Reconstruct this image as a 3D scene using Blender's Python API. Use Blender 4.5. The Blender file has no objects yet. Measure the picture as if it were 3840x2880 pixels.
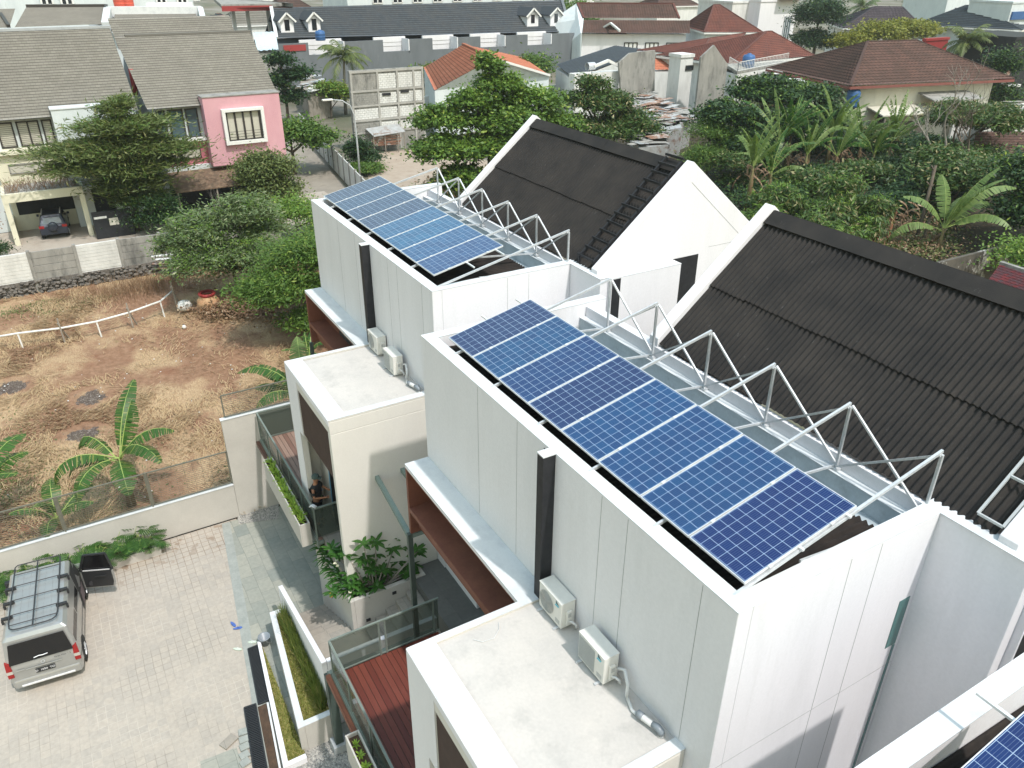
import bpy, math, random
import numpy as np
from mathutils import Vector, Matrix
rnd = random.Random(7)
C = bpy.context.scene.collection
R = math.radians
# ---------------------------------------------------------------- camera, sky, sun, exposure
FPX, YAW, PITCH, ROLL = 2956.0, 2.60840, 0.49620, 0.00611
O = np.array([12.918, -6.148, 17.670])
def _rot():
    cy, sy = math.cos(YAW), math.sin(YAW); cp, sp = math.cos(PITCH), math.sin(PITCH)
    f = np.array([cy*cp, sy*cp, -sp]); r = np.array([sy, -cy, 0.]); u = np.cross(r, f)
    cr, sr = math.cos(ROLL), math.sin(ROLL)
    return cr*r + sr*u, -sr*r + cr*u, f
_r, _u, _f = _rot()
cd = bpy.data.cameras.new('camera'); cam = bpy.data.objects.new('camera', cd); C.objects.link(cam)
cd.sensor_width = 36; cd.lens = 36*FPX/3840; cd.clip_start = 0.1; cd.clip_end = 3000
cam.matrix_world = Matrix(((_r[0], _u[0], -_f[0], O[0]), (_r[1], _u[1], -_f[1], O[1]), (_r[2], _u[2], -_f[2], O[2]), (0, 0, 0, 1)))
sc = bpy.context.scene; sc.camera = cam
SUN = Vector((0.60, 0.115, 1.0)).normalized()
w = bpy.data.worlds.new('World'); sc.world = w; w.use_nodes = True
nt = w.node_tree; bg = nt.nodes['Background']
sky = nt.nodes.new('ShaderNodeTexSky'); sky.sky_type = 'NISHITA'; sky.sun_disc = False
sky.sun_elevation = math.asin(SUN.z); sky.sun_rotation = math.atan2(SUN.x, SUN.y)
sky.air_density = 3.6; sky.dust_density = 2.5; sky.ozone_density = 5.5
nt.links.new(sky.outputs[0], bg.inputs[0]); bg.inputs[1].default_value = 0.15
sd = bpy.data.lights.new('sun', 'SUN'); so = bpy.data.objects.new('sun', sd); C.objects.link(so)
sd.energy = 2.2; sd.angle = R(1.4); sd.color = (1.0, 0.95, 0.91)
so.rotation_euler = SUN.to_track_quat('Z', 'Y').to_euler()
sc.view_settings.view_transform = 'Standard'; sc.view_settings.look = 'None'
sc.view_settings.exposure = 0.68; sc.view_settings.gamma = 1.0
# ---------------------------------------------------------------- pixel -> point on a real plane
TL = dict(A=(0, 0), B=(1280, 0), C=(2560, 0), D=(0, 960), E=(1280, 960), F=(2560, 960), G=(0, 1920), H=(1280, 1920), I=(2560, 1920))
def ray(t, x, y):
    ox, oy = TL[t]; u = ox+x*1280/2212; v = oy+y*1280/2212
    return _r*(u-1920)/FPX - _u*(v-1440)/FPX + _f
def pz(t, x, y, z):
    d = ray(t, x, y); k = (z-O[2])/d[2]; return O+d*k
def px(t, x, y, X):
    d = ray(t, x, y); return O+d*(X-O[0])/d[0]
def py(t, x, y, Y):
    d = ray(t, x, y); return O+d*(Y-O[1])/d[1]
# ---------------------------------------------------------------- mesh collector
class MB:
    def __init__(s): s.v = []; s.f = []
    def add(s, vs, fs):
        n = len(s.v); s.v += [tuple(map(float, p)) for p in vs]; s.f += [tuple(i+n for i in f) for f in fs]; return s
    def box(s, x0, x1, y0, y1, z0, z1):
        return s.add([(x0,y0,z0),(x1,y0,z0),(x1,y1,z0),(x0,y1,z0),(x0,y0,z1),(x1,y0,z1),(x1,y1,z1),(x0,y1,z1)],
                     [(0,3,2,1),(4,5,6,7),(0,1,5,4),(1,2,6,5),(2,3,7,6),(3,0,4,7)])
    def quad(s, *p): return s.add(p, [tuple(range(len(p)))])
    def slab(s, pts, d):   # closed prism: polygon pts extruded by vector d
        n = len(pts); q = [tuple(np.array(p)+np.array(d)) for p in pts]
        return s.add(list(pts)+q, [tuple(range(n))[::-1], tuple(range(n, 2*n))]+[(i, (i+1) % n, n+(i+1) % n, n+i) for i in range(n)])
    def beam(s, a, b, w, h=None, up=(0, 0, 1)):
        a, b = Vector(a), Vector(b); h = h or w; d = (b-a).normalized(); up = Vector(up)
        if abs(d.dot(up)) > .98: up = Vector((0, 1, 0))
        r = d.cross(up).normalized(); u = r.cross(d).normalized(); r *= w/2; u *= h/2
        return s.add([a-r-u, a+r-u, a+r+u, a-r+u, b-r-u, b+r-u, b+r+u, b-r+u],
                     [(0,1,2,3),(7,6,5,4),(0,4,5,1),(1,5,6,2),(2,6,7,3),(3,7,4,0)])
    def tube(s, pts, r, n=8, cap=True):
        pts = [Vector(p) for p in pts]; rs = r if hasattr(r, '__len__') else [r]*len(pts); vs = []; fs = []
        pr = None
        for i, p in enumerate(pts):
            d = (pts[min(i+1, len(pts)-1)]-pts[max(i-1, 0)]).normalized()
            if pr is None: pr = d.orthogonal().normalized()
            pr = (pr-d*pr.dot(d)); pr = pr.normalized() if pr.length > 1e-6 else d.orthogonal().normalized()
            q = d.cross(pr)
            for k in range(n):
                a = 2*math.pi*k/n; vs.append(p+(pr*math.cos(a)+q*math.sin(a))*rs[i])
        for i in range(len(pts)-1):
            for k in range(n): fs.append((i*n+k, i*n+(k+1) % n, (i+1)*n+(k+1) % n, (i+1)*n+k))
        if cap: fs.append(tuple(range(n))[::-1]); fs.append(tuple(range((len(pts)-1)*n, len(pts)*n)))
        return s.add(vs, fs)
    def lathe(s, c, prof, n=20, axis='z'):
        c = Vector(c); vs = []; fs = []
        for r, z in prof:
            for k in range(n):
                a = 2*math.pi*k/n; p = (r*math.cos(a), r*math.sin(a), z)
                if axis == 'y': p = (p[0], p[2], p[1])
                if axis == 'x': p = (p[2], p[0], p[1])
                vs.append(c+Vector(p))
        for i in range(len(prof)-1):
            for k in range(n): fs.append((i*n+k, i*n+(k+1) % n, (i+1)*n+(k+1) % n, (i+1)*n+k))
        return s.add(vs, fs)
    def grid(s, P):        # P[i][j] points
        n = len(s.v); a = len(P); b = len(P[0])
        s.v += [tuple(map(float, p)) for r_ in P for p in r_]
        s.f += [(n+i*b+j, n+i*b+j+1, n+(i+1)*b+j+1, n+(i+1)*b+j) for i in range(a-1) for j in range(b-1)]
        return s
    def build(s, name, mat, parent=None, smooth=False, bevel=0, kind=None, world=False, ang=None):
        me = bpy.data.meshes.new(name); v = s.v
        if world and parent is not None:
            l = parent.location; v = [(a-l.x, b-l.y, c-l.z) for a, b, c in v]
        me.from_pydata(v, [], s.f); me.update()
        me.materials.append(M[mat] if isinstance(mat, str) else mat)
        if smooth: me.polygons.foreach_set('use_smooth', [True]*len(me.polygons))
        o = bpy.data.objects.new(name, me); C.objects.link(o)
        if parent is not None: o.parent = parent
        if bevel:
            b = o.modifiers.new('bevel', 'BEVEL'); b.width = bevel; b.segments = 2; b.limit_method = 'ANGLE'; b.angle_limit = R(40)
            b.harden_normals = False
        if kind: o['kind'] = kind
        return o
def npmesh(name, V, F, mat, parent=None, smooth=False, kind=None):
    """V (n,3), F (m,4) numpy"""
    me = bpy.data.meshes.new(name); n = len(V); m, k = F.shape
    me.vertices.add(n); me.vertices.foreach_set('co', np.asarray(V, np.float32).ravel())
    me.loops.add(m*k); me.loops.foreach_set('vertex_index', F.astype(np.int32).ravel())
    me.polygons.add(m); me.polygons.foreach_set('loop_start', np.arange(0, m*k, k, dtype=np.int32)); me.polygons.foreach_set('loop_total', np.full(m, k, np.int32))
    if smooth: me.polygons.foreach_set('use_smooth', np.ones(m, bool))
    me.update(calc_edges=True); me.validate()
    me.materials.append(M[mat] if isinstance(mat, str) else mat)
    o = bpy.data.objects.new(name, me); C.objects.link(o)
    if parent is not None: o.parent = parent
    if kind: o['kind'] = kind
    return o
def tag(o, label=None, cat=None, group=None, kind=None):
    if label: o['label'] = label
    if cat: o['category'] = cat
    if group: o['group'] = group
    if kind: o['kind'] = kind
    return o
def thing(name, label, cat, loc=(0, 0, 0), rz=0, group=None):
    o = bpy.data.objects.new(name, None); C.objects.link(o); o.location = [float(q) for q in loc]; o.rotation_euler = (0, 0, rz)
    o.empty_display_size = .2
    return tag(o, label, cat, group)
def copy_tree(o, parent=None):
    c = o.copy(); C.objects.link(c); c.parent = parent
    for ch in list(o.children): copy_tree(ch, c)
    return c
def dup(o, loc, rz=None, label=None, scale=None):
    c = copy_tree(o); c.location = [float(q) for q in loc]
    if rz is not None: c.rotation_euler = (0, 0, rz)
    if label: c['label'] = label
    if scale: c.scale = (scale, scale, scale) if not hasattr(scale, '__len__') else scale
    return c
# ---------------------------------------------------------------- materials
M = {}
def N(nt, t, **k):
    n = nt.nodes.new('ShaderNode'+t)
    for a, b in k.items(): setattr(n, a, b)
    return n
def mix(nt, fac, a, b, mode='MIX'):
    n = N(nt, 'MixRGB', blend_type=mode)
    for i, q in enumerate((fac, a, b)):
        if hasattr(q, 'is_linked') or hasattr(q, 'links'): nt.links.new(q, n.inputs[i])
        else: n.inputs[i].default_value = q if i == 0 or len(q) == 4 else (*q, 1)
    return n.outputs[0]
def mth(nt, op, a, b=None, c=None, clamp=False):
    n = N(nt, 'Math', operation=op, use_clamp=clamp)
    for i, q in enumerate((a, b, c)):
        if q is None: continue
        if hasattr(q, 'links'): nt.links.new(q, n.inputs[i])
        else: n.inputs[i].default_value = q
    return n.outputs[0]
def ramp(nt, fac, p0, p1, c0=(0, 0, 0, 1), c1=(1, 1, 1, 1)):
    n = N(nt, 'ValToRGB'); nt.links.new(fac, n.inputs[0]); e = n.color_ramp.elements
    e[0].position = p0; e[1].position = p1; e[0].color = c0; e[1].color = c1
    return n.outputs[0]
def coords(nt, scale=(1, 1, 1), rot=(0, 0, 0), src='Position'):
    if src == 'Position': o = N(nt, 'NewGeometry').outputs['Position']
    else: o = N(nt, 'TexCoord').outputs[src]
    m = N(nt, 'Mapping'); m.inputs['Scale'].default_value = scale; m.inputs['Rotation'].default_value = rot
    nt.links.new(o, m.inputs[0]); return m.outputs[0]
def noise(nt, vec, scale, detail=4, rough=.55, out='Fac'):
    n = N(nt, 'TexNoise'); nt.links.new(vec, n.inputs['Vector']); n.inputs['Scale'].default_value = scale
    n.inputs['Detail'].default_value = detail; n.inputs['Roughness'].default_value = rough; return n.outputs[out]
def newmat(name, rough=.7, metal=0, spec=.5):
    m = bpy.data.materials.new(name); m.use_nodes = True; M[name] = m; b = m.node_tree.nodes['Principled BSDF']
    b.inputs['Roughness'].default_value = rough; b.inputs['Metallic'].default_value = metal; b.inputs['Specular IOR Level'].default_value = spec
    return m, m.node_tree, b
def bump(nt, b, h, strength=.3, dist=.02):
    n = N(nt, 'Bump'); n.inputs['Strength'].default_value = strength; n.inputs['Distance'].default_value = dist
    nt.links.new(h, n.inputs['Height']); nt.links.new(n.outputs[0], b.inputs['Normal'])
def surf(name, c1, c2=None, scale=3, rough=.8, stretch=(1, 1, 1), lo=.35, hi=.7, bmp=.15, bscale=40, bdist=.01, c3=None, s3=.6, l3=.5, h3=.62, metal=0, spec=.3, fine=.12):
    """painted / mineral surface: c1 base, c2 broad blotches, c3 stains"""
    m, nt, b = newmat(name, rough, metal, spec)
    p = coords(nt, stretch); c2 = c2 or tuple(q*.88 for q in c1)
    f = ramp(nt, noise(nt, p, scale, 6, .6), lo, hi); col = mix(nt, f, c1, c2)
    if c3:
        g = ramp(nt, noise(nt, p, s3, 8, .7), l3, h3); col = mix(nt, g, col, c3)
    if fine:
        fn = noise(nt, coords(nt), bscale*.5, 3); fr = ramp(nt, fn, .3, .7, (1-fine, 1-fine, 1-fine, 1), (1, 1, 1, 1)); col = mix(nt, 1.0, col, fr, 'MULTIPLY')
    nt.links.new(col, b.inputs['Base Color'])
    if bmp: bump(nt, b, noise(nt, coords(nt), bscale, 5), bmp, bdist)
    return m
def plain(name, c, rough=.5, metal=0, spec=.5, var=.1):
    m, nt, b = newmat(name, rough, metal, spec)
    f = noise(nt, coords(nt), 6, 5); col = mix(nt, ramp(nt, f, .3, .7), c, tuple(q*(1-var) for q in c)); nt.links.new(col, b.inputs['Base Color']); return m
def leafmat(name, c1, c2, c3=None, trans=.3, rough=.5, p3=.93):
    m, nt, b = newmat(name, rough, 0, .35)
    r = N(nt, 'NewGeometry').outputs['Random Per Island']
    col = mix(nt, r, c1, c2)
    big = ramp(nt, noise(nt, coords(nt), .9, 3), .35, .65); col = mix(nt, mth(nt, 'MULTIPLY', big, .35), col, tuple(q*.6 for q in c1))
    if c3: col = mix(nt, mth(nt, 'GREATER_THAN', r, p3), col, c3)
    nt.links.new(col, b.inputs['Base Color'])
    t = N(nt, 'BsdfTranslucent'); nt.links.new(mix(nt, 1.0, col, (1.0, 1.0, .55, 1), 'MULTIPLY'), t.inputs[0])
    ms = N(nt, 'MixShader'); ms.inputs[0].default_value = trans
    nt.links.new(b.outputs[0], ms.inputs[1]); nt.links.new(t.outputs[0], ms.inputs[2])
    nt.links.new(ms.outputs[0], nt.nodes['Material Output'].inputs[0]); return m
def tilemat(name, c1, c2, course=.3, width=.3, vary=.35, rough=.85, c3=None, dirt=.5):
    """roof tile colour: per tile variation from the surface's UV (u along eave, v up the slope, in metres)"""
    m, nt, b = newmat(name, rough, 0, .25); m['course'] = course
    uv = N(nt, 'UVMap'); sx = N(nt, 'SeparateXYZ'); nt.links.new(uv.outputs[0], sx.inputs[0])
    v = mth(nt, 'FLOOR', mth(nt, 'DIVIDE', sx.outputs[1], course)); off = mth(nt, 'MULTIPLY', mth(nt, 'MODULO', v, 2), .5)
    uf = mth(nt, 'ADD', mth(nt, 'DIVIDE', sx.outputs[0], width), off); u = mth(nt, 'FLOOR', uf)
    cb = N(nt, 'CombineXYZ'); nt.links.new(u, cb.inputs[0]); nt.links.new(v, cb.inputs[1])
    wn = N(nt, 'TexWhiteNoise'); wn.noise_dimensions = '2D'; nt.links.new(cb.outputs[0], wn.inputs[0])
    col = mix(nt, mth(nt, 'MULTIPLY', wn.outputs[0], vary*2, clamp=True), c1, c2)
    g = ramp(nt, noise(nt, coords(nt), .5, 8, .7), .42, .62); col = mix(nt, mth(nt, 'MULTIPLY', g, dirt), col, c3 or tuple(q*.5 for q in c1))
    fr = mth(nt, 'FRACT', uf); ed = mth(nt, 'LESS_THAN', fr, .05); col = mix(nt, mth(nt, 'MULTIPLY', ed, .6), col, tuple(q*.35 for q in c1))
    fv = mth(nt, 'FRACT', mth(nt, 'DIVIDE', sx.outputs[1], course)); gv_ = mth(nt, 'GREATER_THAN', fv, .82); col = mix(nt, mth(nt, 'MULTIPLY', gv_, .85), col, tuple(q*.3 for q in c1))  # dark joint band along each course, with the overlap's shadow painted in
    nt.links.new(col, b.inputs['Base Color']); bump(nt, b, noise(nt, coords(nt), 30, 4), .3, .01); return m

surf('white_wall', (.76, .75, .775), (.715, .706, .73), 1.2, .75, (1, 1, .18), c3=(.66, .655, .675), s3=.9, l3=.5, h3=.8, bmp=.08, fine=.05)
surf('white_top', (.62, .64, .65), (.50, .52, .54), 2.2, .7, lo=.45, hi=.75, bmp=.1, fine=.05)
surf('box_wall', (.66, .635, .585), (.61, .585, .54), .9, .8, (1, 1, .4), bmp=.08, fine=.04)
surf('slab_roof', (.55, .52, .485), (.485, .465, .44), 1.3, .8, c3=(.40, .385, .365), s3=1.6, l3=.52, h3=.78, bmp=.15, fine=.07)
surf('grey_concrete', (.43, .45, .46), (.34, .36, .375), 2, .85, c3=(.25, .26, .27), s3=1.1, l3=.55, h3=.75)
surf('gutter_concrete', (.44, .50, .53), (.38, .44, .47), 2.5, .8, c3=(.30, .34, .36), s3=3, l3=.5, h3=.8)
surf('wall_render', (.52, .495, .455), (.455, .43, .395), .9, .85, bmp=.1, fine=.06)
surf('black_paint', (.018, .019, .022), (.028, .029, .033), 5, .6, bmp=.05)
surf('brown_panel', (.21, .085, .055), (.165, .065, .045), 3, .55, bmp=.05)
surf('galv', (.66, .68, .70), (.55, .57, .59), 9, .4, metal=.35, bmp=.04)
surf('alu', (.80, .81, .82), (.74, .75, .76), 9, .35, metal=.35, bmp=0)
surf('green_steel', (.075, .10, .088), (.058, .078, .07), 4, .5, bmp=.03)
surf('rail_paint', (.19, .225, .20), (.155, .185, .165), 4, .5, bmp=.03)
surf('fence_paint', (.17, .165, .13), (.13, .125, .10), 4, .55, bmp=.03)
surf('soil', (.10, .062, .04), (.06, .04, .028), 5, .95, bmp=.5, bscale=18, bdist=.04)
surf('weathered', (.34, .33, .305), (.24, .235, .22), 1.2, .9, (1, 1, .35), c3=(.10, .10, .095), s3=1.3, l3=.5, h3=.72, bmp=.35, bdist=.03)
surf('white_old', (.72, .72, .70), (.58, .58, .56), 1.5, .85, (1, 1, .3), c3=(.36, .36, .35), s3=.9, l3=.56, h3=.8, bmp=.2)
surf('cream_wall', (.74, .71, .56), (.66, .63, .50), 1, .85, (1, 1, .35), c3=(.45, .43, .36), s3=.8, l3=.6, h3=.85)
surf('pale_wall', (.66, .71, .72), (.57, .62, .64), 1, .85, (1, 1, .35), c3=(.40, .43, .44), s3=.8, l3=.58, h3=.82)
surf('pink_wall', (.64, .36, .40), (.58, .31, .355), 1, .85, (1, 1, .4), c3=(.62, .38, .42), s3=.7, l3=.58, h3=.8)
surf('pink_dark', (.50, .17, .21), (.44, .14, .18), 1, .85)
surf('slate_wall', (.155, .17, .185), (.125, .138, .15), .7, .85, (1, 1, .3), c3=(.24, .25, .26), s3=.4, l3=.6, h3=.85)
surf('rust', (.20, .085, .05), (.28, .20, .15), 3, .85, c3=(.42, .40, .38), s3=1.2, l3=.5, h3=.6)
surf('tin', (.46, .48, .49), (.34, .34, .33), 2, .55, metal=.2, c3=(.22, .13, .09), s3=1.5, l3=.52, h3=.68)
surf('blue_tin', (.48, .57, .62), (.42, .50, .55), 2, .5, metal=.2)
surf('old_wood', (.33, .30, .26), (.20, .17, .14), 6, .9, (1, 1, .3))
surf('bark', (.16, .13, .10), (.09, .07, .055), 6, .95, (1, 1, .3), bmp=.5, bscale=20, bdist=.03)
surf('pale_bark', (.34, .31, .27), (.20, .18, .155), 6, .95, (1, 1, .3), bmp=.4, bscale=20, bdist=.02)
surf('terracotta', (.42, .20, .11), (.52, .38, .22), 1.5, .8)
surf('tank_blue', (.045, .13, .32), (.035, .10, .25), 2, .45, bmp=0)
surf('tank_red', (.55, .09, .05), (.45, .07, .04), 2, .45, bmp=0)
plain('black_plastic', (.02, .021, .023), .5); plain('rubber', (.02, .02, .02), .8); plain('white_plastic', (.70, .69, .65), .45)
plain('hose_white', (.62, .63, .63), .5); plain('pipe_grey', (.22, .25, .28), .4); plain('grille', (.42, .43, .42), .5); plain('dark_metal', (.03, .03, .035), .5)
plain('skin', (.36, .17, .095), .55); plain('black_cloth', (.018, .018, .02), .9); plain('cap_cloth', (.07, .10, .09), .9); plain('blue_pole', (.10, .30, .48), .5)
plain('shirt_red', (.35, .04, .05), .8); plain('shirt_blue', (.08, .16, .45), .8); plain('lime', (.25, .55, .12), .6); plain('white_cloth', (.75, .76, .78), .8)
plain('logo_dark', (.03, .10, .13), .5); plain('logo_cyan', (.10, .50, .62), .5); plain('red_paint', (.30, .03, .03), .6); plain('blue_rubber', (.07, .14, .42), .6)
plain('green_sole', (.52, .60, .50), .7); plain('yellow_green', (.42, .50, .08), .6); plain('orange', (.75, .30, .04), .6); plain('petal', (.80, .76, .55), .6)
plain('curtain', (.52, .50, .43), .9); plain('dark_frame', (.035, .03, .028), .5); plain('white_frame', (.74, .74, .72), .6); plain('lamp_grey', (.45, .47, .48), .5)
def glass(name, c, rough=.08, spec=.8):
    m, nt, b = newmat(name, rough, 0, spec); b.inputs['Base Color'].default_value = (*c, 1); return m
glass('dark_glass', (.012, .014, .016)); glass('blue_glass', (.05, .09, .11)); glass('teal_glass', (.05, .15, .14), .12); glass('van_glass', (.006, .006, .007), .15, .5)
def seeglass(name, c, alpha=.45):
    m, nt, b = newmat(name, .05, 0, .6); b.inputs['Base Color'].default_value = (*c, 1)
    t = N(nt, 'BsdfTransparent'); t.inputs[0].default_value = (.78, .83, .80, 1); ms = N(nt, 'MixShader'); ms.inputs[0].default_value = alpha
    nt.links.new(t.outputs[0], ms.inputs[1]); nt.links.new(b.outputs[0], ms.inputs[2]); nt.links.new(ms.outputs[0], nt.nodes['Material Output'].inputs[0])
seeglass('rail_glass', (.10, .12, .105), .38)
def carpaint(name, c, metal=.5):
    m, nt, b = newmat(name, .32, metal, .5); b.inputs['Base Color'].default_value = (*c, 1); b.inputs['Coat Weight'].default_value = .6; b.inputs['Coat Roughness'].default_value = .12
    col = mix(nt, ramp(nt, noise(nt, coords(nt), 3, 4), .35, .7), c, tuple(q*.9 for q in c)); nt.links.new(col, b.inputs['Base Color'])
carpaint('silver_paint', (.37, .375, .365), .45); carpaint('navy_paint', (.018, .028, .05), .3); carpaint('red_car', (.35, .02, .02), .2); carpaint('white_car', (.7, .7, .7), .1)
m, nt, b = newmat('tail_red', .2); b.inputs['Base Color'].default_value = (.26, .01, .01, 1)
m, nt, b = newmat('tail_clear', .2); b.inputs['Base Color'].default_value = (.45, .42, .38, 1)
nt_ = M['white_wall'].node_tree; b_ = nt_.nodes['Principled BSDF']; src_ = b_.inputs['Base Color'].links[0].from_socket   # faint rain streaks
stk = ramp(nt_, noise(nt_, coords(nt_, (5, 5, .16)), 2.2, 6, .7), .56, .74); low = ramp(nt_, noise(nt_, coords(nt_, (.6, .6, .6)), 1.1, 4), .4, .62)
nt_.links.new(mix(nt_, mth(nt_, 'MULTIPLY', mth(nt_, 'MULTIPLY', stk, low), .17), src_, (.50, .49, .47)), b_.inputs['Base Color'])
# black corrugated bitumen roofing
m, nt, b = newmat('bitumen', .85, 0, .3); p = coords(nt)
col = mix(nt, ramp(nt, noise(nt, p, 1.2, 8, .65), .35, .7), (.0165, .0158, .0158), (.034, .030, .027))
sp = ramp(nt, noise(nt, coords(nt, (1, .45, .45)), 11, 7, .75), .635, .70); col = mix(nt, mth(nt, 'MULTIPLY', sp, .5), col, (.13, .125, .12))
nt.links.new(col, b.inputs['Base Color']); bump(nt, b, noise(nt, p, 60, 4), .3, .01)
m, nt, b = newmat('bitumen_brown', .9, 0, .2); p = coords(nt)
col = mix(nt, ramp(nt, noise(nt, p, 1.6, 8, .65), .35, .7), (.013, .012, .012), (.034, .027, .023))
nt.links.new(col, b.inputs['Base Color']); bump(nt, b, noise(nt, p, 60, 4), .3, .01)
# timber decks (boards along local Y)
def deckmat(name, c1, c2, off, pitch=.14):
    m, nt, b = newmat(name, .45, 0, .4); p = coords(nt); sx = N(nt, 'SeparateXYZ'); nt.links.new(p, sx.inputs[0])
    xx = mth(nt, 'DIVIDE', mth(nt, 'ADD', sx.outputs[1], off), pitch); bi = mth(nt, 'FLOOR', xx); wn = N(nt, 'TexWhiteNoise'); wn.noise_dimensions = '1D'; nt.links.new(bi, wn.inputs['W'])
    col = mix(nt, wn.outputs[0], c1, c2); g = noise(nt, coords(nt, (.8, 14, 1)), 3, 6); col = mix(nt, mth(nt, 'MULTIPLY', ramp(nt, g, .3, .75), .5), col, tuple(q*.5 for q in c1))
    nt.links.new(col, b.inputs['Base Color']); return m
deckmat('deck_red', (.13, .030, .020), (.19, .050, .032), 2.97); deckmat('deck_grey', (.22, .13, .10), (.36, .25, .20), 1.75)
# solar cells in panel-local coordinates (x short side, y long side)
m, nt, b = newmat('solar_cells', .12, 0, .55)
tc = N(nt, 'TexCoord'); sx = N(nt, 'SeparateXYZ'); nt.links.new(tc.outputs['Object'], sx.inputs[0])
cx = mth(nt, 'DIVIDE', sx.outputs[0], .158); cy_ = mth(nt, 'DIVIDE', mth(nt, 'SUBTRACT', sx.outputs[1], .03), .158)
fx = mth(nt, 'FRACT', mth(nt, 'ADD', cx, 30)); fy = mth(nt, 'FRACT', cy_)
def edge(f, wd): return mth(nt, 'GREATER_THAN', mth(nt, 'ABSOLUTE', mth(nt, 'SUBTRACT', f, .5)), .5-wd)
gx = edge(fx, .022); gy = edge(fy, .022); line = mth(nt, 'MAXIMUM', gx, gy)
cb = N(nt, 'CombineXYZ'); nt.links.new(mth(nt, 'FLOOR', mth(nt, 'ADD', cx, 30)), cb.inputs[0]); nt.links.new(mth(nt, 'FLOOR', cy_), cb.inputs[1])
oi = N(nt, 'ObjectInfo'); nt.links.new(mth(nt, 'MULTIPLY', oi.outputs['Random'], 57), cb.inputs[2])
wn = N(nt, 'TexWhiteNoise'); nt.links.new(cb.outputs[0], wn.inputs[0])
col = mix(nt, mth(nt, 'MULTIPLY', wn.outputs[0], .35), oi.outputs['Color'], (.010, .014, .075))
fine = mth(nt, 'FRACT', mth(nt, 'MULTIPLY', fx, 5)); bus = edge(fine, .045)
col = mix(nt, mth(nt, 'MULTIPLY', bus, .4), col, (.20, .27, .40)); col = mix(nt, line, col, (.27, .36, .50)); nt.links.new(col, b.inputs['Base Color'])
# natural-stone paving: square setts
def paving(name, c1, c2, joint, w_, h_, off=.5, mortar=.018, wet=False, c3=None):
    m, nt, b = newmat(name, .85, 0, .25); p = coords(nt)
    wob = noise(nt, p, .7, 3, out='Color'); vadd = N(nt, 'VectorMath', operation='MULTIPLY_ADD'); nt.links.new(wob, vadd.inputs[0]); vadd.inputs[1].default_value = (.10, .10, 0); nt.links.new(p, vadd.inputs[2])
    br = N(nt, 'TexBrick'); nt.links.new(vadd.outputs[0], br.inputs['Vector']); br.offset = off; br.squash = 1; br.inputs['Scale'].default_value = 1
    br.inputs['Brick Width'].default_value = w_; br.inputs['Row Height'].default_value = h_; br.inputs['Mortar Size'].default_value = mortar*.5; br.inputs['Mortar Smooth'].default_value = .6
    br.inputs['Color1'].default_value = (*c1, 1); br.inputs['Color2'].default_value = (*c2, 1); br.inputs['Bias'].default_value = -.1; br.inputs['Mortar'].default_value = (*joint, 1)
    col = br.outputs['Color']
    if wet: col = mix(nt, mth(nt, 'MULTIPLY', br.outputs['Fac'], ramp(nt, noise(nt, p, .45, 4), .42, .6)), col, (.27, .245, .21))
    if wet:
        sx = N(nt, 'SeparateXYZ'); nt.links.new(p, sx.inputs[0])
        d = mth(nt, 'ADD', mth(nt, 'SUBTRACT', sx.outputs[0], mth(nt, 'MULTIPLY', ramp(nt, noise(nt, p, 1.2, 4), .3, .7), 1.2)), 10.6)
        msk = mth(nt, 'SUBTRACT', 1, d, clamp=True); j = mth(nt, 'MULTIPLY', br.outputs['Fac'], msk)
        col = mix(nt, j, col, (.16, .11, .075)); st = mth(nt, 'MULTIPLY', ramp(nt, noise(nt, p, 2.2, 6), .56, .6), mth(nt, 'SUBTRACT', .35, d, clamp=True)); col = mix(nt, st, col, (.22, .15, .10))
    g = ramp(nt, noise(nt, p, .55, 7, .65), .35, .7); col = mix(nt, mth(nt, 'MULTIPLY', g, .5), col, c3 or (.55, .53, .49))
    col = mix(nt, 1.0, col, ramp(nt, noise(nt, p, 9, 6), .3, .75, (.86, .86, .86, 1), (1.04, 1.03, 1.02, 1)), 'MULTIPLY')
    dk = ramp(nt, noise(nt, p, 5, 9, .8), .70, .76); col = mix(nt, mth(nt, 'MULTIPLY', dk, .35), col, (.22, .21, .19))
    nt.links.new(col, b.inputs['Base Color']); h = mth(nt, 'SUBTRACT', noise(nt, p, 12, 5), mth(nt, 'MULTIPLY', br.outputs['Fac'], 1.2)); bump(nt, b, h, .35, .012)
paving('sett_paving', (.42, .375, .32), (.365, .335, .295), (.50, .455, .395), .235, .225, 0.0, .022, True, (.46, .415, .36))
paving('stone_walk', (.225, .25, .23), (.35, .35, .30), (.15, .165, .15), .62, .42, .5, .016, False, (.36, .35, .30))
paving('stair_stone', (.31, .28, .24), (.26, .245, .22), (.17, .16, .145), .55, .4, .4, .014, False, (.38, .35, .30))
paving('block_white', (.62, .62, .60), (.70, .70, .68), (.45, .45, .44), .42, .2, .5, .02)
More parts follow.
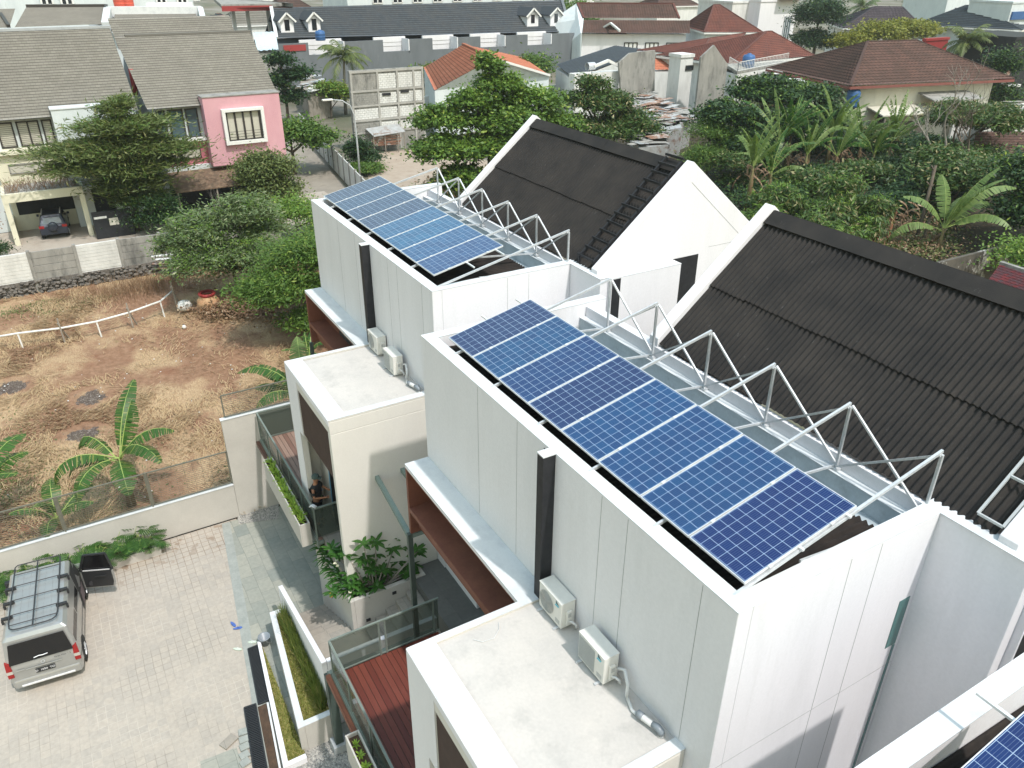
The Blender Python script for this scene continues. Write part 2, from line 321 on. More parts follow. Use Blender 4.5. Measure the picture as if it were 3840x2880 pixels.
# ground materials
m, nt, b = newmat('field_soil', .95, 0, .15); p = coords(nt)
col = mix(nt, ramp(nt, noise(nt, p, 3.5, 9, .7), .35, .65), (.19, .105, .062), (.30, .18, .115))
st = ramp(nt, noise(nt, coords(nt, (1, 1.4, 1)), .22, 6, .6), .46, .56); fib = ramp(nt, noise(nt, coords(nt, (1, 4.0, 1), (0, 0, .8)), 5, 10, .85), .40, .60, (.27, .175, .10, 1), (.52, .385, .235, 1))
col = mix(nt, mth(nt, 'MULTIPLY', st, .85), col, fib)
rd = ramp(nt, noise(nt, p, .35, 5, .6), .58, .68); col = mix(nt, mth(nt, 'MULTIPLY', rd, .45), col, (.20, .085, .05))
gr = ramp(nt, noise(nt, coords(nt, (1, 1, 1), (0, 0, 2)), .5, 7, .7), .62, .74); col = mix(nt, mth(nt, 'MULTIPLY', gr, .45), col, (.14, .15, .055))
for cx_, cy2, rr_ in ((-26.5, -9.9, 1.5), (-23.6, -6.8, 1.4), (-20.2, -7.4, 1.5)):
    dn = N(nt, 'VectorMath', operation='DISTANCE'); nt.links.new(p, dn.inputs[0]); dn.inputs[1].default_value = (cx_, cy2, .05)
    q_ = mth(nt, 'ADD', mth(nt, 'DIVIDE', dn.outputs['Value'], rr_), mth(nt, 'MULTIPLY', noise(nt, p, 2.2, 7, .7), 1.1))
    msk = ramp(nt, q_, .95, 1.3, (1, 1, 1, 1), (0, 0, 0, 1)); ashc = mix(nt, ramp(nt, noise(nt, p, 11, 8, .8), .52, .62), (.055, .048, .045), (.30, .27, .25)); col = mix(nt, mth(nt, 'MULTIPLY', msk, .85), col, ashc)
nt.links.new(col, b.inputs['Base Color']); bump(nt, b, noise(nt, p, 14, 8, .7), .8, .05)
surf('far_ground', (.10, .11, .07), (.17, .14, .10), .08, .95, bmp=.3, bscale=6, c3=(.24, .22, .19), s3=.05, l3=.45, h3=.6)
surf('asphalt', (.20, .19, .175), (.26, .245, .225), .8, .9, c3=(.13, .125, .12), s3=1.4, l3=.55, h3=.7, bmp=.3)
surf('dusty_road', (.25, .225, .19), (.31, .28, .235), .5, .95, c3=(.22, .19, .16), s3=.9, l3=.55, h3=.7, bmp=.4)
surf('sand', (.42, .35, .28), (.33, .26, .20), .7, .95, bmp=.4)
surf('drive', (.42, .38, .33), (.36, .31, .26), .8, .85, c3=(.30, .20, .15), s3=.9, l3=.55, h3=.75)
surf('ash', (.10, .095, .10), (.34, .31, .29), 9, .95, bmp=.6, bscale=25, bdist=.04, c3=(.05, .045, .045), s3=4, l3=.45, h3=.55)
m, nt, b = newmat('gravel_mat', .85, 0, .3); p = coords(nt); vo = N(nt, 'TexVoronoi'); vo.inputs['Scale'].default_value = 26; nt.links.new(p, vo.inputs['Vector'])
sx = N(nt, 'SeparateXYZ'); nt.links.new(vo.outputs['Color'], sx.inputs[0]); col = mix(nt, sx.outputs[0], (.17, .17, .165), (.46, .44, .40)); nt.links.new(col, b.inputs['Base Color']); bump(nt, b, mth(nt, 'SUBTRACT', 1, vo.outputs['Distance']), .9, .03)
# leaves
leafmat('leaf_tree', (.065, .135, .024), (.135, .23, .04), (.24, .31, .06))
leafmat('leaf_dark', (.016, .046, .014), (.04, .09, .022), (.09, .15, .03), .2)
leafmat('leaf_bright', (.10, .20, .03), (.19, .30, .045), (.30, .38, .07))
leafmat('leaf_olive', (.095, .135, .04), (.175, .215, .065), (.26, .26, .11), .25)
leafmat('leaf_grey', (.12, .18, .075), (.20, .26, .12), (.32, .35, .20))
leafmat('leaf_yellow', (.17, .19, .025), (.27, .28, .04), (.33, .30, .06))
leafmat('leaf_mango', (.03, .075, .018), (.115, .185, .035), (.28, .25, .12), .25, .45, .88)
leafmat('leaf_brown', (.20, .12, .07), (.32, .21, .13), (.40, .30, .20), .15)
leafmat('banana_leaf', (.035, .11, .02), (.075, .17, .03), (.20, .24, .06), .35, .4, .9)
leafmat('banana_pale', (.13, .22, .06), (.24, .32, .11), None, .35, .45)
leafmat('plumeria', (.035, .11, .02), (.065, .17, .03), None, .3, .35)
leafmat('philo', (.035, .10, .018), (.07, .16, .03), (.13, .23, .05), .3, .4)
leafmat('lime_leaf', (.20, .33, .04), (.34, .48, .07), None, .3)
leafmat('grass_blade', (.09, .14, .025), (.20, .25, .06), (.34, .31, .12), .25)
leafmat('lawn', (.20, .22, .045), (.30, .32, .08), (.42, .35, .14), .2, .6, .8)
leafmat('straw', (.42, .295, .165), (.56, .42, .26), (.26, .16, .09), .2, .8, .85)
leafmat('shingle_green', (.06, .12, .03), (.12, .20, .05), None)
surf('banana_rib', (.34, .42, .12), (.24, .33, .10), 3, .6, bmp=0)
surf('banana_stem', (.13, .13, .05), (.16, .09, .05), 3, .8, (1, 1, .3))
# roof tiles
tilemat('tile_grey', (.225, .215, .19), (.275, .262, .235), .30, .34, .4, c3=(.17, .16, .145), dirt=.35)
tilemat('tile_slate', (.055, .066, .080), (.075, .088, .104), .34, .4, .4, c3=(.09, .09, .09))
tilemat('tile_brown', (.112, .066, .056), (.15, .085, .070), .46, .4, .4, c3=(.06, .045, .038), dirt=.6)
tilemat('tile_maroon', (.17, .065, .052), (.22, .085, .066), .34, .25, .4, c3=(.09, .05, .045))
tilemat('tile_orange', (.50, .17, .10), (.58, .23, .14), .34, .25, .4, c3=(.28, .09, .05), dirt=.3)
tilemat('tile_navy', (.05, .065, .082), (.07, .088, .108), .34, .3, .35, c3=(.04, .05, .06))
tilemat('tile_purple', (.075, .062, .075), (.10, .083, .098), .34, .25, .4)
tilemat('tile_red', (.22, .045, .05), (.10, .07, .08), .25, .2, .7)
# ---------------------------------------------------------------- structure
def struct(name, mb, mat, **k): return tag(mb.build(name, mat, **k), kind='structure')
g = MB(); g.box(-900, 700, -500, 1400, -1.3, -.35); struct('ground', g, 'far_ground')
struct('neighbourhood_ground', MB().box(-190, -39.0, -100, 200, -.34, -.03).box(-38.99, 60, 16.1, 200, -.34, -.03), 'far_ground')
fm = []   # field: gently uneven sheet
xs = np.linspace(-38.9, -11.5, 90); ys = np.linspace(-30, 16, 120); rs = np.random.RandomState(3)
ph = rs.rand(8)*6
def fh(x, y): return .05*math.sin(x*.9+ph[0])*math.sin(y*.8+ph[1])+.03*math.sin(x*2.3+ph[2])*math.sin(y*2.1+ph[3])+.02
struct('field', MB().grid([[(x, y, fh(x, y)) for y in ys] for x in xs]), 'field_soil', smooth=True)
struct('courtyard_paving', MB().box(-11.38, 14, -30, -3.2, -.02, .004), 'sett_paving')
wk = MB(); wk.slab([(-11.3, -3.62, .0), (-6.3, -4.2, .0), (-3.5, -4.55, .0), (-1.0, -4.95, .0), (14, -6.6, 0), (14, 4, 0), (-11.3, 4, 0)], (0, 0, .016)); struct('walkway', wk, 'stone_walk')
kb = MB(); kb.slab([(-11.3, -3.72, .0), (-6.3, -4.34, .0), (-3.5, -4.68, .0), (-1.0, -5.08, .0), (-1.0, -4.83, 0), (-3.5, -4.42, 0), (-6.3, -4.04, 0), (-11.3, -3.44, 0)], (0, 0, .022)); struct('kerb', kb, surf('kerb_stone', (.34, .355, .33), (.27, .29, .27), 3, .85))
gv = MB(); gv.slab([(-12.2, -3.05, 0), (-11.0, -3.2, 0), (-10.6, -1.9, 0), (-12, -1.5, 0)], (0, 0, .03)); struct('gravel', gv, 'gravel_mat')
gv = MB(); gv.slab([(-.95, -4.3, 0), (3, -4.9, 0), (3, -2.0, 0), (-.95, -2.6, 0)], (0, 0, .03)); struct('gravel', gv, 'gravel_mat')
struct('street', MB().box(-44.6, -39.4, -60, 7, -.02, .01), 'asphalt')
struct('driveway', MB().box(-53, -44.6, -12, 14, -.02, .02), 'drive')
al = MB(); al.slab([(-38.9, 9.5, 0), (-39.4, 4, 0), (-48, 8, 0), (-54, 11.6, 0), (-80, 15.2, 0), (-100, 18, 0), (-100, 22.5, 0), (-78, 19.7, 0), (-54.3, 16.2, 0), (-38, 14.6, 0)], (0, 0, .015)); struct('alley', al, 'dusty_road')
sdm = MB(); sdm.slab([(-46, 17, 0), (-54, 18.5, 0), (-62, 21, 0), (-65, 24, 0), (-64, 31, 0), (-52, 32, 0), (-40, 24, 0), (-38, 17, 0)], (0, 0, .02)); struct('dirt_yard', sdm, 'sand')
fr = MB(); fr.box(-240, -150, -60, 70, -.02, .02); struct('far_street', fr, 'asphalt')

# ---------------------------------------------------------------- roof surfaces
def tiles(name, a, b, c, d, mat, parent=None, course=.32, step=.035, wave=None, th=0, world=True, jit=0, uvc=None):
    """roof plane: eave a-b, top d-c (a->d left edge). Stepped courses, optional wave (period, amp). UV in metres."""
    a, b, c, d = [np.array(q, float) for q in (a, b, c, d)]
    if parent is not None and world:
        l = np.array(parent.location); a, b, c, d = a-l, b-l, c-l, d-l
    e = b-a; W = np.linalg.norm(e); e = e/W; n = np.cross(e, (d+c)/2-(a+b)/2); n /= np.linalg.norm(n)
    if n[2] < 0: n = -n
    up = np.cross(n, e); H = abs(((d+c)/2-(a+b)/2)@up); nc = max(2, int(round(H/course)))
    cols = 2 if not wave else max(2, int(W/wave[0]*6))
    s = np.linspace(0, 1, cols); rows = []; uvs = []
    for i in range(nc):
        for t, off in ((i/nc, step or 1e-4), ((i+1)/nc, 0.0)):
            p0 = a+(d-a)*t; p1 = b+(c-b)*t; P = p0[None]+(p1-p0)[None]*s[:, None]; u = (P-a)@e
            o = off+(wave[1]*(np.sin(u/wave[0]*2*math.pi)+.5) if wave else 0)
            if jit: o = o+rs.rand()*jit
            rows.append(P+n[None]*np.reshape(o, (-1, 1))); uvs.append(np.stack([u, np.full(cols, (i+(.001 if off else .999))*(uvc or M[mat].get('course', course) if isinstance(mat, str) else course))], 1))
    if th:
        pass
    V = np.array(rows).reshape(-1, 3); nr = len(rows); F = []
    for i in range(nr-1):
        for j in range(cols-1): F.append((i*cols+j, i*cols+j+1, (i+1)*cols+j+1, (i+1)*cols+j))
    F = np.array(F); o = npmesh(name, V, F, mat, parent, smooth=False); me = o.data
    if me.uv_layers.active is None: me.uv_layers.new(name='UVMap')
    UV = np.array(uvs).reshape(-1, 2); li = np.zeros(len(me.loops), np.int32); me.loops.foreach_get('vertex_index', li)
    me.uv_layers.active.data.foreach_set('uv', UV[li].astype(np.float32).ravel())
    return o
def corrug(name, x0, x1, y0, z0, y1, z1, period, amp, laps, mat, parent, step=.035, back=True):
    n = int((x1-x0)/period*8); xs_ = np.linspace(x0, x1, n+1); wv = amp*np.sin((xs_-x0)/period*2*math.pi)
    L = math.hypot(y1-y0, z1-z0); ny, nz = -(z1-z0)/L, (y1-y0)/L; ts = [0]+laps+[1]; rows = []
    for i in range(len(ts)-1):
        for t, off in ((ts[i]-(.012 if i else 0), step if i else 0), (ts[i+1], 0)):
            o_ = wv+off; jt = .008*np.sin(xs_*7+t*9)+.02*np.floor((xs_-x0)/.95 % 2) if 0 < t < 1 else 0; o_ = o_+.010*np.sin(xs_*1.3+t*3)+.005*np.floor((xs_-x0)/.95 % 2)
            y = y0+(y1-y0)*t; z = z0+(z1-z0)*t
            rows.append(np.stack([xs_, y+ny*o_+jt, z+nz*o_], 1))
    V = np.array(rows).reshape(-1, 3); c = n+1
    idx = [i for i in range(0, len(rows), 2)]; F = [(i*c+j, i*c+j+1, (i+1)*c+j+1, (i+1)*c+j) for i in idx for j in range(n)]
    for i in range(1, len(rows)-1, 2):   # risers at the sheet laps get their own vertices so the sheets shade flat
        b0 = len(V); V = np.concatenate([V, rows[i], rows[i+1]]); F += [(b0+j, b0+j+1, b0+c+j+1, b0+c+j) for j in range(n)]
    return npmesh(name, V, np.array(F), mat, parent, smooth=True)

# ---------------------------------------------------------------- the townhouses (frame of the nearest whole one; ground z=0)
HO = [(-11.01, 1.22), (0, 0), (10.99, -1.22)]
def townhouse(i, label, detail=3):
    t = thing('townhouse', label, 'house', (HO[i][0], HO[i][1], 0), 0, 'white modern townhouses stepping down the row')
    b = MB()
    b.box(-.60, 8.35, -.33, -.08, 6.0 if i < 2 else 0, 10.87); b.box(8.10, 8.35, -.079, 3.52, 0, 10.87); b.box(-.60, -.35, -.079, 4.15, 6.0, 10.869)
    b.box(8.10, 9.63, 3.521, 3.76, 0, 10.868); b.box(4.28, 8.35, -.33, -.10, 0, 5.999)
    b.box(-.349, 9.3, 3.60, 3.70, 8.5, 10.80); b.box(-.349, 8.099, -.079, 3.43, 8.5, 9.9); b.box(-.349, 8.099, 2.98, 3.04, 9.901, 10.36)
    b.box(-.59, 4.279, -.329, 3.59, 5.80, 5.99); b.box(-.59, -.36, 2.9, 3.59, 0, 5.79)  # ceiling slab first, added to shade the open landing below
    b.build('wall', 'white_wall', t, bevel=.012)
    c = MB()  # coping, sits proud of the wall heads
    c.box(-.605, 8.355, -.335, -.075, 10.872, 10.885); c.box(8.095, 8.355, -.0745, 3.50, 10.872, 10.884); c.box(-.605, -.345, -.0745, 4.16, 10.872, 10.884); c.box(8.095, 9.64, 3.5005, 3.765, 10.872, 10.8835)
    c.build('coping', 'white_top', t)
    # ledges of the gutter zone behind the array
    b = MB(); b.box(-.349, 8.099, 3.44, 3.66, 9.0, 10.55); b.box(-.349, 1.84, 3.90, 4.12, 9.0, 10.56); b.box(.35, .60, 3.661, 3.899, 9.0, 10.5)
    b.build('gutter_kerb', 'gutter_concrete', t, bevel=.01)
    b = MB(); b.box(-.349, 8.099, 3.435, 3.665, 10.551, 10.565); b.box(-.349, 1.84, 3.895, 4.125, 10.561, 10.575); b.build('gutter_cap', 'white_top', t)
    # joints of the wall boards
    jm = surf('joint_grey_%d' % i, (.33, .34, .34), bmp=0)
    for x in (1.83, 3.24, 5.64, 6.25, 7.75): MB().box(x-.004, x+.004, -.3325, -.3305, 7.99, 10.84).build('board_joint', jm, t)
    for y in (1.68, 2.29): MB().box(8.3505, 8.3525, y-.004, y+.004, .2, 10.84).build('board_joint', jm, t)
    MB().box(8.3505, 8.3527, -.3, 3.5, 7.977, 7.983).build('board_joint', jm, t)
    # low roof under the panels
    n = 90; ro = []
    for yy_, zz_ in ((-.08, 10.62), (3.02, 10.42)):
        ro.append([(x, yy_, zz_+.03*math.sin(x/.115*2*math.pi)) for x in np.linspace(-.35, 8.1, 74*8)])
    MB().grid(ro).build('low_roof', 'bitumen_brown', t, smooth=True)
    MB().box(-.349, 8.099, 3.041, 3.439, 10.0, 10.2).build('gutter_floor', 'gutter_concrete', t)
    # pitched roof with white rake walls
    corrug('corrugated_roof', 2.10, 9.02 if i else 9.02, 3.66, 10.86, 6.33, 13.12, .118, .024, [.46], 'bitumen', t)
    k = MB(); k.beam((2.1, 6.22, 13.10), (9.02, 6.22, 13.10), .0, .0) if False else None
    k = MB()
    for x0, x1 in ((2.1, 4.0), (3.98, 5.9), (5.88, 7.8), (7.78, 9.1)):
        q = .004*(x0 > 3 and x0 < 5)
        k.slab([(x0, 6.10, 12.985+q), (x1, 6.10, 12.985+q), (x1, 6.36, 13.20+q), (x0, 6.36, 13.20+q)], (0, -.012, .015))
        k.slab([(x0, 6.36, 13.20+q), (x1, 6.36, 13.20+q), (x1, 6.66, 12.96+q), (x0, 6.66, 12.96+q)], (0, .012, .015))
    k.build('ridge_cap', 'bitumen', t)
    MB().quad((2.1, 6.36, 13.14), (9.05, 6.36, 13.14), (9.05, 9.2, 10.75), (2.1, 9.2, 10.75)).build('rear_roof', 'bitumen', t)
    r = MB()  # rake walls, pentagons in YZ
    pen = [(3.62, 8.5), (3.62, 10.98), (6.36, 13.30), (9.2, 10.98), (9.2, 8.5)]
    for x0, x1 in ((1.84, 2.10), (9.10, 9.36)): r.slab([(x0, y, z) for y, z in pen], (x1-x0, 0, 0))
    r.box(1.86, 9.3, 9.1, 9.25, 0, 10.7); r.box(9.05, 9.34, 3.77, 9.1, 0, 8.6)
    r.build('gable_wall', 'white_wall', t, bevel=.012)
    j = MB(); j.box(9.361, 9.363, 7.2, 9.1, 11.0, 11.008); j.beam((9.362, 6.36, 12.80), (9.362, 9.1, 10.48), .003, .01, up=(1, 0, 0)); j.build('gable_joint', M['joint_grey_%d' % i], t)
    b = MB(); b.box(9.361, 9.74, 3.76, 5.96, 8.0, 10.87); b.build('rear_box', 'white_wall', t, bevel=.012)
    b = MB(); b.box(9.35, 9.745, 3.755, 5.965, 10.872, 10.884); b.build('rear_box_coping', 'white_top', t)
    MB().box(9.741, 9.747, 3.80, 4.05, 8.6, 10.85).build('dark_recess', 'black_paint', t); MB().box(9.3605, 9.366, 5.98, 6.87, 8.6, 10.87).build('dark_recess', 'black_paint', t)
    if i == 0:   # black trellis frame lying along the right rake
        l = MB(); f = lambda s: (3.72+(6.30-3.72)*s, 10.98+(13.18-10.98)*s)
        for x in (8.42, 9.0): (y0, z0), (y1, z1) = f(0), f(1); l.beam((x, y0, z0+.06), (x, y1, z1+.06), .05, .08)
        for q in range(13):
            y, z = f(q/12); l.beam((8.36, y, z+.13), (9.04, y, z+.13), .03, .06)
        l.box(8.40, 8.45, 3.70, 3.76, 10.60, 11.15); l.build('trellis', 'black_paint', t)
    if i == 1:   # pale frame over the right end of the roof
        l = MB(); f = lambda s: (3.72+(6.30-3.72)*s, 10.98+(13.18-10.98)*s)
        for x in (8.72, 9.07): (y0, z0), (y1, z1) = f(0), f(1); l.beam((x, y0, z0+.06), (x, y1, z1+.06), .035, .04)
        for q in range(6):
            y, z = f(q/5); l.beam((8.72, y, z+.06), (9.07, y, z+.06), .03, .035)
        l.build('roof_frame', 'lamp_grey', t)
    # projecting box with flat roof
    s = MB()
    s.box(4.28, 7.90, -2.97, -.331, 7.55, 7.90)
    s.box(4.28, 4.40, -2.97, -.331, 7.901, 7.95); s.box(7.70, 7.90, -2.97, -.331, 7.901, 7.95); s.box(4.401, 7.699, -2.97, -2.52, 7.901, 7.95)
    s.box(7.72, 7.90, -2.97, -.331, 0, 7.549); s.box(4.28, 4.42, -2.97, -.331, 3.0, 7.549)
    s.box(4.421, 5.28, -2.97, -2.80, 6.1, 7.549); s.box(4.421, 4.95, -2.969, -2.801, 3.0, 6.099)
    s.box(4.421, 5.42, -2.40, -2.30, 3.0, 7.549)
    MB().box(4.43, 7.719, -2.96, -.331, 2.6, 2.95).build('floor_slab', 'stair_stone', t)
    s.build('projecting_box', 'box_wall' , t, bevel=.015)
    s = MB(); s.box(4.41, 7.69, -2.51, -.332, 7.9015, 7.909); s.build('box_roof', 'slab_roof', t)
    s = MB(); s.box(4.275, 4.405, -2.975, -.332, 7.951, 7.962); s.box(7.695, 7.905, -2.975, -.332, 7.951, 7.9625); s.box(4.4055, 7.6945, -2.975, -2.515, 7.951, 7.9615); s.build('box_rim', 'white_top', t)
    s = MB(); s.box(4.275, 5.28, -2.985, -2.972, 6.1, 7.95); s.box(4.275, 4.95, -2.985, -2.972, 3.0, 6.099); s.box(5.281, 7.9, -2.985, -2.972, 7.80, 7.95); s.build('front_pier', 'white_wall', t)
    s = MB()
    for q in range(30):
        z = 6.16+q*.055; s.box(5.285, 7.71, -2.955, -2.90, z, z+.034)
    for x in (5.6, 6.2, 6.8, 7.4): s.box(x, x+.04, -2.899, -2.86, 6.14, 7.80)
    s.build('slat_screen', surf('slat_brown_%d' % i, (.095, .06, .048), (.07, .045, .036), 5, .7), t)
    s = MB(); s.box(5.43, 5.53, -2.45, -2.35, 3.0, 7.5); s.box(6.75, 6.85, -2.45, -2.35, 3.0, 7.5); s.box(7.62, 7.715, -2.45, -2.35, 3.0, 7.5); s.build('door_frame', 'black_paint', t)
    s = MB(); s.box(5.531, 7.719, -2.40, -2.38, 3.0, 7.5); s.build('glass_door', 'dark_glass', t)
    # ledge with brown cheek, sill and window
    s = MB(); s.box(-.55, 4.279, -.90, -.331, 7.85, 7.94); s.build('ledge', 'white_wall', t, bevel=.008)
    s = MB(); s.box(-.555, 4.28, -.905, -.68, 7.941, 7.955); s.box(-.555, 4.28, -.6795, -.332, 7.941, 7.953); s.build('ledge_top', 'white_top', t)
    s = MB(); s.box(-.55, -.46, -.90, -.331, 6.08, 7.849); s.box(-.459, 4.279, -.90, -.331, 6.70, 6.82); s.box(-.459, 4.279, -.345, -.3305, 6.821, 7.849); s.box(-.459, 4.279, -.885, -.80, 7.80, 7.849); s.box(-.459, 4.279, -.70, -.331, 6.2, 6.699); s.build('brown_lining', 'brown_panel', t, bevel=.006)
    f = MB(); w_ = MB()
    for x0, x1 in ((1.0, 2.0), (2.06, 3.1), (3.16, 4.2)):
        f.box(x0, x1, -.365, -.346, 6.85, 6.93); f.box(x0, x1, -.365, -.346, 7.74, 7.80); f.box(x0, x0+.06, -.366, -.346, 6.931, 7.739); f.box(x1-.06, x1, -.366, -.346, 6.931, 7.739); w_.box(x0+.06, x1-.06, -.356, -.3455, 6.93, 7.74)
    fo = f.build('window', 'dark_frame', t); w_.build('pane', 'blue_glass', fo)
    # black fin
    s = MB(); s.box(4.24, 4.42, -.56, -.331, 7.96, 10.865); s.build('fin', 'black_paint', t, bevel=.005)
    s = MB(); s.box(4.235, 4.425, -.565, -.336, 10.866, 10.887); s.build('fin_cap', 'white_top', t)
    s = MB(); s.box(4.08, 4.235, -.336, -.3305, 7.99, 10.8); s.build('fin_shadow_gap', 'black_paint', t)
    # tall corner window in the light well
    s = MB(); s.box(8.3505, 8.358, 3.18, 3.42, 8.42, 9.38); s.box(8.3505, 8.358, 3.36, 3.42, 5.2, 8.40); s.build('corner_window', 'teal_glass', t)
    s = MB(); s.box(8.36, 9.6, 2.9, 3.51, 4.9, 5.05); s.box(8.36, 8.9, 2.2, 2.6, 4.3, 4.5); s.box(8.36, 10.2, -.3, 3.5, 1.0, 4.2); s.build('light_well_slab', 'white_wall', t, bevel=.01)
    # side wall of the light well
    if i == 0:  # wall running on behind the stair
        MB().box(-.60, -.36, -.08, 3.0, 0, 3.0).build('base_wall', 'wall_render', t)
    # terrace deck and glass railing
    d = MB(); dx0, dx1 = (-.25, 5.9)
    d = MB()
    for q in range(18): y = -2.97+q*.14; d.box(dx0, 4.26, y+.006, y+.134, 2.955, 2.985)
    d.box(4.285, 5.9, -3.12, -2.99, 2.955, 2.985)
    d.build('deck', 'deck_red' if i else 'deck_grey', t)
    b = MB(); b.box(-.30, 5.95, -3.17, -3.13, 2.70, 2.99); b.box(-.62, -.50, -3.20, -.4, 2.62, 2.78); b.box(-.30, 4.27, -2.97, -.5, 2.84, 2.95); b.box(-.34, -.26, -3.13, -.5, 2.80, 2.95); b.box(4.281, 5.95, -3.129, -2.975, 2.84, 2.95)
    b.build('deck_frame', 'rail_paint', t)
    b = MB(); b.box(-.45, 5.0, -3.28, -3.175, 2.70, 2.86); b.build('deck_fascia', surf('fascia_%d' % i, (.23, .085, .05) if i else (.12, .06, .045), rough=.6), t)
    rl = MB(); top = 4.05
    rl.beam((-.27, -3.13, top), (5.85, -3.13, top), .05, .04); rl.beam((-.27, -3.10, top), (-.27, -.40, top), .05, .04); rl.beam((5.85, -3.13, top), (5.85, -2.42, top), .05, .04)
    rl.beam((-.27, -3.13, 3.02), (5.85, -3.13, 3.02), .03, .03); rl.beam((-.27, -3.10, 3.02), (-.27, -.40, 3.02), .03, .03)
    for x in (-.27, .95, 2.2, 3.4, 4.6, 5.85): rl.box(x-.02, x+.02, -3.15, -3.115, 2.8, top)
    for y in (-1.95, -1.80, -.55): rl.box(-.29, -.25, y-.02, y+.02, 2.8, top)
    rr = rl.build('railing', 'rail_paint', t)
    gl = MB(); gl.box(-.24, 5.83, -3.137, -3.127, 3.05, top-.03); gl.box(-.277, -.267, -3.10, -1.98, 3.05, top-.03); gl.box(-.277, -.267, -1.77, -.42, 3.05, top-.03); gl.box(5.845, 5.855, -3.12, -2.45, 3.05, top-.03)
    gl.build('glass', 'rail_glass', rr)
    cl = MB(); cl.box(-.72, -.52, -3.26, -3.06, .28, 2.64); cl.box(-.56, -.46, -.98, -.86, .0, 6.07); cl.build('column', 'green_steel', t, bevel=.006)
    cl = MB(); cl.box(-.80, -.44, -3.34, -2.98, .03, .29); cl.build('column_base', 'grey_concrete', t, bevel=.01)
    if i:  # steel beams across the gap to the neighbour
        s = MB(); dxn = -3.12; s.beam((dxn, .66-.0+(-1.34), 5.95), (-.56, -.68-.22, 5.95), .11, .12); s.beam((dxn, .02, 5.95), (-.56, .02, 5.95), .11, .12); s.beam((-.51, -.9, 6.0), (-.51, .1, 6.0), .1, .1)
        s.build('steel_beam', surf('beam_green_%d' % i, (.19, .245, .22), (.16, .21, .19)), t)
    return t
H1 = townhouse(0, 'white box townhouse farthest along the row, with black trellis on its roof and grey deck')
H2 = townhouse(1, 'white box townhouse in the middle of the picture, with red timber deck')
H3 = townhouse(2, 'white townhouse corner with parapet cut off at the lower right corner of the picture')

# ---------------------------------------------------------------- solar arrays
TILT = .228
def solar_panel(loc, tilt, label, hue):
    t = thing('solar_panel', label, 'solar panel', loc, 0, 'blue solar panels on the white roofs'); t.rotation_euler = (tilt, 0, 0)
    if 'cells' not in PM:
        c = MB(); c.box(-.496+.011, .496-.011, .012, 1.944, -.030, -.003); f = MB()
        f.box(-.496, .496, 0, .0119, -.04, 0); f.box(-.496, .496, 1.9441, 1.956, -.04, 0); f.box(-.496, -.4851, .012, 1.944, -.04, 0); f.box(.4851, .496, .012, 1.944, -.04, 0)
        PM['cells'] = c.build('solar_cells', 'solar_cells', t); PM['frame'] = f.build('frame', 'alu', t); o = PM['cells']
    else:
        o = PM['cells'].copy(); C.objects.link(o); o.parent = t; f = PM['frame'].copy(); C.objects.link(f); f.parent = t
    o.color = (*hue, 1)
    for y in (.42, 1.5): MB().box(.488, .526, y-.03, y+.03, -.01, .012).build('clamp', 'alu', t)
    t.rotation_euler.x += rnd.uniform(-.002, .002); return t
PM = {}
ordn = ['first', 'second', 'third', 'fourth', 'fifth', 'sixth', 'seventh', 'eighth']
hues0 = [(.045, .068, .125), (.040, .075, .140), (.042, .070, .130), (.045, .068, .122), (.035, .110, .215), (.032, .115, .225), (.038, .100, .210), (.040, .085, .190)]
hues1 = [(.022, .040, .105), (.015, .062, .150), (.015, .045, .130), (.014, .032, .100), (.011, .055, .150), (.011, .052, .145), (.010, .050, .140), (.006, .022, .105)]
for i, (ox, oy, tl, hu) in enumerate(((-11.411, 1.247, .216, hues0), (0, 0, TILT, hues1))):
    for k in range(8):
        wh = 'far white roof' if i == 0 else 'nearer white roof'
        ex = ', leftmost' if k == 0 else (', nearest the camera' if k == 7 else '')
        solar_panel((ox+.496+k*1.014, oy, 11.007 if i == 0 else 11.0), tl, '%s solar panel from the far end on the %s%s' % (ordn[k], wh, ex), hu[k])
solar_panel((11.0+.496, -1.22, 11.0), TILT, 'solar panel cut off by the lower right corner of the picture', hues1[7])
solar_panel((11.0+.496+1.014, -1.22, 11.0), TILT, 'solar panel mostly outside the lower right corner beside the cut off one', hues1[6])
def rack(label, x0, dx, y0, yp, zf, zt, zb, sx, ex, n=6, S=(.30, .52)):
    t = thing('panel_rack', label, 'mounting frame', (x0, y0, zf), 0, 'galvanised panel mounting frames')
    slope = (zt-zf)/(yp-y0); X = [x0+dx*q for q in range(n)]
    for x in X:
        MB().beam((x, y0, zf), (x, yp+.03, zt+.03*slope), .038, .046).build('arm', 'galv', t, world=True)
    for x in X: MB().beam((x+.03, yp, zb), (x+.03, yp, zt-.03), .04, .04).build('post', 'galv', t, world=True)
    for a, b in zip(X[:-1], X[1:]):
        MB().beam((a+.03, yp+.035, zt-.02), (b+.0, yp+.035, zb+.05), .034, .034).build('brace', 'alu', t, world=True)
        MB().beam((a+.05, yp-.03, zb+.06), (b+.02, yp-.03, zt-.04), .022, .034).build('brace', 'galv', t, world=True)
    for x in X: MB().beam((x-.01, y0+1.2, zf+.04), (x-.01, yp, zb+.03), .03, .04).build('chord', 'galv', t, world=True)
    for s in S:
        y = y0+(yp-y0)*s; z = zf+(zt-zf)*s+.038; MB().beam((sx, y, z), (ex, y, z), .04, .03).build('rail', 'alu', t, world=True)
    for x in X: MB().box(x-.06, x+.10, yp-.06, yp+.07, zb-.02, zb+.02).build('foot_plate', 'galv', t, world=True)
    return t
rack('galvanised steel frame under the farther solar array', -10.42, 1.515, 1.03, 4.76, 10.865, 11.68, 10.60, -11.3, -2.95)
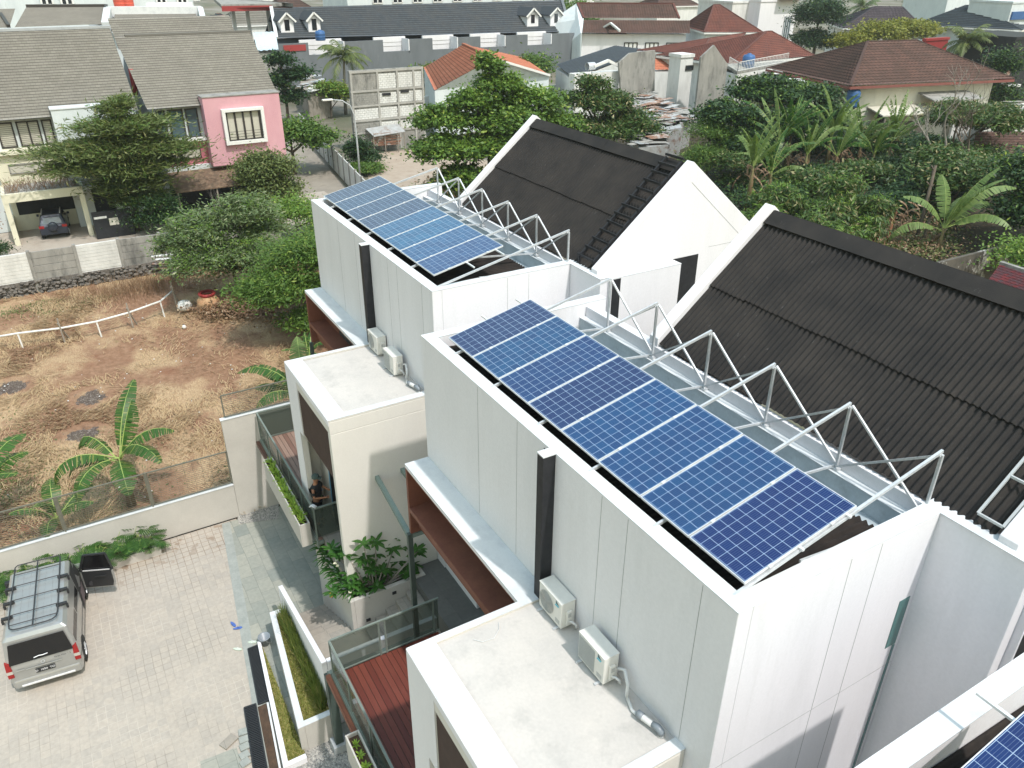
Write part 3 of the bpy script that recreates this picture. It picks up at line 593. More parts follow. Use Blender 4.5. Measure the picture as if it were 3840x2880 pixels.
rack('galvanised steel frame under the nearer solar array', .516, 1.515, -.20, 3.541, 10.855, 11.735, 10.58, -.30, 8.15)
t = rack('galvanised steel frame on the roof at the lower right corner', 11.55, 1.515, -1.42, 2.32, 10.855, 11.735, 10.58, 10.62, 14.0, 2, (.52,))
# ---------------------------------------------------------------- small text helper: flat letters as a mesh
def text(s, size, mat, parent, loc, rot, name='lettering', ext=.001):
    c = bpy.data.curves.new('t', 'FONT'); c.body = s; c.size = size; c.extrude = ext; c.align_x = 'CENTER'
    o = bpy.data.objects.new('t', c); C.objects.link(o); bpy.context.view_layer.update()
    me = bpy.data.meshes.new_from_object(o.evaluated_get(bpy.context.evaluated_depsgraph_get())); bpy.data.objects.remove(o)
    me.materials.clear(); me.materials.append(M[mat]); q = bpy.data.objects.new(name, me); C.objects.link(q)
    q.parent = parent; q.location = loc; q.rotation_euler = rot; return q
# ---------------------------------------------------------------- foliage helpers (numpy)
def leafcloud(P, size, w=.5, droop=.0, seed=0, out=None, jit=.35):
    """one folded kite-shaped leaf per point"""
    r = np.random.RandomState(seed); n = len(P); d = r.normal(size=(n, 3)); d[:, 2] = d[:, 2]*.5-droop
    if out is not None: d = d*.8+out
    d /= np.linalg.norm(d, axis=1)[:, None]; up = r.normal(size=(n, 3))*.5; up[:, 2] += 1; s = np.cross(d, up); s /= np.linalg.norm(s, axis=1)[:, None]+1e-9
    L = (size*(1+jit*(r.rand(n)*2-1)))[:, None]; nn = np.cross(s, d)
    V = np.stack([P, P+d*L*.5+s*L*w/2-nn*L*.05, P+d*L, P+d*L*.5-s*L*w/2-nn*L*.05], 1).reshape(-1, 3)
    return V, np.arange(n*4).reshape(n, 4)
def crown_points(blobs, n, seed, clumps=26, spread=.34, shell=.75):
    r = np.random.RandomState(seed); out = []; ctr = []; vol = np.array([b[3]*b[4]*b[5] for b in blobs])**.67; vol /= vol.sum()
    for b, f in zip(blobs, vol):
        k = max(5, int(clumps*f*len(blobs)**.5)); u = r.normal(size=(k, 3)); u /= np.linalg.norm(u, axis=1)[:, None]; u[:, 2] = np.abs(u[:, 2])*.9-.35*(r.rand(k) < .5)
        rad = shell*(.55+.5*r.rand(k)); c = np.array(b[:3])+u*rad[:, None]*np.array(b[3:6]); m = int(n*f); idx = r.randint(0, k, m); sz = .5+r.rand(k)
        g = r.normal(size=(m, 3))*spread*np.array(b[3:6])*sz[idx][:, None]*np.array([1, 1, .6]); out.append(c[idx]+g); ctr.append(c)
    P = np.concatenate(out); return P, np.concatenate(ctr)
def tree(label, loc, blobs, n, leaf, mat, cat='tree', name='tree', trunk=(.16, 2), bark='bark', seed=1, group=None, w=.5, droop=.2, spray=0, clumps=26, spread=.3, branches=True, rz=0, extra=None):
    t = thing(name, label, cat, loc, rz, group); P, ctr = crown_points(blobs, n, seed, clumps, spread)
    P = P[P[:, 2] > .05]; og = None
    if spray: og = P*np.array([1, 1, 0])-np.array([0, 0, 0]); og = og/(np.linalg.norm(og, axis=1)[:, None]+.3)*spray; og[:, 2] = spray*.18
    V, F = leafcloud(P, leaf, w, droop, seed, og); npmesh('crown', V, F, mat, t)
    if extra:
        P2, _ = crown_points(blobs, int(n*extra[1]), seed, clumps, spread); P2 = P2+np.array([0, 0, .12]); V, F = leafcloud(P2, leaf*.8, w, 0, seed+5); npmesh('new_leaves', V, F, extra[0], t)
    if branches:
        m = MB(); r = random.Random(seed); top = Vector((0, 0, trunk[1])); tr = trunk[0]
        m.tube([(0, 0, -.1), (.04*r.uniform(-1, 1), .05, trunk[1]*.5), top], [tr, tr*.8, tr*.7], 8)
        for b in blobs:
            c = Vector(b[:3]); mid = top.lerp(c, .5)+Vector((r.uniform(-.2, .2), r.uniform(-.2, .2), .1)); m.tube([top, mid, c], [tr*.6, tr*.4, tr*.2], 6)
        for i in range(0, len(ctr), max(1, len(ctr)//26)):
            p = Vector(ctr[i]); b = min(blobs, key=lambda q: (Vector(q[:3])-p).length); s = Vector(b[:3]).lerp(top, .3)
            m.tube([s, s.lerp(p, .55)+Vector((0, 0, .12)), p], [tr*.3, tr*.2, tr*.07], 5)
        m.build('trunk', bark, t, smooth=True)
    return t
def blade(m, base, d, L, W, bend, fold=.25, n=10, tear=0, r=None, roll=0):
    """arched leaf blade with a midrib; torn into ribbons when tear>0"""
    base = Vector(base); d = Vector(d).normalized(); side = d.cross(Vector((0, 0, 1))).normalized(); pts = []; p = base.copy(); a = math.asin(max(-1, min(1, d.z))); h = Vector((d.x, d.y, 0)).normalized(); 
    for i in range(n+1):
        pts.append(p.copy()); aa = a-bend*(i/n)**1.3; p = p+(h*math.cos(aa)+Vector((0, 0, 1))*math.sin(aa))*(L/n)
    mid = []
    for sgn in (-1, 1):
        for i in range(n):
            t0, t1 = i/n, (i+1)/n
            def wd(t): return W/2*max(.03, math.sin(math.pi*min(1, t*.92+.06))**.6)
            ax = (pts[i+1]-pts[i]).normalized(); upn = side.cross(ax).normalized(); sd_ = (side*sgn*math.cos(fold)-upn*math.sin(fold)*1).normalized()
            if tear and i > 0:
                q = 4
                for k in range(q):
                    if r.random() < tear*.22: continue
                    s0 = t0+(t1-t0)*k/q; s1 = t0+(t1-t0)*(k+1)/q-(t1-t0)*.06*tear
                    a0 = pts[i].lerp(pts[i+1], k/q); a1 = pts[i].lerp(pts[i+1], (k+1)/q)
                    dr = r.uniform(0, .5)*tear; sk = ax*r.uniform(.0, .25); sdd = (sd_+sk-Vector((0, 0, dr))).normalized(); b0 = a0+sdd*wd(s0)*r.uniform(.85, 1); b1 = a0.lerp(a1, .92)+sdd*wd(s1)*r.uniform(.85, 1)
                    m.add([a0, a1, b1, b0], [(0, 1, 2, 3)])
            else:
                m.add([pts[i], pts[i+1], pts[i+1]+sd_*wd(t1), pts[i]+sd_*wd(t0)], [(0, 1, 2, 3)])
    return pts
def banana(label, loc, h, leaves, L, mat='banana_leaf', seed=1, group=None, tear=.6, dry=2, W=.55, dirs=None, upright=False):
    t = thing('banana_plant', label, 'banana plant', loc, 0, group); r = random.Random(seed)
    MB().tube([(0, 0, -.1), (.03, .02, h*.5), (.02, 0, h)], [.14*h/2.2+.03, .11*h/2.2+.02, .06], 10).build('pseudostem', 'banana_stem', t, smooth=True)
    for i in range(leaves):
        if dirs: az, el, l, bd = dirs[i]
        else: az = i*2.4+r.uniform(-.4, .4); el = r.uniform(.5, 1.35); l = L*r.uniform(.75, 1.1); bd = r.uniform(.9, 2.0)
        if upright and not dirs: az = r.uniform(0, 6.28); el = r.uniform(.7, 1.5); bd = r.uniform(.25, 1.5); l *= r.uniform(.8, 1.15)
        d = (math.cos(az)*math.cos(el), math.sin(az)*math.cos(el), math.sin(el)); m = MB(); z = h*r.uniform(.9, 1.02)
        st = Vector((0, 0, z)); pl = .22*l; p1 = st+Vector(d)*pl; pts = blade(m, p1, d, l, W*r.uniform(.8, 1.1), bd, r.uniform(.3, 1.1) if upright else r.uniform(.1, .7), 12, tear*r.uniform(.3, 1.2), r)
        lf = m.build('leaf', mat if r.random() < .8 else 'banana_pale', t)
        MB().tube([st]+[p+Vector((0, 0, .006)) for p in pts[::2]], [.035]+[.022*(1-.8*k/6) for k in range(len(pts[::2]))], 5).build('midrib', 'banana_rib', lf)
    for i in range(dry):
        az = r.uniform(0, 6.28); d = (math.cos(az)*.5, math.sin(az)*.5, -.3); m = MB(); blade(m, (0, 0, h*r.uniform(.5, .9)), d, L*.55, W*.4, .9, .9, 8, .9, r); m.build('dry_leaf', 'leaf_brown', t)
    return t
def rosette(m, c, n, L, W, r, el=(.1, .9), bend=.7, fold=.2, seg=4):
    for i in range(n):
        az = i*2.4+r.uniform(-.3, .3); e = r.uniform(*el); blade(m, c, (math.cos(az)*math.cos(e), math.sin(az)*math.cos(e), math.sin(e)), L*r.uniform(.75, 1.1), W, bend, fold, seg)

# ---------------------------------------------------------------- air conditioners and pipework on the box roofs
def aircon(label, loc, fan=True, logo=True):
    t = thing('air_conditioner', label, 'air conditioner', loc, 0, 'outdoor air conditioner units against the white walls'); W, D, H = .665, .275, .52
    MB().box(0, W, 0, D, .06, .06+H).build('casing', 'white_plastic', t, bevel=.012)
    MB().box(-.004, W+.004, -.006, D+.004, .06+H+.0005, .06+H+.014).build('lid', 'white_plastic', t, bevel=.004)
    g = MB()
    if fan:
        for k in range(9): rr = .205-.022*k; g.lathe((.235, -.004, .32), [(rr, 0), (rr, -.008), (rr-.008, -.008), (rr-.008, 0)], 28, 'y')
        for k in range(8): a = k*math.pi/4; g.beam((.235, -.006, .32), (.235+.2*math.cos(a), -.006, .32+.2*math.sin(a)), .006)
    else:
        for k in range(16): z = .10+.028*k; g.box(.02, .43, -.007, -.0005, z, z+.015)
    g.build('fan_guard', 'grille', t)
    if logo:
        l = MB(); l.quad((.50, -.0015, .50), (.50, -.0015, .575), (.60, -.0015, .50)); lo = l.build('logo', 'logo_dark', t); MB().quad((.47, -.0025, .452), (.57, -.0025, .452), (.60, -.0025, .495), (.50, -.0025, .495)).build('logo_stripe', 'logo_cyan', lo)
    MB().box(.50, .62, -.003, -.0012, .12, .20).build('sticker', 'grille', t)
    MB().box(W+.0005, W+.045, .09, .19, .13, .42).build('valve_cover', 'white_plastic', t, bevel=.008)
    MB().box(W+.0455, W+.048, .11, .17, .30, .38).build('valve_label', 'grille', t)
    for x in (.06, W-.12):
        MB().box(x, x+.04, -.08, D+.06, 0, .03).box(x, x+.04, .02, .06, .031, .059).box(x, x+.04, D-.06, D-.02, .031, .059).build('foot', 'galv', t)
    h = MB(); h.tube([(W+.03, .13, .20), (W+.10, .15, .24), (W+.14, .2, .18), (W+.12, .24, .08), (W+.05, .25, .03)], .02, 8); h.tube([(W+.03, .15, .16), (W+.08, .18, .20), (W+.11, .22, .14), (W+.08, .25, .05)], .016, 8)
    h.build('hose', 'hose_white', t, smooth=True); return t
aircon('white outdoor air conditioner with round fan guard beside the nearer black fin', (4.52, -.63, 7.91))
aircon('white outdoor air conditioner with square grille, nearest the camera, with big hose loop', (5.78, -.70, 7.91), False)
aircon('small white air conditioner with round fan, left one on the farther box roof', (-6.46, .58, 7.91), True, False)
aircon('small white air conditioner with square grille, right one on the farther box roof', (-5.12, .50, 7.91), False, False)
def pipework(label, x0, y, x1, z=7.91):
    t = thing('drain_pipe', label, 'pipe', (x1, y, z), 0, 'hoses running into the roof drain elbows')
    h = MB(); dx = x0-x1; h.tube([(dx, .02, .35), (dx+.12, .06, .40), (dx+.26, .02, .25), (dx+.30, -.02, .10), (dx+.42*(x1-x0)/1.4, .0, .04), (-.45, -.08, .03), (-.28, -.06, .06)], .028, 10).build('hose', 'hose_white', t, smooth=True)
    MB().tube([(-.30, -.07, .10), (-.24, -.06, .10), (-.06, -.01, .10)], [.055, .05, .05], 12).build('white_sleeve', 'hose_white', t, smooth=True)
    e = MB(); e.tube([(-.34, -.08, .10), (-.24, -.055, .10)], .058, 12); e.tube([(-.08, -.015, .10), (.02, .01, .115), (.07, .02, .09), (.08, .02, .03)], [.05, .056, .056, .052], 12); e.build('elbow', 'pipe_grey', t, smooth=True)
    MB().tube([(.08, .02, -.0), (.08, .02, .05)], .05, 12).build('stub', 'hose_white', t, smooth=True); return t
pipework('white hose from the nearer air conditioners into a grey elbow pipe', 6.5, -.50, 7.47)
pipework('grey elbow pipe and hose at the corner of the farther box roof', -4.4, .72, -3.50)
cb = MB().tube([(0, 0, .012), (.15, .05, .012), (.25, .22, .012), (.2, .42, .012), (.1, .55, .012)], .006, 6).build('cable_scrap', 'hose_white'); cb.location = (4.62, -1.95, 7.912); cb.rotation_euler = (0, 0, .4); tag(cb, 'short curved scrap of white cable lying on the nearer box roof', 'cable')

# ---------------------------------------------------------------- site walls, stairs and planters between the houses
def solid(name, label, cat, mb, mat, group=None, bevel=.01):
    return tag(mb.build(name, mat, bevel=bevel), label, cat, group)
bw = thing('boundary_wall', 'grey rendered garden wall between courtyard and dry field, stepping up by the house', 'wall', (-11.5, -3, 0))
MB().box(-11.58, -11.44, -30, -3.06, 0, 1.37).build('low_wall', 'wall_render', bw, world=True, bevel=.01)
MB().box(-11.58, -11.44, -3.055, 6, 0, 3.98).build('high_wall', 'wall_render', bw, world=True, bevel=.01)
MB().box(-11.60, -11.42, -30, -3.06, 1.371, 1.40).box(-11.60, -11.42, -3.08, 6, 3.981, 4.01).build('coping', 'white_top', bw, world=True)
def fence(label, y0, y1, z, H, n, name='mesh_fence'):
    t = thing(name, label, 'fence', (-11.5, y0, z)); x = -11.51; wd = (y1-y0)/n
    for k in range(n):
        a = y0+k*wd+.04; b = y0+(k+1)*wd-.04
        p = MB(); p.beam((x, a, z+.06), (x, b, z+.06), .04); p.beam((x, a, z+H), (x, b, z+H), .04); p.beam((x, a, z+.06), (x, a, z+H), .04); p.beam((x, b, z+.06), (x, b, z+H), .04)
        f = p.build('frame', 'fence_paint', t, world=True)
        g = MB(); q = int(H/.075)
        for j in range(1, q): zz_ = z+.06+j*(H-.06)/q; g.box(x-.004, x+.004, a+.02, b-.02, zz_-.004, zz_+.004)
        for j in range(1, 9): yv = a+(b-a)*j/9; g.box(x-.003, x+.003, yv-.003, yv+.003, z+.08, z+H-.02)
        gm = g.build('wire_mesh', 'fence_paint', f, world=False); 
        for v in gm.data.vertices: v.co -= t.location
        MB().box(x-.03, x+.03, b+.015, b+.065, z, z+H+.03).build('post', 'fence_paint', t, world=True)
    return t
fence('dark olive wire mesh fence on the low garden wall', -16.2, -3.05, 1.40, 1.33, 5)
fence('short olive wire mesh fence on the high wall by the house', -2.95, 5.0, 4.01, .86, 3)
pl = solid('planter_kerb', 'long low concrete planter along the foot of the boundary wall', 'planter', MB().box(-10.85, -10.68, -16, -5.80, 0, .34).box(-11.43, -10.851, -5.95, -5.80, 0, .34), 'wall_render')
struct('planter_soil', MB().box(-11.43, -10.855, -16, -5.96, .0, .24), 'soil')
st = thing('staircase', 'grey stone steps climbing between the two white houses', 'stairs', (-5.5, -2.5, 0))
for k in range(9): MB().box(-5.55+k*.315, -5.55+(k+1)*.315+.0, -2.98, -1.89, .016, .163*(k+1)).build('step', 'stair_stone', st, world=True)
MB().box(-2.71, -1.45, -2.98, -1.58, .016, 1.471).build('landing', 'stair_stone', st, world=True)
for k in range(5): MB().box(-2.63, -1.45, -1.575+k*.31, -.03 if k == 4 else -1.575+(k+1)*.31, .016, 1.64+k*.166).build('step', 'stair_stone', st, world=True)
paving('dark_stone', (.13, .13, .12), (.105, .105, .10), (.08, .08, .075), .6, .45, .5, .008, False, (.15, .15, .14)); MB().box(-3.09, 4.2, -.02, 4.6, 2.0, 2.60).build('upper_landing', 'dark_stone', st, world=True)
sw = MB(); sw.slab([(-5.6, -3.14, 0), (-1.35, -3.14, 0), (-1.35, -3.14, 2.32), (-5.6, -3.14, 1.42)], (0, .13, 0)); sw.box(-1.44, -1.30, -3.0, .3, 0, 2.32)
solid('stair_wall', 'white side wall with sloping top beside the stone steps', 'wall', sw, 'white_wall')
bp = thing('raised_planter', 'tall concrete planter box wrapping the farther house corner, holding the frangipani', 'planter', (-2.9, -1.0, 0))
q = MB(); q.box(-5.70, -2.65, -1.88, -1.775, 0, 2.63); q.box(-2.78, -2.65, -1.774, 0.3, 0, 2.63); q.box(-3.08, -2.79, .2, .3, 0, 2.63); q.build('planter_wall', 'wall_render', bp, world=True, bevel=.01)
MB().box(-5.6, -3.14, -1.774, -1.60, 1.5, 2.50).box(-3.12, -2.785, -1.773, .19, 1.5, 2.50).build('soil', 'soil', bp, world=True)
for (x, y, z) in ((-2.648, -1.45, 1.80), (-2.648, -.65, 2.40)): MB().box(x, x+.012, y-.06, y+.06, z-.05, z+.05).build('step_light', 'dark_metal', bp, world=True)
rp = thing('lawn_planter', 'long raised white planter of grass and reeds in front of the stair wall', 'planter', (-3, -3.5, 0))
q = MB(); q.slab([(-5.2, -3.56, 0), (-.95, -4.02, 0), (-.95, -3.86, 0), (-5.2, -3.42, 0)], (0, 0, .91)); q.slab([(-5.2, -3.419, 0), (-5.06, -3.435, 0), (-5.06, -3.15, 0), (-5.2, -3.15, 0)], (0, 0, .91)); q.slab([(-1.1, -3.844, 0), (-.95, -3.859, 0), (-.95, -3.15, 0), (-1.1, -3.15, 0)], (0, 0, .91)); q.build('planter_wall', 'wall_render', rp, world=True, bevel=.01)
MB().slab([(-5.059, -3.434, 0), (-1.101, -3.843, 0), (-1.101, -3.15, 0), (-5.059, -3.15, 0)], (0, 0, .80)).build('lawn_bed', surf('moss', (.20, .20, .06), (.28, .24, .09), 6, .95, bmp=.4), rp, world=True)
MB().slab([(-5.205, -3.565, .911), (-.945, -4.026, .911), (-.945, -3.855, .911), (-5.205, -3.412, .911)], (0, 0, .018)).slab([(-5.205, -3.411, .911), (-5.055, -3.427, .911), (-5.055, -3.145, .911), (-5.205, -3.145, .911)], (0, 0, .017)).slab([(-1.105, -3.837, .911), (-.945, -3.854, .911), (-.945, -3.145, .911), (-1.105, -3.145, .911)], (0, 0, .017)).build('coping', 'white_top', rp, world=True)
lw = thing('kerb_wall', 'low white kerb wall round the narrow sunken lawn strip', 'wall', (-3, -4.3, 0))
q = MB(); q.slab([(-5.0, -4.08, 0), (-.62, -4.58, 0), (-.62, -4.44, 0), (-5.0, -3.985, 0)], (0, 0, .22)); q.slab([(-.75, -4.44, 0), (-.62, -4.44, 0), (-.62, -3.99, 0), (-.75, -3.99, 0)], (0, 0, .219)); q.build('kerb', 'white_wall', lw, world=True, bevel=.01)
struct('lawn_strip', MB().slab([(-4.9, -3.985, 0), (-.76, -4.43, 0), (-.76, -3.985, 0)], (0, 0, .10)), M['moss'])
# grasses in the planters
def blades(name, x0, x1, y0, y1, z, n, L, w, mat, parent=None, lean=.25, seed=3, poly=None, label=None):
    r = np.random.RandomState(seed); P = np.stack([x0+(x1-x0)*r.rand(n), y0+(y1-y0)*r.rand(n), np.full(n, z)], 1)
    if poly is not None: P = P[poly(P)]; n = len(P)
    d = r.normal(size=(n, 3))*lean; d[:, 2] = 1; d /= np.linalg.norm(d, axis=1)[:, None]; a = r.rand(n)*6.28; s = np.stack([np.cos(a), np.sin(a), 0*a], 1); l = (L*(.5+.7*r.rand(n)))[:, None]
    V = np.stack([P-s*w/2, P+s*w/2, P+d*l+s*w*.1, P+d*l-s*w*.1], 1).reshape(-1, 3); 
    o = npmesh(name, V, np.arange(n*4).reshape(n, 4), mat, parent); o['kind'] = 'stuff'
    if parent is not None: o.location = [-q for q in parent.location]
    return o
blades('reeds', -4.9, -1.25, -3.36, -3.17, .8, 3000, .62, .016, 'grass_blade', rp, .16)
blades('short_grass', -5.05, -1.12, -3.82, -3.2, .8, 9000, .10, .02, 'lawn', rp, .9, 3, lambda P: P[:, 1] > -3.41-.1035*(P[:, 0]+5.06))
o = blades('short_grass', -4.9, -.76, -4.43, -3.99, .10, 5000, .08, .02, 'lawn', None, .9, 5, lambda P: P[:, 1] > -3.97-.107*(P[:, 0]+4.9)); tag(o, 'dry yellowish lawn in the narrow sunken strip', 'grass')
# long-leaf lilies in the planter, frangipani
r = random.Random(5)
m = MB()
for k in range(26): rosette(m, (-5.5+k*.095+r.uniform(-.06, .06)+.1, -1.68+r.uniform(-.06, .06), 2.5), 12, .60, .06, r, (.3, 1.3), 1.4)
o = m.build('spider_lily', 'plumeria'); tag(o, 'strappy dark green lilies in the planter beside the white pier', 'plant')
fp = thing('frangipani', 'frangipani shrub with big glossy leaf rosettes and pale flowers in the raised planter', 'shrub', (-2.95, -1.1, 2.5)); m = MB(); lf = MB(); r = random.Random(11)
tips = []
for k in range(58):
    x = r.uniform(-1.0, .22); y = r.uniform(-.8, 1.3); z = r.uniform(.15, 1.35)-.3*abs(x+.3); tips.append((x, y, max(.25, z)))
tips += [(-.35, -1.05, .1), (.1, -.2, 1.75), (.05, .15, 1.6)]
for p in tips:
    m.tube([(p[0]*.1, p[1]*.3, 0), (p[0]*.5, p[1]*.6, p[2]*.45), p], [.03, .022, .016], 6); rosette(lf, p, r.randint(9, 12), .31, .10, r, (-.15, .7), .7, .15, 4)
m.build('branches', 'pale_bark', fp, smooth=True); lf.build('leaves', 'plumeria', fp)
fl = MB()
for (x, y, z) in ((-.5, -.85, .9), (-.45, -.8, .82), (-.55, -.78, .95), (.1, -.7, .3), (0, -.6, .25)): rosette(fl, (x, y, z), 5, .06, .05, r, (.2, .6), .3)
fl.build('flowers', 'petal', fp); MB().lathe((-.3, -1.12, -.02), [(.0, 0), (.05, .04), (.03, .14), (0, .16)], 8).build('yellow_leaf', 'orange', fp)
m = MB()
for k in range(60): rosette(m, (-3.0+r.uniform(-.0, .2)-.02, -1.75+r.random()*1.9, 2.5), 5, .14, .03, r, (.2, 1.2), .6, .1, 3)
tag(m.build('ground_cover', 'philo'), 'low green ground cover under the frangipani in the planter', 'plant', kind='stuff')
# philodendrons at the wall
r = random.Random(9)
pg = 'feathery philodendrons along the boundary wall'
def philo(label, loc, s, seed):
    t = thing('philodendron', label, 'plant', loc, 0, pg); r = random.Random(seed); st_ = MB(); lf = MB()
    for i in range(18):
        az = i*2.4+r.uniform(-.3, .3); e = r.uniform(.25, 1.25); d = Vector((math.cos(az)*math.cos(e), math.sin(az)*math.cos(e), math.sin(e))); L = s*r.uniform(.35, .6); tip = d*L
        st_.tube([(0, 0, 0), d*L*.6+Vector((0, 0, .05)), tip], .007, 4); ax = Vector((d.x, d.y, r.uniform(-.35, .1))).normalized(); sd_ = ax.cross(Vector((0, 0, 1))).normalized()
        for k in range(9):
            u = k/8; p = tip+ax*s*.42*u; ln = s*.2*math.sin(math.pi*(.25+.7*u))
            for g in (-1, 1):
                dd = (sd_*g+ax*.45-Vector((0, 0, .25))).normalized(); wv = ax*s*.021; lf.add([p-wv, p+wv, p+dd*ln+wv*.3, p+dd*ln-wv*.5], [(0, 1, 2, 3)])
        lf.add([tip-sd_*.012, tip+sd_*.012, tip+ax*s*.42+sd_*.006, tip+ax*s*.42-sd_*.006], [(0, 1, 2, 3)])
    st_.build('stems', 'banana_rib', t); lf.build('leaves', 'philo', t); return t
k = 0; y = -6.15
pos = ['nearest the paving end of the planter', 'second from the paving end of the planter', 'third from the paving end of the planter', 'fourth from the paving end, above the open van door', 'fifth from the paving end of the planter', 'sixth, beside the front of the van', 'seventh, behind the front of the van', 'eighth, behind the van roof rack', 'ninth, left of the van roof', 'tenth, at the left picture edge']
for k in range(10): philo('green split leaf philodendron %s' % pos[k], (-11.15+r.uniform(-.12, .12), -6.2-k*.47+r.uniform(-.1, .1), .26), [1.0, 1.25, 1.3, .95, 1.15, 1.25, 1.05, 1.0, .95, 1.2][k], k+20)
# hanging planters on the deck edges
def hang(label, x, y, tall, dense, seed):
    t = thing('hanging_planter', label, 'planter', (x, y, 2.75), 0, 'white trough planters hung outside the deck railings'); L = 3.85
    q = MB(); q.box(0, L, 0, .035, 0, .78); q.box(0, L, .265, .30, 0, .78); q.box(0, .035, .036, .264, 0, .78); q.box(L-.035, L, .036, .264, 0, .78); q.box(.036, L-.036, .036, .264, 0, .10); q.box(L/3-.02, L/3+.02, .036, .264, .5, .74); q.build('trough', 'wall_render', t, bevel=.006)
    MB().box(.036, L-.036, .036, .264, .5, .68).build('soil', 'soil', t); r = random.Random(seed); m = MB()
    n = 34 if dense else 13
    for k in range(n): rosette(m, (.15+(L-.3)*(k+.5)/n, .15+r.uniform(-.05, .05), .70+r.uniform(0, .08)), 16 if dense else 14, (.20 if dense else .15), .035, r, (.1, 1.4), .7, .1, 3)
    m.build('leaves', 'lime_leaf', t); return t
hang('white trough of dense lime green shrublets outside the farther deck', -9.15, -2.33, 1, True, 3)
hang('white trough with small yellow green tufts outside the red deck', 1.85, -3.57, 1, False, 4)
# drain gratings, pavers, bucket, slippers
def grate(label, pts):
    a, b, c_, d = [Vector(p) for p in pts]; t = thing('drain_grate', label, 'drain grate', a, 0, 'black drain gratings along the walkway edge'); q = MB(); n = 46
    for k in range(n):
        u = (k+.5)/n; p0 = a.lerp(b, u)-a; p1 = d.lerp(c_, u)-a; q.beam(p0+Vector((0, 0, .05)), p1+Vector((0, 0, .05)), (b-a).length/n*.55, .03)
    q.build('bars', 'black_plastic', t); f = MB()
    for p0, p1 in ((a, b), (b, c_), (c_, d), (d, a)): f.beam(p0-a+Vector((0, 0, .045)), p1-a+Vector((0, 0, .045)), .03, .05)
    f.build('frame', 'black_plastic', t); MB().quad(Vector((0, 0, .024)), b-a+Vector((0, 0, .024)), c_-a+Vector((0, 0, .024)), d-a+Vector((0, 0, .024))).build('channel', 'rubber', t); return t
grate('black drain grating closer to the bucket', [(-5.03, -4.36, 0), (-2.95, -4.60, 0), (-2.95, -4.32, 0), (-5.03, -4.08, 0)])
grate('black drain grating lying askew nearest the camera', [(-3.02, -4.96, .01), (-.55, -5.27, .01), (-.53, -4.96, .01), (-2.99, -4.66, .01)])
tr = MB(); tr.slab([(-2.9, -4.64, 0), (-.6, -4.9, 0), (-.6, -4.62, 0), (-2.9, -4.35, 0)], (0, 0, .026)); struct('drain_channel', tr, 'soil')
tag(MB().beam((-2.85, -4.38, .07), (-.6, -4.66, .07), .05, .05).build('pvc_pipe', 'hose_white'), 'white plastic pipe lying in the open drain channel', 'pipe')
pvl = [(-2.30, -5.16), (-2.06, -5.20), (-1.84, -5.24), (-1.60, -5.30), (-1.38, -5.34)]
for k, (x, y) in enumerate(pvl):
    o = MB().box(-.10, .10, -.12, .12, 0, .06).build('paving_block', 'kerb_stone', bevel=.008); o.location = (x, y, .01); o.rotation_euler = (0, 0, .1*k-.15); tag(o, 'loose grey paving block, %s in the line beside the black grating' % ['first from the back', 'second from the back', 'middle one', 'second from the front', 'front one'][k], 'paving block', 'loose paving blocks beside the grating')
o = MB().box(-.13, .13, -.2, .2, 0, .05).build('paving_block', 'stair_stone', bevel=.008); o.location = (-2.2, -5.55, .01); o.rotation_euler = (0, 0, .5); tag(o, 'weathered paving slab lying tilted left of the line of blocks', 'paving block')
struct('mortar_patch', MB().slab([(-2.0, -6.3, 0), (-1.0, -6.35, 0), (-.9, -5.45, 0), (-1.95, -5.42, 0)], (0, 0, .012)), 'stone_walk')
bk = thing('bucket', 'dark grey plastic bucket standing at the end of the drain grating', 'bucket', (-5.0, -3.87, .22)); MB().lathe((0, 0, 0), [(0, 0), (.115, 0), (.165, .28), (.18, .28), (.18, .30), (.155, .30), (.105, .02), (0, .02)], 24).build('pail', 'pipe_grey', bk, smooth=True)
MB().tube([(-.17, 0, .28), (-.19, .05, .18), (-.12, .16, .08), (0, .2, .05), (.12, .16, .1), (.19, .05, .2), (.17, 0, .28)], .004, 5).build('handle', 'galv', bk)
bk.location.z = .02
def flip(label, x, y, rz, mat, strap):
    t = thing('slipper', label, 'slipper', (x, y, .02), rz, 'slippers left on the courtyard'); p = []
    for a in np.linspace(0, 2*math.pi, 18, endpoint=False): u = math.cos(a); p.append((.135*u, (.045+.012*u)*math.sin(a), 0))
    MB().slab(p, (0, 0, .02)).build('sole', mat, t); s = MB(); s.tube([(.06, 0, .02), (.02, .02, .045), (-.03, .045, .02)], .007, 5); s.tube([(.06, 0, .02), (.02, -.02, .045), (-.03, -.045, .02)], .007, 5); s.build('strap', strap, t)
flip('blue rubber slipper on the paving, left of its pair', -6.25, -4.50, .3, 'blue_rubber', 'blue_rubber'); flip('blue rubber slipper on the paving, lying sideways right of its pair', -6.02, -4.42, 1.3, 'blue_rubber', 'blue_rubber')
flip('pale green slipper beside the bucket', -5.25, -4.18, 1.1, 'green_sole', 'white_cloth'); flip('pale green slipper alone on the paving', -5.2, -4.62, .9, 'green_sole', 'white_cloth')

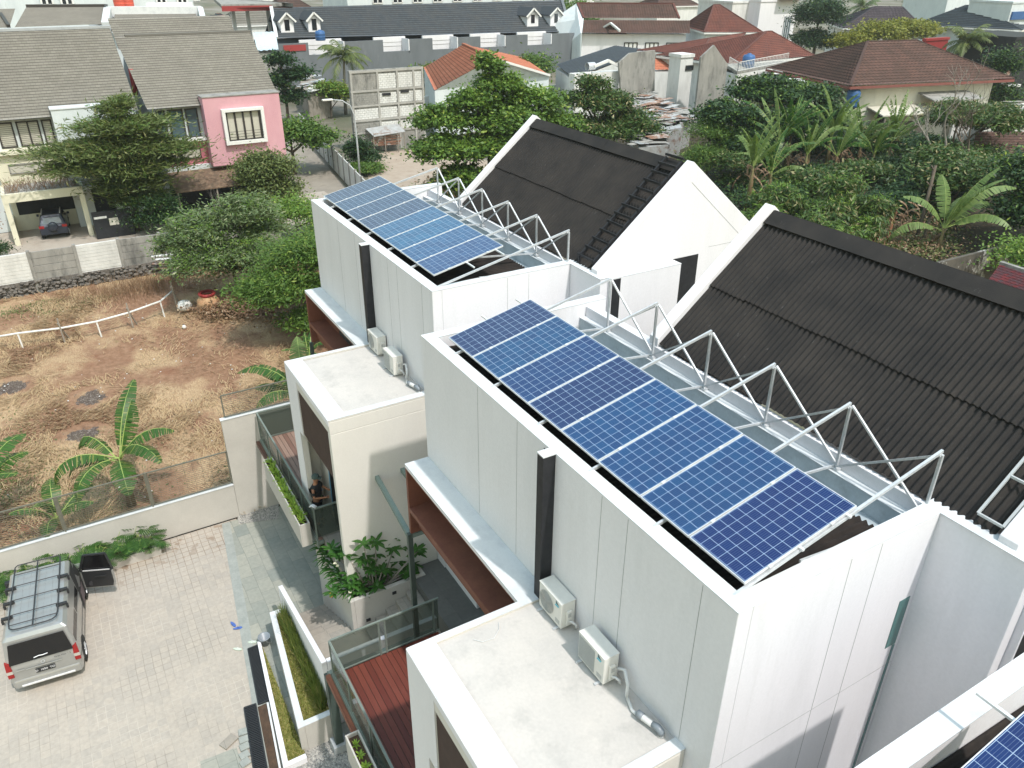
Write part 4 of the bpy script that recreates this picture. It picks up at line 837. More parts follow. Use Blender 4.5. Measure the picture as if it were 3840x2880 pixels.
# ---------------------------------------------------------------- vehicles
def wheel(t, x, y, r=.30, w=.18):
    s = 1 if y > 0 else -1; wl = MB().lathe((x, y, r), [(r*.62, -w/2), (r*.96, -w/2), (r, -w/2+.03), (r, w/2-.03), (r*.96, w/2), (r*.62, w/2)], 26, 'y').build('wheel', 'rubber', t, smooth=True)
    m = MB().lathe((x, y+s*(w/2-.03), r), [(0, 0), (r*.62, s*.012), (r*.62, s*.03), (r*.55, s*.0)], 26, 'y')
    for k in range(5): a = k*2*math.pi/5; m.beam((x, y+s*(w/2-.01), r), (x+r*.58*math.cos(a), y+s*(w/2-.01), r+r*.58*math.sin(a)), .05, .02)
    m.build('rim', 'galv', wl)
vn = thing('van', 'silver minivan with black roof rack and open driver door on the courtyard', 'van', (-8.48, -9.12, .004), math.atan2(.24, -2.63)); vn.scale = (1.02, 1.04, 1.02)
b = MB()
lowp = [(-2.03, .30), (-2.04, .95), (-2.0, 1.10), (1.50, 1.10), (1.85, .92), (2.02, .72), (2.03, .30)]
b.slab([(x, -.82, z) for x, z in lowp], (0, 1.64, 0))
def cab(x0b, x1b, x0t, x1t, zb, zt, wb, wt, crown=.04):
    P = []
    for (xa, xb, z, w_) in ((x0b, x1b, zb, wb), (x0t+.0, x1t-.02, zt-.12, wt+.035), (x0t+.06, x1t-.12, zt-.03, wt-.05), (x0t+.16, x1t-.3, zt, wt-.2)):
        P.append([(xa, -w_, z), (xb, -w_, z), (xb, w_, z), (xa, w_, z)])
    vs = [p for r_ in P for p in r_]; fs = []
    for i in range(3):
        for k in range(4): fs.append((i*4+k, i*4+(k+1) % 4, (i+1)*4+(k+1) % 4, (i+1)*4+k))
    fs.append((12, 13, 14, 15)); return vs, fs
v_, f_ = cab(-2.02, 1.52, -1.90, .95, 1.06, 1.90, .815, .70); b.add(v_, f_)
b.build('body', 'silver_paint', vn, bevel=.05)
MB().box(-2.07, -1.95, -.78, .78, .28, .55).build('bumper', 'silver_paint', vn, bevel=.05)
MB().box(-2.10, -2.071, -.62, .62, .33, .39).build('bumper_bar', 'alu', vn, bevel=.012)
def rearplane(z): return -2.035+(z-1.06)*.135 if z > 1.06 else -2.055
q = MB(); q.slab([(rearplane(1.10)-.020, -.73, 1.10), (rearplane(1.10)-.020, .73, 1.10), (rearplane(1.70)-.014, .63, 1.70), (rearplane(1.70)-.014, -.63, 1.70)], (.01, 0, 0)); rg = q.build('rear_window', 'van_glass', vn)
MB().tube([(-2.062, .16, 1.18), (-2.055, .05, 1.20), (-2.055, -.05, 1.19), (-2.06, -.16, 1.21)], .012, 5).build('sticker', 'white_cloth', rg)
for s in (-1, 1):
    q = MB(); q.slab([(-2.065, s*.70, .93), (-2.065, s*.835, .93), (-2.03, s*.82, 1.22), (-2.04, s*.72, 1.16)], (.06, 0, 0)); tl = q.build('tail_light', 'tail_red', vn); MB().box(-2.066, -1.99, min(s*.70, s*.836), max(s*.70, s*.836), .83, .925).build('reflector', 'tail_clear', tl); MB().box(-2.067, -1.99, min(s*.70, s*.836), max(s*.70, s*.836), .70, .825).build('lower_light', 'tail_red', tl)
pt = MB().box(-2.075, -2.050, -.22, .22, .66, .78).build('number_plate', 'black_plastic', vn); text('D  1050  TO', .085, 'white_cloth', pt, (-2.077, 0, .70), (R(90), 0, R(-90)))
MB().box(-2.072, -2.050, -.42, .42, .84, .875).build('plate_trim', 'silver_paint', vn, bevel=.01)
text('Gran Max 1.5', .07, 'dark_metal', vn, (-2.062, -.46, .99), (R(90), 0, R(-90)), 'badge'); MB().lathe((-2.058, 0, .98), [(.05, 0), (.05, -.01), (.035, -.01), (.035, 0)], 16, 'x').build('emblem', 'galv', vn)
MB().box(-2.072, -2.052, .44, .62, .86, .90).build('hatch_handle', 'silver_paint', vn, bevel=.008)
for s in (-1, 1):
    def sy(z): return s*(.822-(z-1.06)*.115/.72)
    for (x0, x1, x0t, x1t) in ((-1.85, -.75, -1.78, -.75), (-.68, .25, -.68, .25)) + (((.32, 1.30, .32, .98),) if s > 0 else ()):
        q = MB(); q.slab([(x0, sy(1.14)+s*.003, 1.14), (x1, sy(1.14)+s*.003, 1.14), (x1t, sy(1.68)+s*.004, 1.68), (x0t, sy(1.68)+s*.004, 1.68)], (0, s*.004, 0)); q.build('side_window', 'van_glass', vn)
    MB().box(-1.85, .30, min(s*.822, s*.826), max(s*.822, s*.826), .60, .63).build('side_trim', 'dark_metal', vn)
    for x in (-1.27, 1.38):
        MB().lathe((x, s*.80, .33), [(0, s*.028), (.37, s*.028)], 24, 'y').build('wheel_arch', 'rubber', vn); wheel(vn, x, s*.755, .31, .17)
    MB().box(1.22, 1.36, min(s*.9, s*1.03), max(s*.9, s*1.03), 1.10, 1.30).beam((1.25, s*.8, 1.15), (1.28, s*.92, 1.18), .03).build('mirror', 'black_plastic', vn, bevel=.02)
q = MB(); q.slab([(1.50, -.68, 1.12), (1.50, .68, 1.12), (1.0, .60, 1.72), (1.0, -.60, 1.72)], (.03, 0, .02)); q.build('windscreen', 'van_glass', vn)
q = MB(); q.slab([(.30, -.8235, .40), (1.22, -.8235, .40), (1.22, -.8235, 1.10), (1.0, -.735, 1.72), (.34, -.735, 1.72), (.30, -.8235, 1.10)], (0, -.006, 0)); q.build('door_opening', 'rubber', vn)
q = MB(); q.box(.45, .95, -.845, -.84, .45, .9); q.build('seat_edge', surf('seat_grey', (.20, .16, .17)), vn)
dr = MB(); ang = R(72); hx, hy = 1.20, -.84; ux, uy = -math.cos(ang), -math.sin(ang); nx_, ny_ = -uy, ux
def dp(a, z, o=0): return (hx+ux*a+nx_*o, hy+uy*a+ny_*o, z)
dr.slab([dp(0, .42), dp(.86, .42), dp(.92, .60), dp(.92, 1.08), dp(0, 1.08)], (nx_*.05, ny_*.05, 0)); d_o = dr.build('driver_door', 'silver_paint', vn, bevel=.012)
for oo, mm, nm in ((-.012, 'black_plastic', 'door_card'),):
    q = MB(); q.slab([dp(.05, .46, oo), dp(.82, .46, oo), dp(.87, .62, oo), dp(.87, 1.05, oo), dp(.05, 1.05, oo)], (nx_*.01, ny_*.01, 0)); q.build(nm, mm, d_o)
q = MB(); q.beam(dp(0, 1.08, .02), dp(.22, 1.66, .02), .05, .05); q.beam(dp(.22, 1.66, .02), dp(.84, 1.68, .02), .05, .05); q.beam(dp(.84, 1.68, .02), dp(.92, 1.08, .02), .05, .05); q.beam(dp(.03, 1.09, -.0), dp(.90, 1.09, .0), .04, .04)
q.build('door_frame', 'black_plastic', d_o); q = MB(); q.slab([dp(.06, 1.11, .02), dp(.88, 1.11, .02), dp(.82, 1.64, .02), dp(.24, 1.63, .02)], (nx_*.005, ny_*.005, 0)); q.build('door_glass', 'van_glass', d_o); MB().beam(dp(.10, 1.105, -.02), dp(.85, 1.105, -.02), .02, .03).build('sill_trim', 'alu', d_o)
MB().lathe((hx+ux*.25+nx_*-.016, hy+uy*.25+ny_*-.016, .60), [(0, 0), (.09, 0), (.09, .01)], 16, 'x').build('speaker', 'dark_metal', d_o)
MB().beam(dp(.40, .86, -.04), dp(.72, .88, -.04), .04, .05).build('arm_rest', 'black_plastic', d_o)
rk = MB(); zz_ = 2.00
rk.tube([(-1.45, -.56, zz_), (-1.66, -.53, zz_), (-1.74, -.44, zz_), (-1.76, -.3, zz_), (-1.76, .3, zz_), (-1.74, .44, zz_), (-1.66, .53, zz_), (-1.45, .56, zz_), (.9, .56, zz_), (.98, .5, zz_), (.98, -.5, zz_), (.9, -.56, zz_), (-1.45, -.56, zz_)], .018, 6)
for x in (-1.55, -1.15, -.55, .05, .55): rk.tube([(x, -.56, zz_), (x, .56, zz_)], .014, 6)
rk.tube([(-1.76, 0, zz_+.01), (.98, 0, zz_+.01)], .020, 6); rkk = rk.build('roof_rack', 'dark_metal', vn)
for x in (-1.15, -.55, .05):
    for s in (-1, 1): MB().box(x-.04, x+.04, min(s*.50, s*.76), max(s*.50, s*.76), 1.90, 1.975).box(x-.04, x+.04, min(s*.725, s*.775), max(s*.725, s*.775), 1.78, 1.9).build('bracket', 'black_plastic', rkk, bevel=.01)
for y in (-.36, -.18, .18, .36): MB().beam((-1.7, y, 1.905), (.6, y, 1.905), .03, .012).build('roof_rib', 'silver_paint', vn)
# SUV on the far driveway
sv = thing('parked_suv', 'dark blue compact suv with spare wheel on its tailgate, under the cream carport', 'car', (-51.5, -6.45, .02), R(176)); b = MB()
b.slab([(x, -.86, z) for x, z in [(-1.9, .35), (-1.95, .95), (-1.85, 1.05), (1.0, 1.05), (1.85, .9), (2.0, .6), (2.0, .35)]], (0, 1.72, 0)); v_, f_ = cab(-1.88, 1.0, -1.45, .35, 1.02, 1.66, .84, .62); b.add(v_, f_); b.build('body', 'navy_paint', sv, bevel=.06)
MB().slab([(-1.81, -.60, 1.10), (-1.81, .60, 1.10), (-1.56, .50, 1.48), (-1.56, -.50, 1.48)], (-.02, 0, .005)).build('rear_window', 'blue_glass', sv)
for s in (-1, 1):
    MB().slab([(-1.6, s*.835, 1.10), (.8, s*.835, 1.10), (.2, s*.69, 1.50), (-1.35, s*.69, 1.50)], (0, s*.012, .004)).build('side_window', 'van_glass', sv)
    MB().box(-1.98, -1.8, min(s*.55, s*.87), max(s*.55, s*.87), .85, 1.02).build('tail_light', 'tail_red', sv, bevel=.01); MB().beam((-1.35, s*.58, 1.69), (.2, s*.58, 1.69), .05, .04).build('roof_rail', 'alu', sv)
    MB().box(.65, .80, min(s*.9, s*1.05), max(s*.9, s*1.05), 1.05, 1.2).build('mirror', 'navy_paint', sv, bevel=.02)
    for x in (-1.25, 1.27): wheel(sv, x, s*.78, .33, .2)
MB().lathe((-1.97, 0, .95), [(0, -.16), (.27, -.16), (.31, -.12), (.31, .02)], 24, 'x').build('spare_wheel', 'navy_paint', sv, smooth=True)
MB().box(-1.99, -1.93, -.2, .2, .5, .6).build('number_plate', 'black_plastic', sv)

# ---------------------------------------------------------------- the window cleaner
def skin(name, verts, edges, radii, mat, parent, sub=2):
    me = bpy.data.meshes.new(name); me.from_pydata(verts, edges, []); me.materials.append(M[mat]); o = bpy.data.objects.new(name, me); C.objects.link(o); o.parent = parent
    o.modifiers.new('skin', 'SKIN')
    for i, r_ in enumerate(radii): q = r_ if hasattr(r_, '__len__') else (r_, r_); me.skin_vertices[0].data[i].radius = q
    me.skin_vertices[0].data[0].use_root = True
    s = o.modifiers.new('sub', 'SUBSURF'); s.levels = sub; s.render_levels = sub
    for p in me.polygons: p.use_smooth = True
    o.modifiers['skin'].use_smooth_shade = True; return o
pr = thing('person', 'person in black t-shirt and dark cap on the farther deck, holding a blue pole', 'person', (-5.80, -1.62, 2.985), R(50))
# local frame: x forward, y left
V_ = [(0, 0, .92), (0, 0, 1.08), (.01, 0, 1.26), (.01, 0, 1.38), (.02, 0, 1.47), (.04, 0, 1.55), (.05, 0, 1.63), (.05, 0, 1.68),
      (0, .17, 1.36), (.10, .27, 1.16), (.32, .16, 1.16), (.38, .13, 1.18), (0, -.17, 1.36), (.06, -.28, 1.12), (.30, -.10, 1.06), (.36, -.06, 1.06),
      (0, .09, .86), (.03, .10, .48), (.0, .11, .09), (.14, .12, .04), (0, -.09, .86), (.02, -.10, .48), (-.02, -.11, .09), (.12, -.12, .04)]
E_ = [(0, 1), (1, 2), (2, 3), (3, 4), (4, 5), (5, 6), (6, 7), (3, 8), (8, 9), (9, 10), (10, 11), (3, 12), (12, 13), (13, 14), (14, 15), (0, 16), (16, 17), (17, 18), (18, 19), (0, 20), (20, 21), (21, 22), (22, 23)]
R_ = [(.11, .085), (.105, .08), (.11, .085), (.075, .065), (.05, .05), (.072, .075), (.082, .09), (.06, .065), .048, .042, .032, .028, .048, .042, .032, .028, .085, .058, .04, .035, .085, .058, .04, .035]
bd = skin('body', V_, E_, R_, 'skin', pr)
for (hx_, hy_, hz_, s) in ((.385, .13, 1.185, 1), (.365, -.06, 1.065, 1)):
    for k in range(5):
        z = hz_+.035-.018*k; ln = (.055, .062, .06, .05, .045)[k]
        skin('finger' if k else 'thumb', [(hx_-.01, hy_, z), (hx_+ln*.5, hy_+.018, z+.002), (hx_+ln*.72, hy_+.0, z), (hx_+ln*.55, hy_-.018, z-.002)], [(0, 1), (1, 2), (2, 3)], [.010, .009, .008, .007], 'skin', bd, 1)
SH = [V_[0], V_[1], V_[2], V_[3], (0.012, 0, 1.43), V_[8], (.075, .25, 1.20), V_[12], (.045, -.262, 1.17)]
SE = [(0, 1), (1, 2), (2, 3), (3, 4), (3, 5), (5, 6), (3, 7), (7, 8)]
skin('shirt', SH, SE, [(.175, .14), (.17, .135), (.18, .14), (.15, .12), (.085, .08), .098, .085, .098, .085], 'black_cloth', pr)
skin('trousers', [(0, 0, .95), (0, .09, .84), (.03, .10, .48), (0, .11, .12), (0, -.09, .84), (.02, -.10, .48), (-.02, -.11, .12)], [(0, 1), (1, 2), (2, 3), (0, 4), (4, 5), (5, 6)], [(.15, .12), .10, .075, .065, .10, .075, .065], 'black_cloth', pr)
for s in (-1, 1): MB().lathe((.07, s*.115, 0), [(0, .0), (.07, .0), (.075, .04), (.05, .09), (0, .1)], 14).build('shoe', 'dark_metal', pr, smooth=True)
MB().lathe((.045, 0, 1.655), [(.108, 0), (.108, .05), (.095, .085), (.06, .105), (0, .11)], 20).build('cap', 'cap_cloth', pr, smooth=True)
MB().slab([(.11, -.085, 1.665), (.11, .085, 1.665), (.20, .065, 1.65), (.225, 0, 1.648), (.20, -.065, 1.65)], (0, 0, .012)).build('cap_peak', 'cap_cloth', pr)
nz = MB(); nz.add([(.125, -.012, 1.60), (.125, .012, 1.60), (.15, 0, 1.585), (.125, 0, 1.635)], [(0, 1, 2), (1, 3, 2), (3, 0, 2), (0, 3, 1)]); nz.build('nose', 'skin', pr)
for s in (-1, 1):
    MB().lathe((.132, s*.03, 1.625), [(0, 0), (.009, 0), (.009, .006), (0, .006)], 8, 'x').build('eye', 'dark_metal', pr); MB().lathe((.045, s*.083, 1.61), [(0, -.012), (.018, 0), (.022, .012), (0, .02)], 8).build('ear', 'skin', pr, smooth=True)
MB().box(.128, .136, -.022, .022, 1.568, 1.575).build('mouth', 'shirt_red', pr)
q = MB(); q.slab([(.135, -.03, 1.12), (.135, .07, 1.10), (.13, .09, 1.28), (.13, -.01, 1.30)], (.012, 0, 0)); q.build('shirt_print', 'shirt_red', pr); q = MB(); q.slab([(.14, .03, 1.16), (.14, .10, 1.15), (.135, .10, 1.24), (.135, .04, 1.26)], (.012, 0, 0)); q.build('shirt_print', 'shirt_blue', pr)
MB().box(.135, .15, -.02, .04, .98, 1.06).build('lanyard_badge', 'lime', pr)
hl = Vector((.42, .13, 1.18)); rzm = Matrix.Rotation(R(50), 3, 'Z'); hw = rzm @ hl + Vector((-5.80, -1.62, 2.985))
o = MB().tube([(0, 0, -.75), (.0, 0, .2), (.02, .02, 1.25)], .028, 8).build('squeegee_pole', 'blue_pole', smooth=True); o.location = hw; tag(o, 'long blue window cleaning pole held upright by the person on the deck', 'pole')
o = MB(); 
for k in range(5): o.tube([(-.10, -.02+.02*k, .0), (-.02, -.02+.02*k, .055+.008*(k % 2)), (.10, -.02+.02*k, .01)], .016, 6)
o = o.build('cleaning_cloth', 'white_cloth', smooth=True); o.location = (5.80-11.01, -3.13+1.22, 4.08); o.rotation_euler = (0, 0, .7); tag(o, 'crumpled white cloth on the corner of the farther deck railing', 'cloth')
# ---------------------------------------------------------------- building helpers
def V3(p): return np.array(p, float)
def roofed(t, eL, eR, rL, rR, mat, wall_mat, z0=0, over=.5, course=.34, wave=None, name='roof', walls=True, sym=True, capmat=None, fascia='white_frame', back=True, step=.05):
    """hip or gable roof from its front eave eL-eR and ridge rL-rR (world points), walls dropped below"""
    eL, eR, rL, rR = [V3(q) for q in (eL, eR, rL, rR)]; ro = np.array(t.location)
    e = eR-eL; e[2] = 0; e /= np.linalg.norm(e); n = np.array([-e[1], e[0], 0]);
    d = ((rL+rR)/2-(eL+eR)/2)@n; bL = eL+n*2*d; bR = eR+n*2*d
    r_ = tiles(name, eL, eR, rR, rL, mat, t, course, step, wave)
    tiles(name, bL, eL, rL, rL+.001*e, mat, t, course, step, wave); tiles(name, eR, bR, rR+.001*e, rR, mat, t, course, step, wave)
    if back: MB().quad(bR, bL, rL, rR).build('rear_roof', mat if isinstance(mat, str) else mat, t, world=True)
    cp = MB()
    for a, b in ((rL, rR), (eL, rL), (eR, rR), (bL, rL), (bR, rR)):
        if np.linalg.norm(a-b) > .1: cp.beam(a+[0, 0, .05], b+[0, 0, .05], .28, .14)
    cp.build('ridge_tiles', capmat or mat, t, world=True)
    f = MB()
    for a, b in ((eL, eR), (eL, bL), (eR, bR)): f.beam(V3(a)-[0, 0, .16], V3(b)-[0, 0, .16], .12, .26)
    f.build('fascia', fascia, t, world=True)
    if walls:
        c = (eL+eR+bL+bR)/4; P = []
        for q in (eL, eR, bR, bL):
            v = c-q; v[2] = 0; L = np.linalg.norm(v); P.append(q+v/L*over*1.4)
        zt = min(eL[2], eR[2])-.1; m = MB(); m.slab([(q[0], q[1], z0) for q in P], (0, 0, zt-z0)); m.build('wall', wall_mat, t, world=True)
        return P
def win(t, a, b, z0, z1, out, mull=2, frame='dark_frame', pane='dark_glass', fw=.07, bars=0):
    """window on a vertical wall from a to b (xy), 'out' = outward unit xy"""
    a = V3((a[0], a[1], 0)); b = V3((b[0], b[1], 0)); o = V3((out[0], out[1], 0)); up = V3((0, 0, 1)); L = np.linalg.norm(b-a); e = (b-a)/L
    g = MB(); g.slab([a+up*z0+o*.02, b+up*z0+o*.02, b+up*z1+o*.02, a+up*z1+o*.02], -o*.015); f = MB()
    f.beam(a+up*z0+o*.04, b+up*z0+o*.04, fw, fw); f.beam(a+up*z1+o*.04, b+up*z1+o*.04, fw, fw)
    for k in range(mull+1): p = a+e*(fw/2+(L-fw)*k/mull)+o*.04; f.beam(p+up*z0, p+up*z1, fw, fw)
    for k in range(bars): zz = z0+(z1-z0)*(k+1)/(bars+1); f.beam(a+up*zz+o*.03, b+up*zz+o*.03, .02, .02)
    w_ = f.build('window', frame, t, world=True); gg = g.build('pane', pane, w_)
    for v in gg.data.vertices: v.co -= t.location
    return w_
def wbox(t, name, mat, *b, bevel=0): return MB().box(*b).build(name, mat, t, world=True, bevel=bevel)

# ---------------------------------------------------------------- wall between field and street
def blockpanel(parent, X, ya, yb, za, zb, bw=.4, bh=.2, r=random.Random(1), mat='white_old', loose=.02):
    q = MB(); nz = int((zb-za)/bh)
    for j in range(nz):
        y = ya+(bw/2 if j % 2 else 0)-bw/2
        while y < yb-.05:
            a = max(ya, y+.012); b = min(yb, y+bw-.012)
            if b-a > .05: q.box(X-.05, X+r.uniform(0, loose), a, b, za+j*bh+.01, za+(j+1)*bh-.01)
            y += bw
    return q.build('block_panel', mat, parent, world=True)
fw = thing('field_wall', 'weathered concrete plank wall with white brick panels behind the dry field', 'wall', (-39.1, -5, 0))
xw = -39.1; ys = [-13.0, -10.55, -8.15, -5.75, -3.35, -1.0, 1.4, 3.8, 6.4]
for k in range(len(ys)-1):
    y0, y1 = ys[k], ys[k+1]
    if k in (1, 3): blockpanel(fw, xw+.04, y0+.08, y1-.08, .85, 2.5, .42, .2, mat='white_old', loose=.012); wbox(fw, 'mortar', 'white_old', xw-.07, xw+.03, y0+.08, y1-.08, .75, 2.46)
    else:
        q = MB()
        for j in range(4): q.box(xw-.05+.01*(j % 2), xw+.04+.01*(j % 2), y0+.06, y1-.06, .75+j*.43, .75+(j+1)*.43-.02)
        q.build('plank_panel', 'weathered', fw, world=True, bevel=.01)
for y in ys: wbox(fw, 'post', 'weathered', xw-.12, xw+.12, y-.09, y+.09, 0, 2.55, bevel=.02)
q = MB(); r = random.Random(4)
for k in range(800):
    y = r.uniform(-13, 6.2); z = r.uniform(0, .75); s = r.uniform(.06, .15); x = xw+r.uniform(.0, .18)+(.75-z)*.25
    q.lathe((x, y, z), [(0, -s*.6), (s*.8, -s*.4), (s, 0), (s*.7, s*.5), (0, s*.6)], 6)
surf('rubble', (.20, .18, .16), (.10, .09, .08), 4, .95, c3=(.07, .065, .06), s3=2, l3=.5, h3=.65, bmp=.5); q.build('rubble_base', 'rubble', fw, world=True)
wbox(fw, 'rubble_core', 'rubble', xw-.15, xw+.1, -15.4, 6.3, 0, .76)
tag(MB().box(-39.5, -39.25, -15, 6, .02, .16).build('kerb', 'weathered'), kind='structure')
for k in range(6):
    o = MB().box(-.09, .09, -.35, .35, 0, .14).build('kerb_stone', 'white_frame', bevel=.01); o.location = (-42.6, -5.0+k*1.15, .02); tag(o, 'white painted kerb stone, %s from the left behind the brick wall' % ['first', 'second', 'third', 'fourth', 'fifth', 'sixth'][k], 'kerb stone', 'white kerb stones along the street')
# ---------------------------------------------------------------- the row houses across the street
hA = thing('row_house', 'cream row house with grey tiled roof and carport, at the left edge', 'house', (-56, -8, 0), 0, 'two storey row houses with grey tiled roofs')
tiles('roof', (-52.5, -17, 7.72), (-52.5, .75, 7.72), (-60.2, .75, 12.75), (-60.2, -17, 12.75), 'tile_grey', hA, .30, .035)
wbox(hA, 'ridge_tiles', 'grey_concrete', -60.5, -60.0, -17, .85, 12.70, 12.88)
MB().quad((-60.3, -17, 12.7), (-60.3, .75, 12.7), (-68, .75, 8), (-68, -17, 8)).build('rear_roof', 'tile_grey', hA, world=True)
wbox(hA, 'wall', 'pale_wall', -67, -53.2, -17, .5, 0, 7.6); wbox(hA, 'front_wall', 'cream_wall', -53.19, -52.7, -9.0, -4.9, 3.4, 5.45)
MB().slab([(-53.2, .4, 7.6), (-67, .4, 7.6), (-60.2, .4, 12.4)], (0, .25, 0)).build('gable_wall', 'pale_wall', hA, world=True)
wbox(hA, 'sill_band', 'cream_wall', -53.19, -52.35, -9.1, -4.75, 5.451, 5.75); wbox(hA, 'wall_panel', 'pale_wall', -53.19, -51.9, -4.85, .35, 0, 8.25); wbox(hA, 'panel_cap', 'white_top', -53.2, -51.85, -4.9, .4, 8.251, 8.33)
for y0, y1, mu in ((-8.35, -7.35, 1), (-7.15, -5.75, 2), (-5.6, -4.95, 1)): win(hA, (-53.18, y0), (-53.18, y1), 5.85, 7.45, (1, 0), mu, 'dark_frame', 'curtain', .1, 12)
win(hA, (-52.69, -8.3), (-52.69, -5.3), 4.15, 4.75, (1, 0), 1, 'weathered', 'curtain', .08)
cp = MB(); cp.box(-53, -49.3, -9.1, -4.2, 2.95, 3.38); cp.build('carport_slab', 'cream_wall', hA, world=True); wbox(hA, 'carport_roof', 'weathered', -52.9, -49.5, -8.9, -4.3, 3.381, 3.40)
wbox(hA, 'carport_rim', 'cream_wall', -49.55, -49.3, -9.1, -4.2, 3.381, 3.52)
for y in (-9.1, -4.5): wbox(hA, 'carport_column', 'cream_wall', -49.65, -49.3, y, y+.32, 0, 2.949)
wbox(hA, 'carport_side', 'cream_wall', -53.2, -49.651, -9.1, -8.85, 0, 1.2); wbox(hA, 'garage_wall', 'cream_wall', -53.19, -53.0, -8.84, -4.2, 0, 2.949); wbox(hA, 'garage_opening', 'black_paint', -52.999, -52.98, -8.5, -4.6, 1.15, 2.75)
wbox(hA, 'porch_slab', 'pale_wall', -53, -49.6, -4.19, -.9, 3.2, 3.42); wbox(hA, 'porch_roof', 'weathered', -52.9, -49.8, -4.1, -1.0, 3.421, 3.44)
wbox(hA, 'porch_door', 'black_paint', -51.899, -51.88, -3.6, -2.2, .4, 2.9)
q = MB(); r = random.Random(2)
for k in range(260): x = r.uniform(-52.6, -49.6); y = r.uniform(-8.9, -4.5); q.tube([(x, y, 3.4), (x+r.uniform(-.3, .3), y+r.uniform(-.4, .4), 3.4+r.uniform(.2, .75))], .012, 3, False)
o = q.build('dry_weeds', 'leaf_brown'); tag(o, 'dry brown weeds growing on the carport roof of the cream house', 'weeds', kind='stuff')
MB().slab([(-53.2, .3, 7.6), (-67, .3, 7.6), (-67, .3, 9), (-60.2, .3, 12.6)], (0, .2, 0)).build('gable_wall', 'pale_wall', hA, world=True)
surf('leafy_roof', (.17, .11, .075), (.11, .085, .06), 3, .95, c3=(.24, .17, .11), s3=2.5, l3=.5, h3=.65, bmp=.6)
hB = thing('row_house', 'row house with pink box bay window and grey tiled roof', 'house', (-56, 6, 0), 0, 'two storey row houses with grey tiled roofs')
MB().slab([(-53.2, 1.55, 7.5), (-67, 1.55, 7.5), (-60.3, 1.55, 12.0)], (0, .2, 0)).build('gable_wall', 'pale_wall', hB, world=True)
tiles('roof', (-52.5, 1.35, 7.72), (-52.5, 11.1, 7.72), (-60.2, 11.35, 12.1), (-60.2, .95, 12.1), 'tile_grey', hB, .30, .035)
tiles('roof', (-61.5, 1.2, 11.0), (-61.5, 10.6, 11.0), (-65, 10.9, 13.1), (-65, 1.2, 13.1), 'tile_grey', hB, .30, .035)
wbox(hB, 'ridge_tiles', 'tile_grey', -60.45, -60.0, 1.7, 11.4, 12.05, 12.2); MB().quad((-60.3, 1.75, 12.05), (-60.3, 11.3, 12.05), (-66, 11.3, 9), (-66, 1.75, 9)).build('rear_roof', 'tile_grey', hB, world=True)
wbox(hB, 'wall', 'pale_wall', -66, -53.2, 1.9, 11.0, 0, 7.6); MB().slab([(-53.0, 11.0, 7.6), (-66, 11.0, 7.6), (-60.2, 11.0, 11.9)], (0, .2, 0)).build('gable_wall', 'pale_wall', hB, world=True)
wbox(hB, 'pink_bay', 'pink_wall', -53.19, -51.8, 5.15, 10.9, 3.3, 8.35, bevel=.03); wbox(hB, 'bay_cap', 'weathered', -53.2, -51.75, 5.1, 10.95, 8.351, 8.42); wbox(hB, 'pink_base', 'pink_wall', -53.19, -52.4, 8.6, 10.9, 0, 3.299); wbox(hB, 'pink_panel', 'pink_dark', -53.19, -52.9, 1.9, 5.14, 3.4, 5.2)
f = MB(); f.box(-51.799, -51.45, 6.35, 9.5, 7.25, 7.47); f.box(-51.799, -51.45, 6.35, 9.5, 4.85, 5.1); f.box(-51.799, -51.45, 6.35, 6.6, 5.101, 7.249); f.box(-51.799, -51.45, 9.25, 9.5, 5.101, 7.249); wf = f.build('bay_frame', 'white_frame', hB, world=True, bevel=.01)
win(hB, (-51.79, 6.62), (-51.79, 9.23), 5.12, 7.24, (1, 0), 4, 'dark_frame', 'curtain', .13); q = MB()
for z in (5.2, 5.4, 5.6, 5.8): q.beam((-51.5, 6.6, z), (-51.5, 9.25, z), .025)
q.build('window_rail', 'dark_frame', hB, world=True)
for y0, y1 in ((1.95, 2.6), (2.75, 3.85), (4.0, 4.9)): win(hB, (-53.18, y0), (-53.18, y1), 5.4, 7.45, (1, 0), 1, 'dark_frame', 'blue_glass', .1)
win(hB, (-52.89, 2.4), (-52.89, 4.6), 3.9, 4.6, (1, 0), 1, 'dark_frame', 'curtain', .07); wbox(hB, 'sill_band', 'white_frame', -53.19, -52.5, 1.9, 5.14, 5.201, 5.38); wbox(hB, 'white_band', 'pale_wall', -53.19, -52.6, 1.9, 8.5, 2.7, 3.399)
MB().slab([(-52.6, 1.8, 3.0), (-52.6, 7.6, 3.0), (-49.5, 7.6, 2.2), (-49.5, 1.8, 2.2)], (0, 0, .06)).build('lean_to_roof', 'leafy_roof', hB, world=True); wbox(hB, 'dark_carport', 'black_paint', -53.199, -52.7, 1.9, 7.9, 0, 2.2)
for y in (1.9, 4.7, 7.5): wbox(hB, 'carport_post', 'old_wood', -49.7, -49.6, y, y+.1, 0, 2.2)
MB().box(-52.39, -51.0, 7.7, 10.2, 3.0, 3.15).box(-51.2, -51.0, 7.7, 7.9, 0, 2.999).build('side_porch', 'white_frame', hB, world=True)
o = MB().tube([(0, 0, 0), (.05, .05, 1.9)], .20, 12).build('red_flue', 'red_paint', smooth=True); o.location = (-56.8, 1.25, 8.2); tag(o, 'tall red metal flue in the gap between the two grey tiled roofs', 'flue')
gs = thing('gate_wall', 'low black stone gate wall with small square opening beside the driveway', 'wall', (-48.2, -2.7, 0)); wbox(gs, 'stone_slab', 'black_paint', -48.4, -48.1, -4.1, -1.6, .02, 1.9, bevel=.03); wbox(gs, 'opening', 'curtain', -48.099, -48.08, -3.1, -2.5, .9, 1.4); wbox(gs, 'name_plate', 'white_frame', -48.099, -48.07, -4.0, -3.2, 1.45, 1.6)
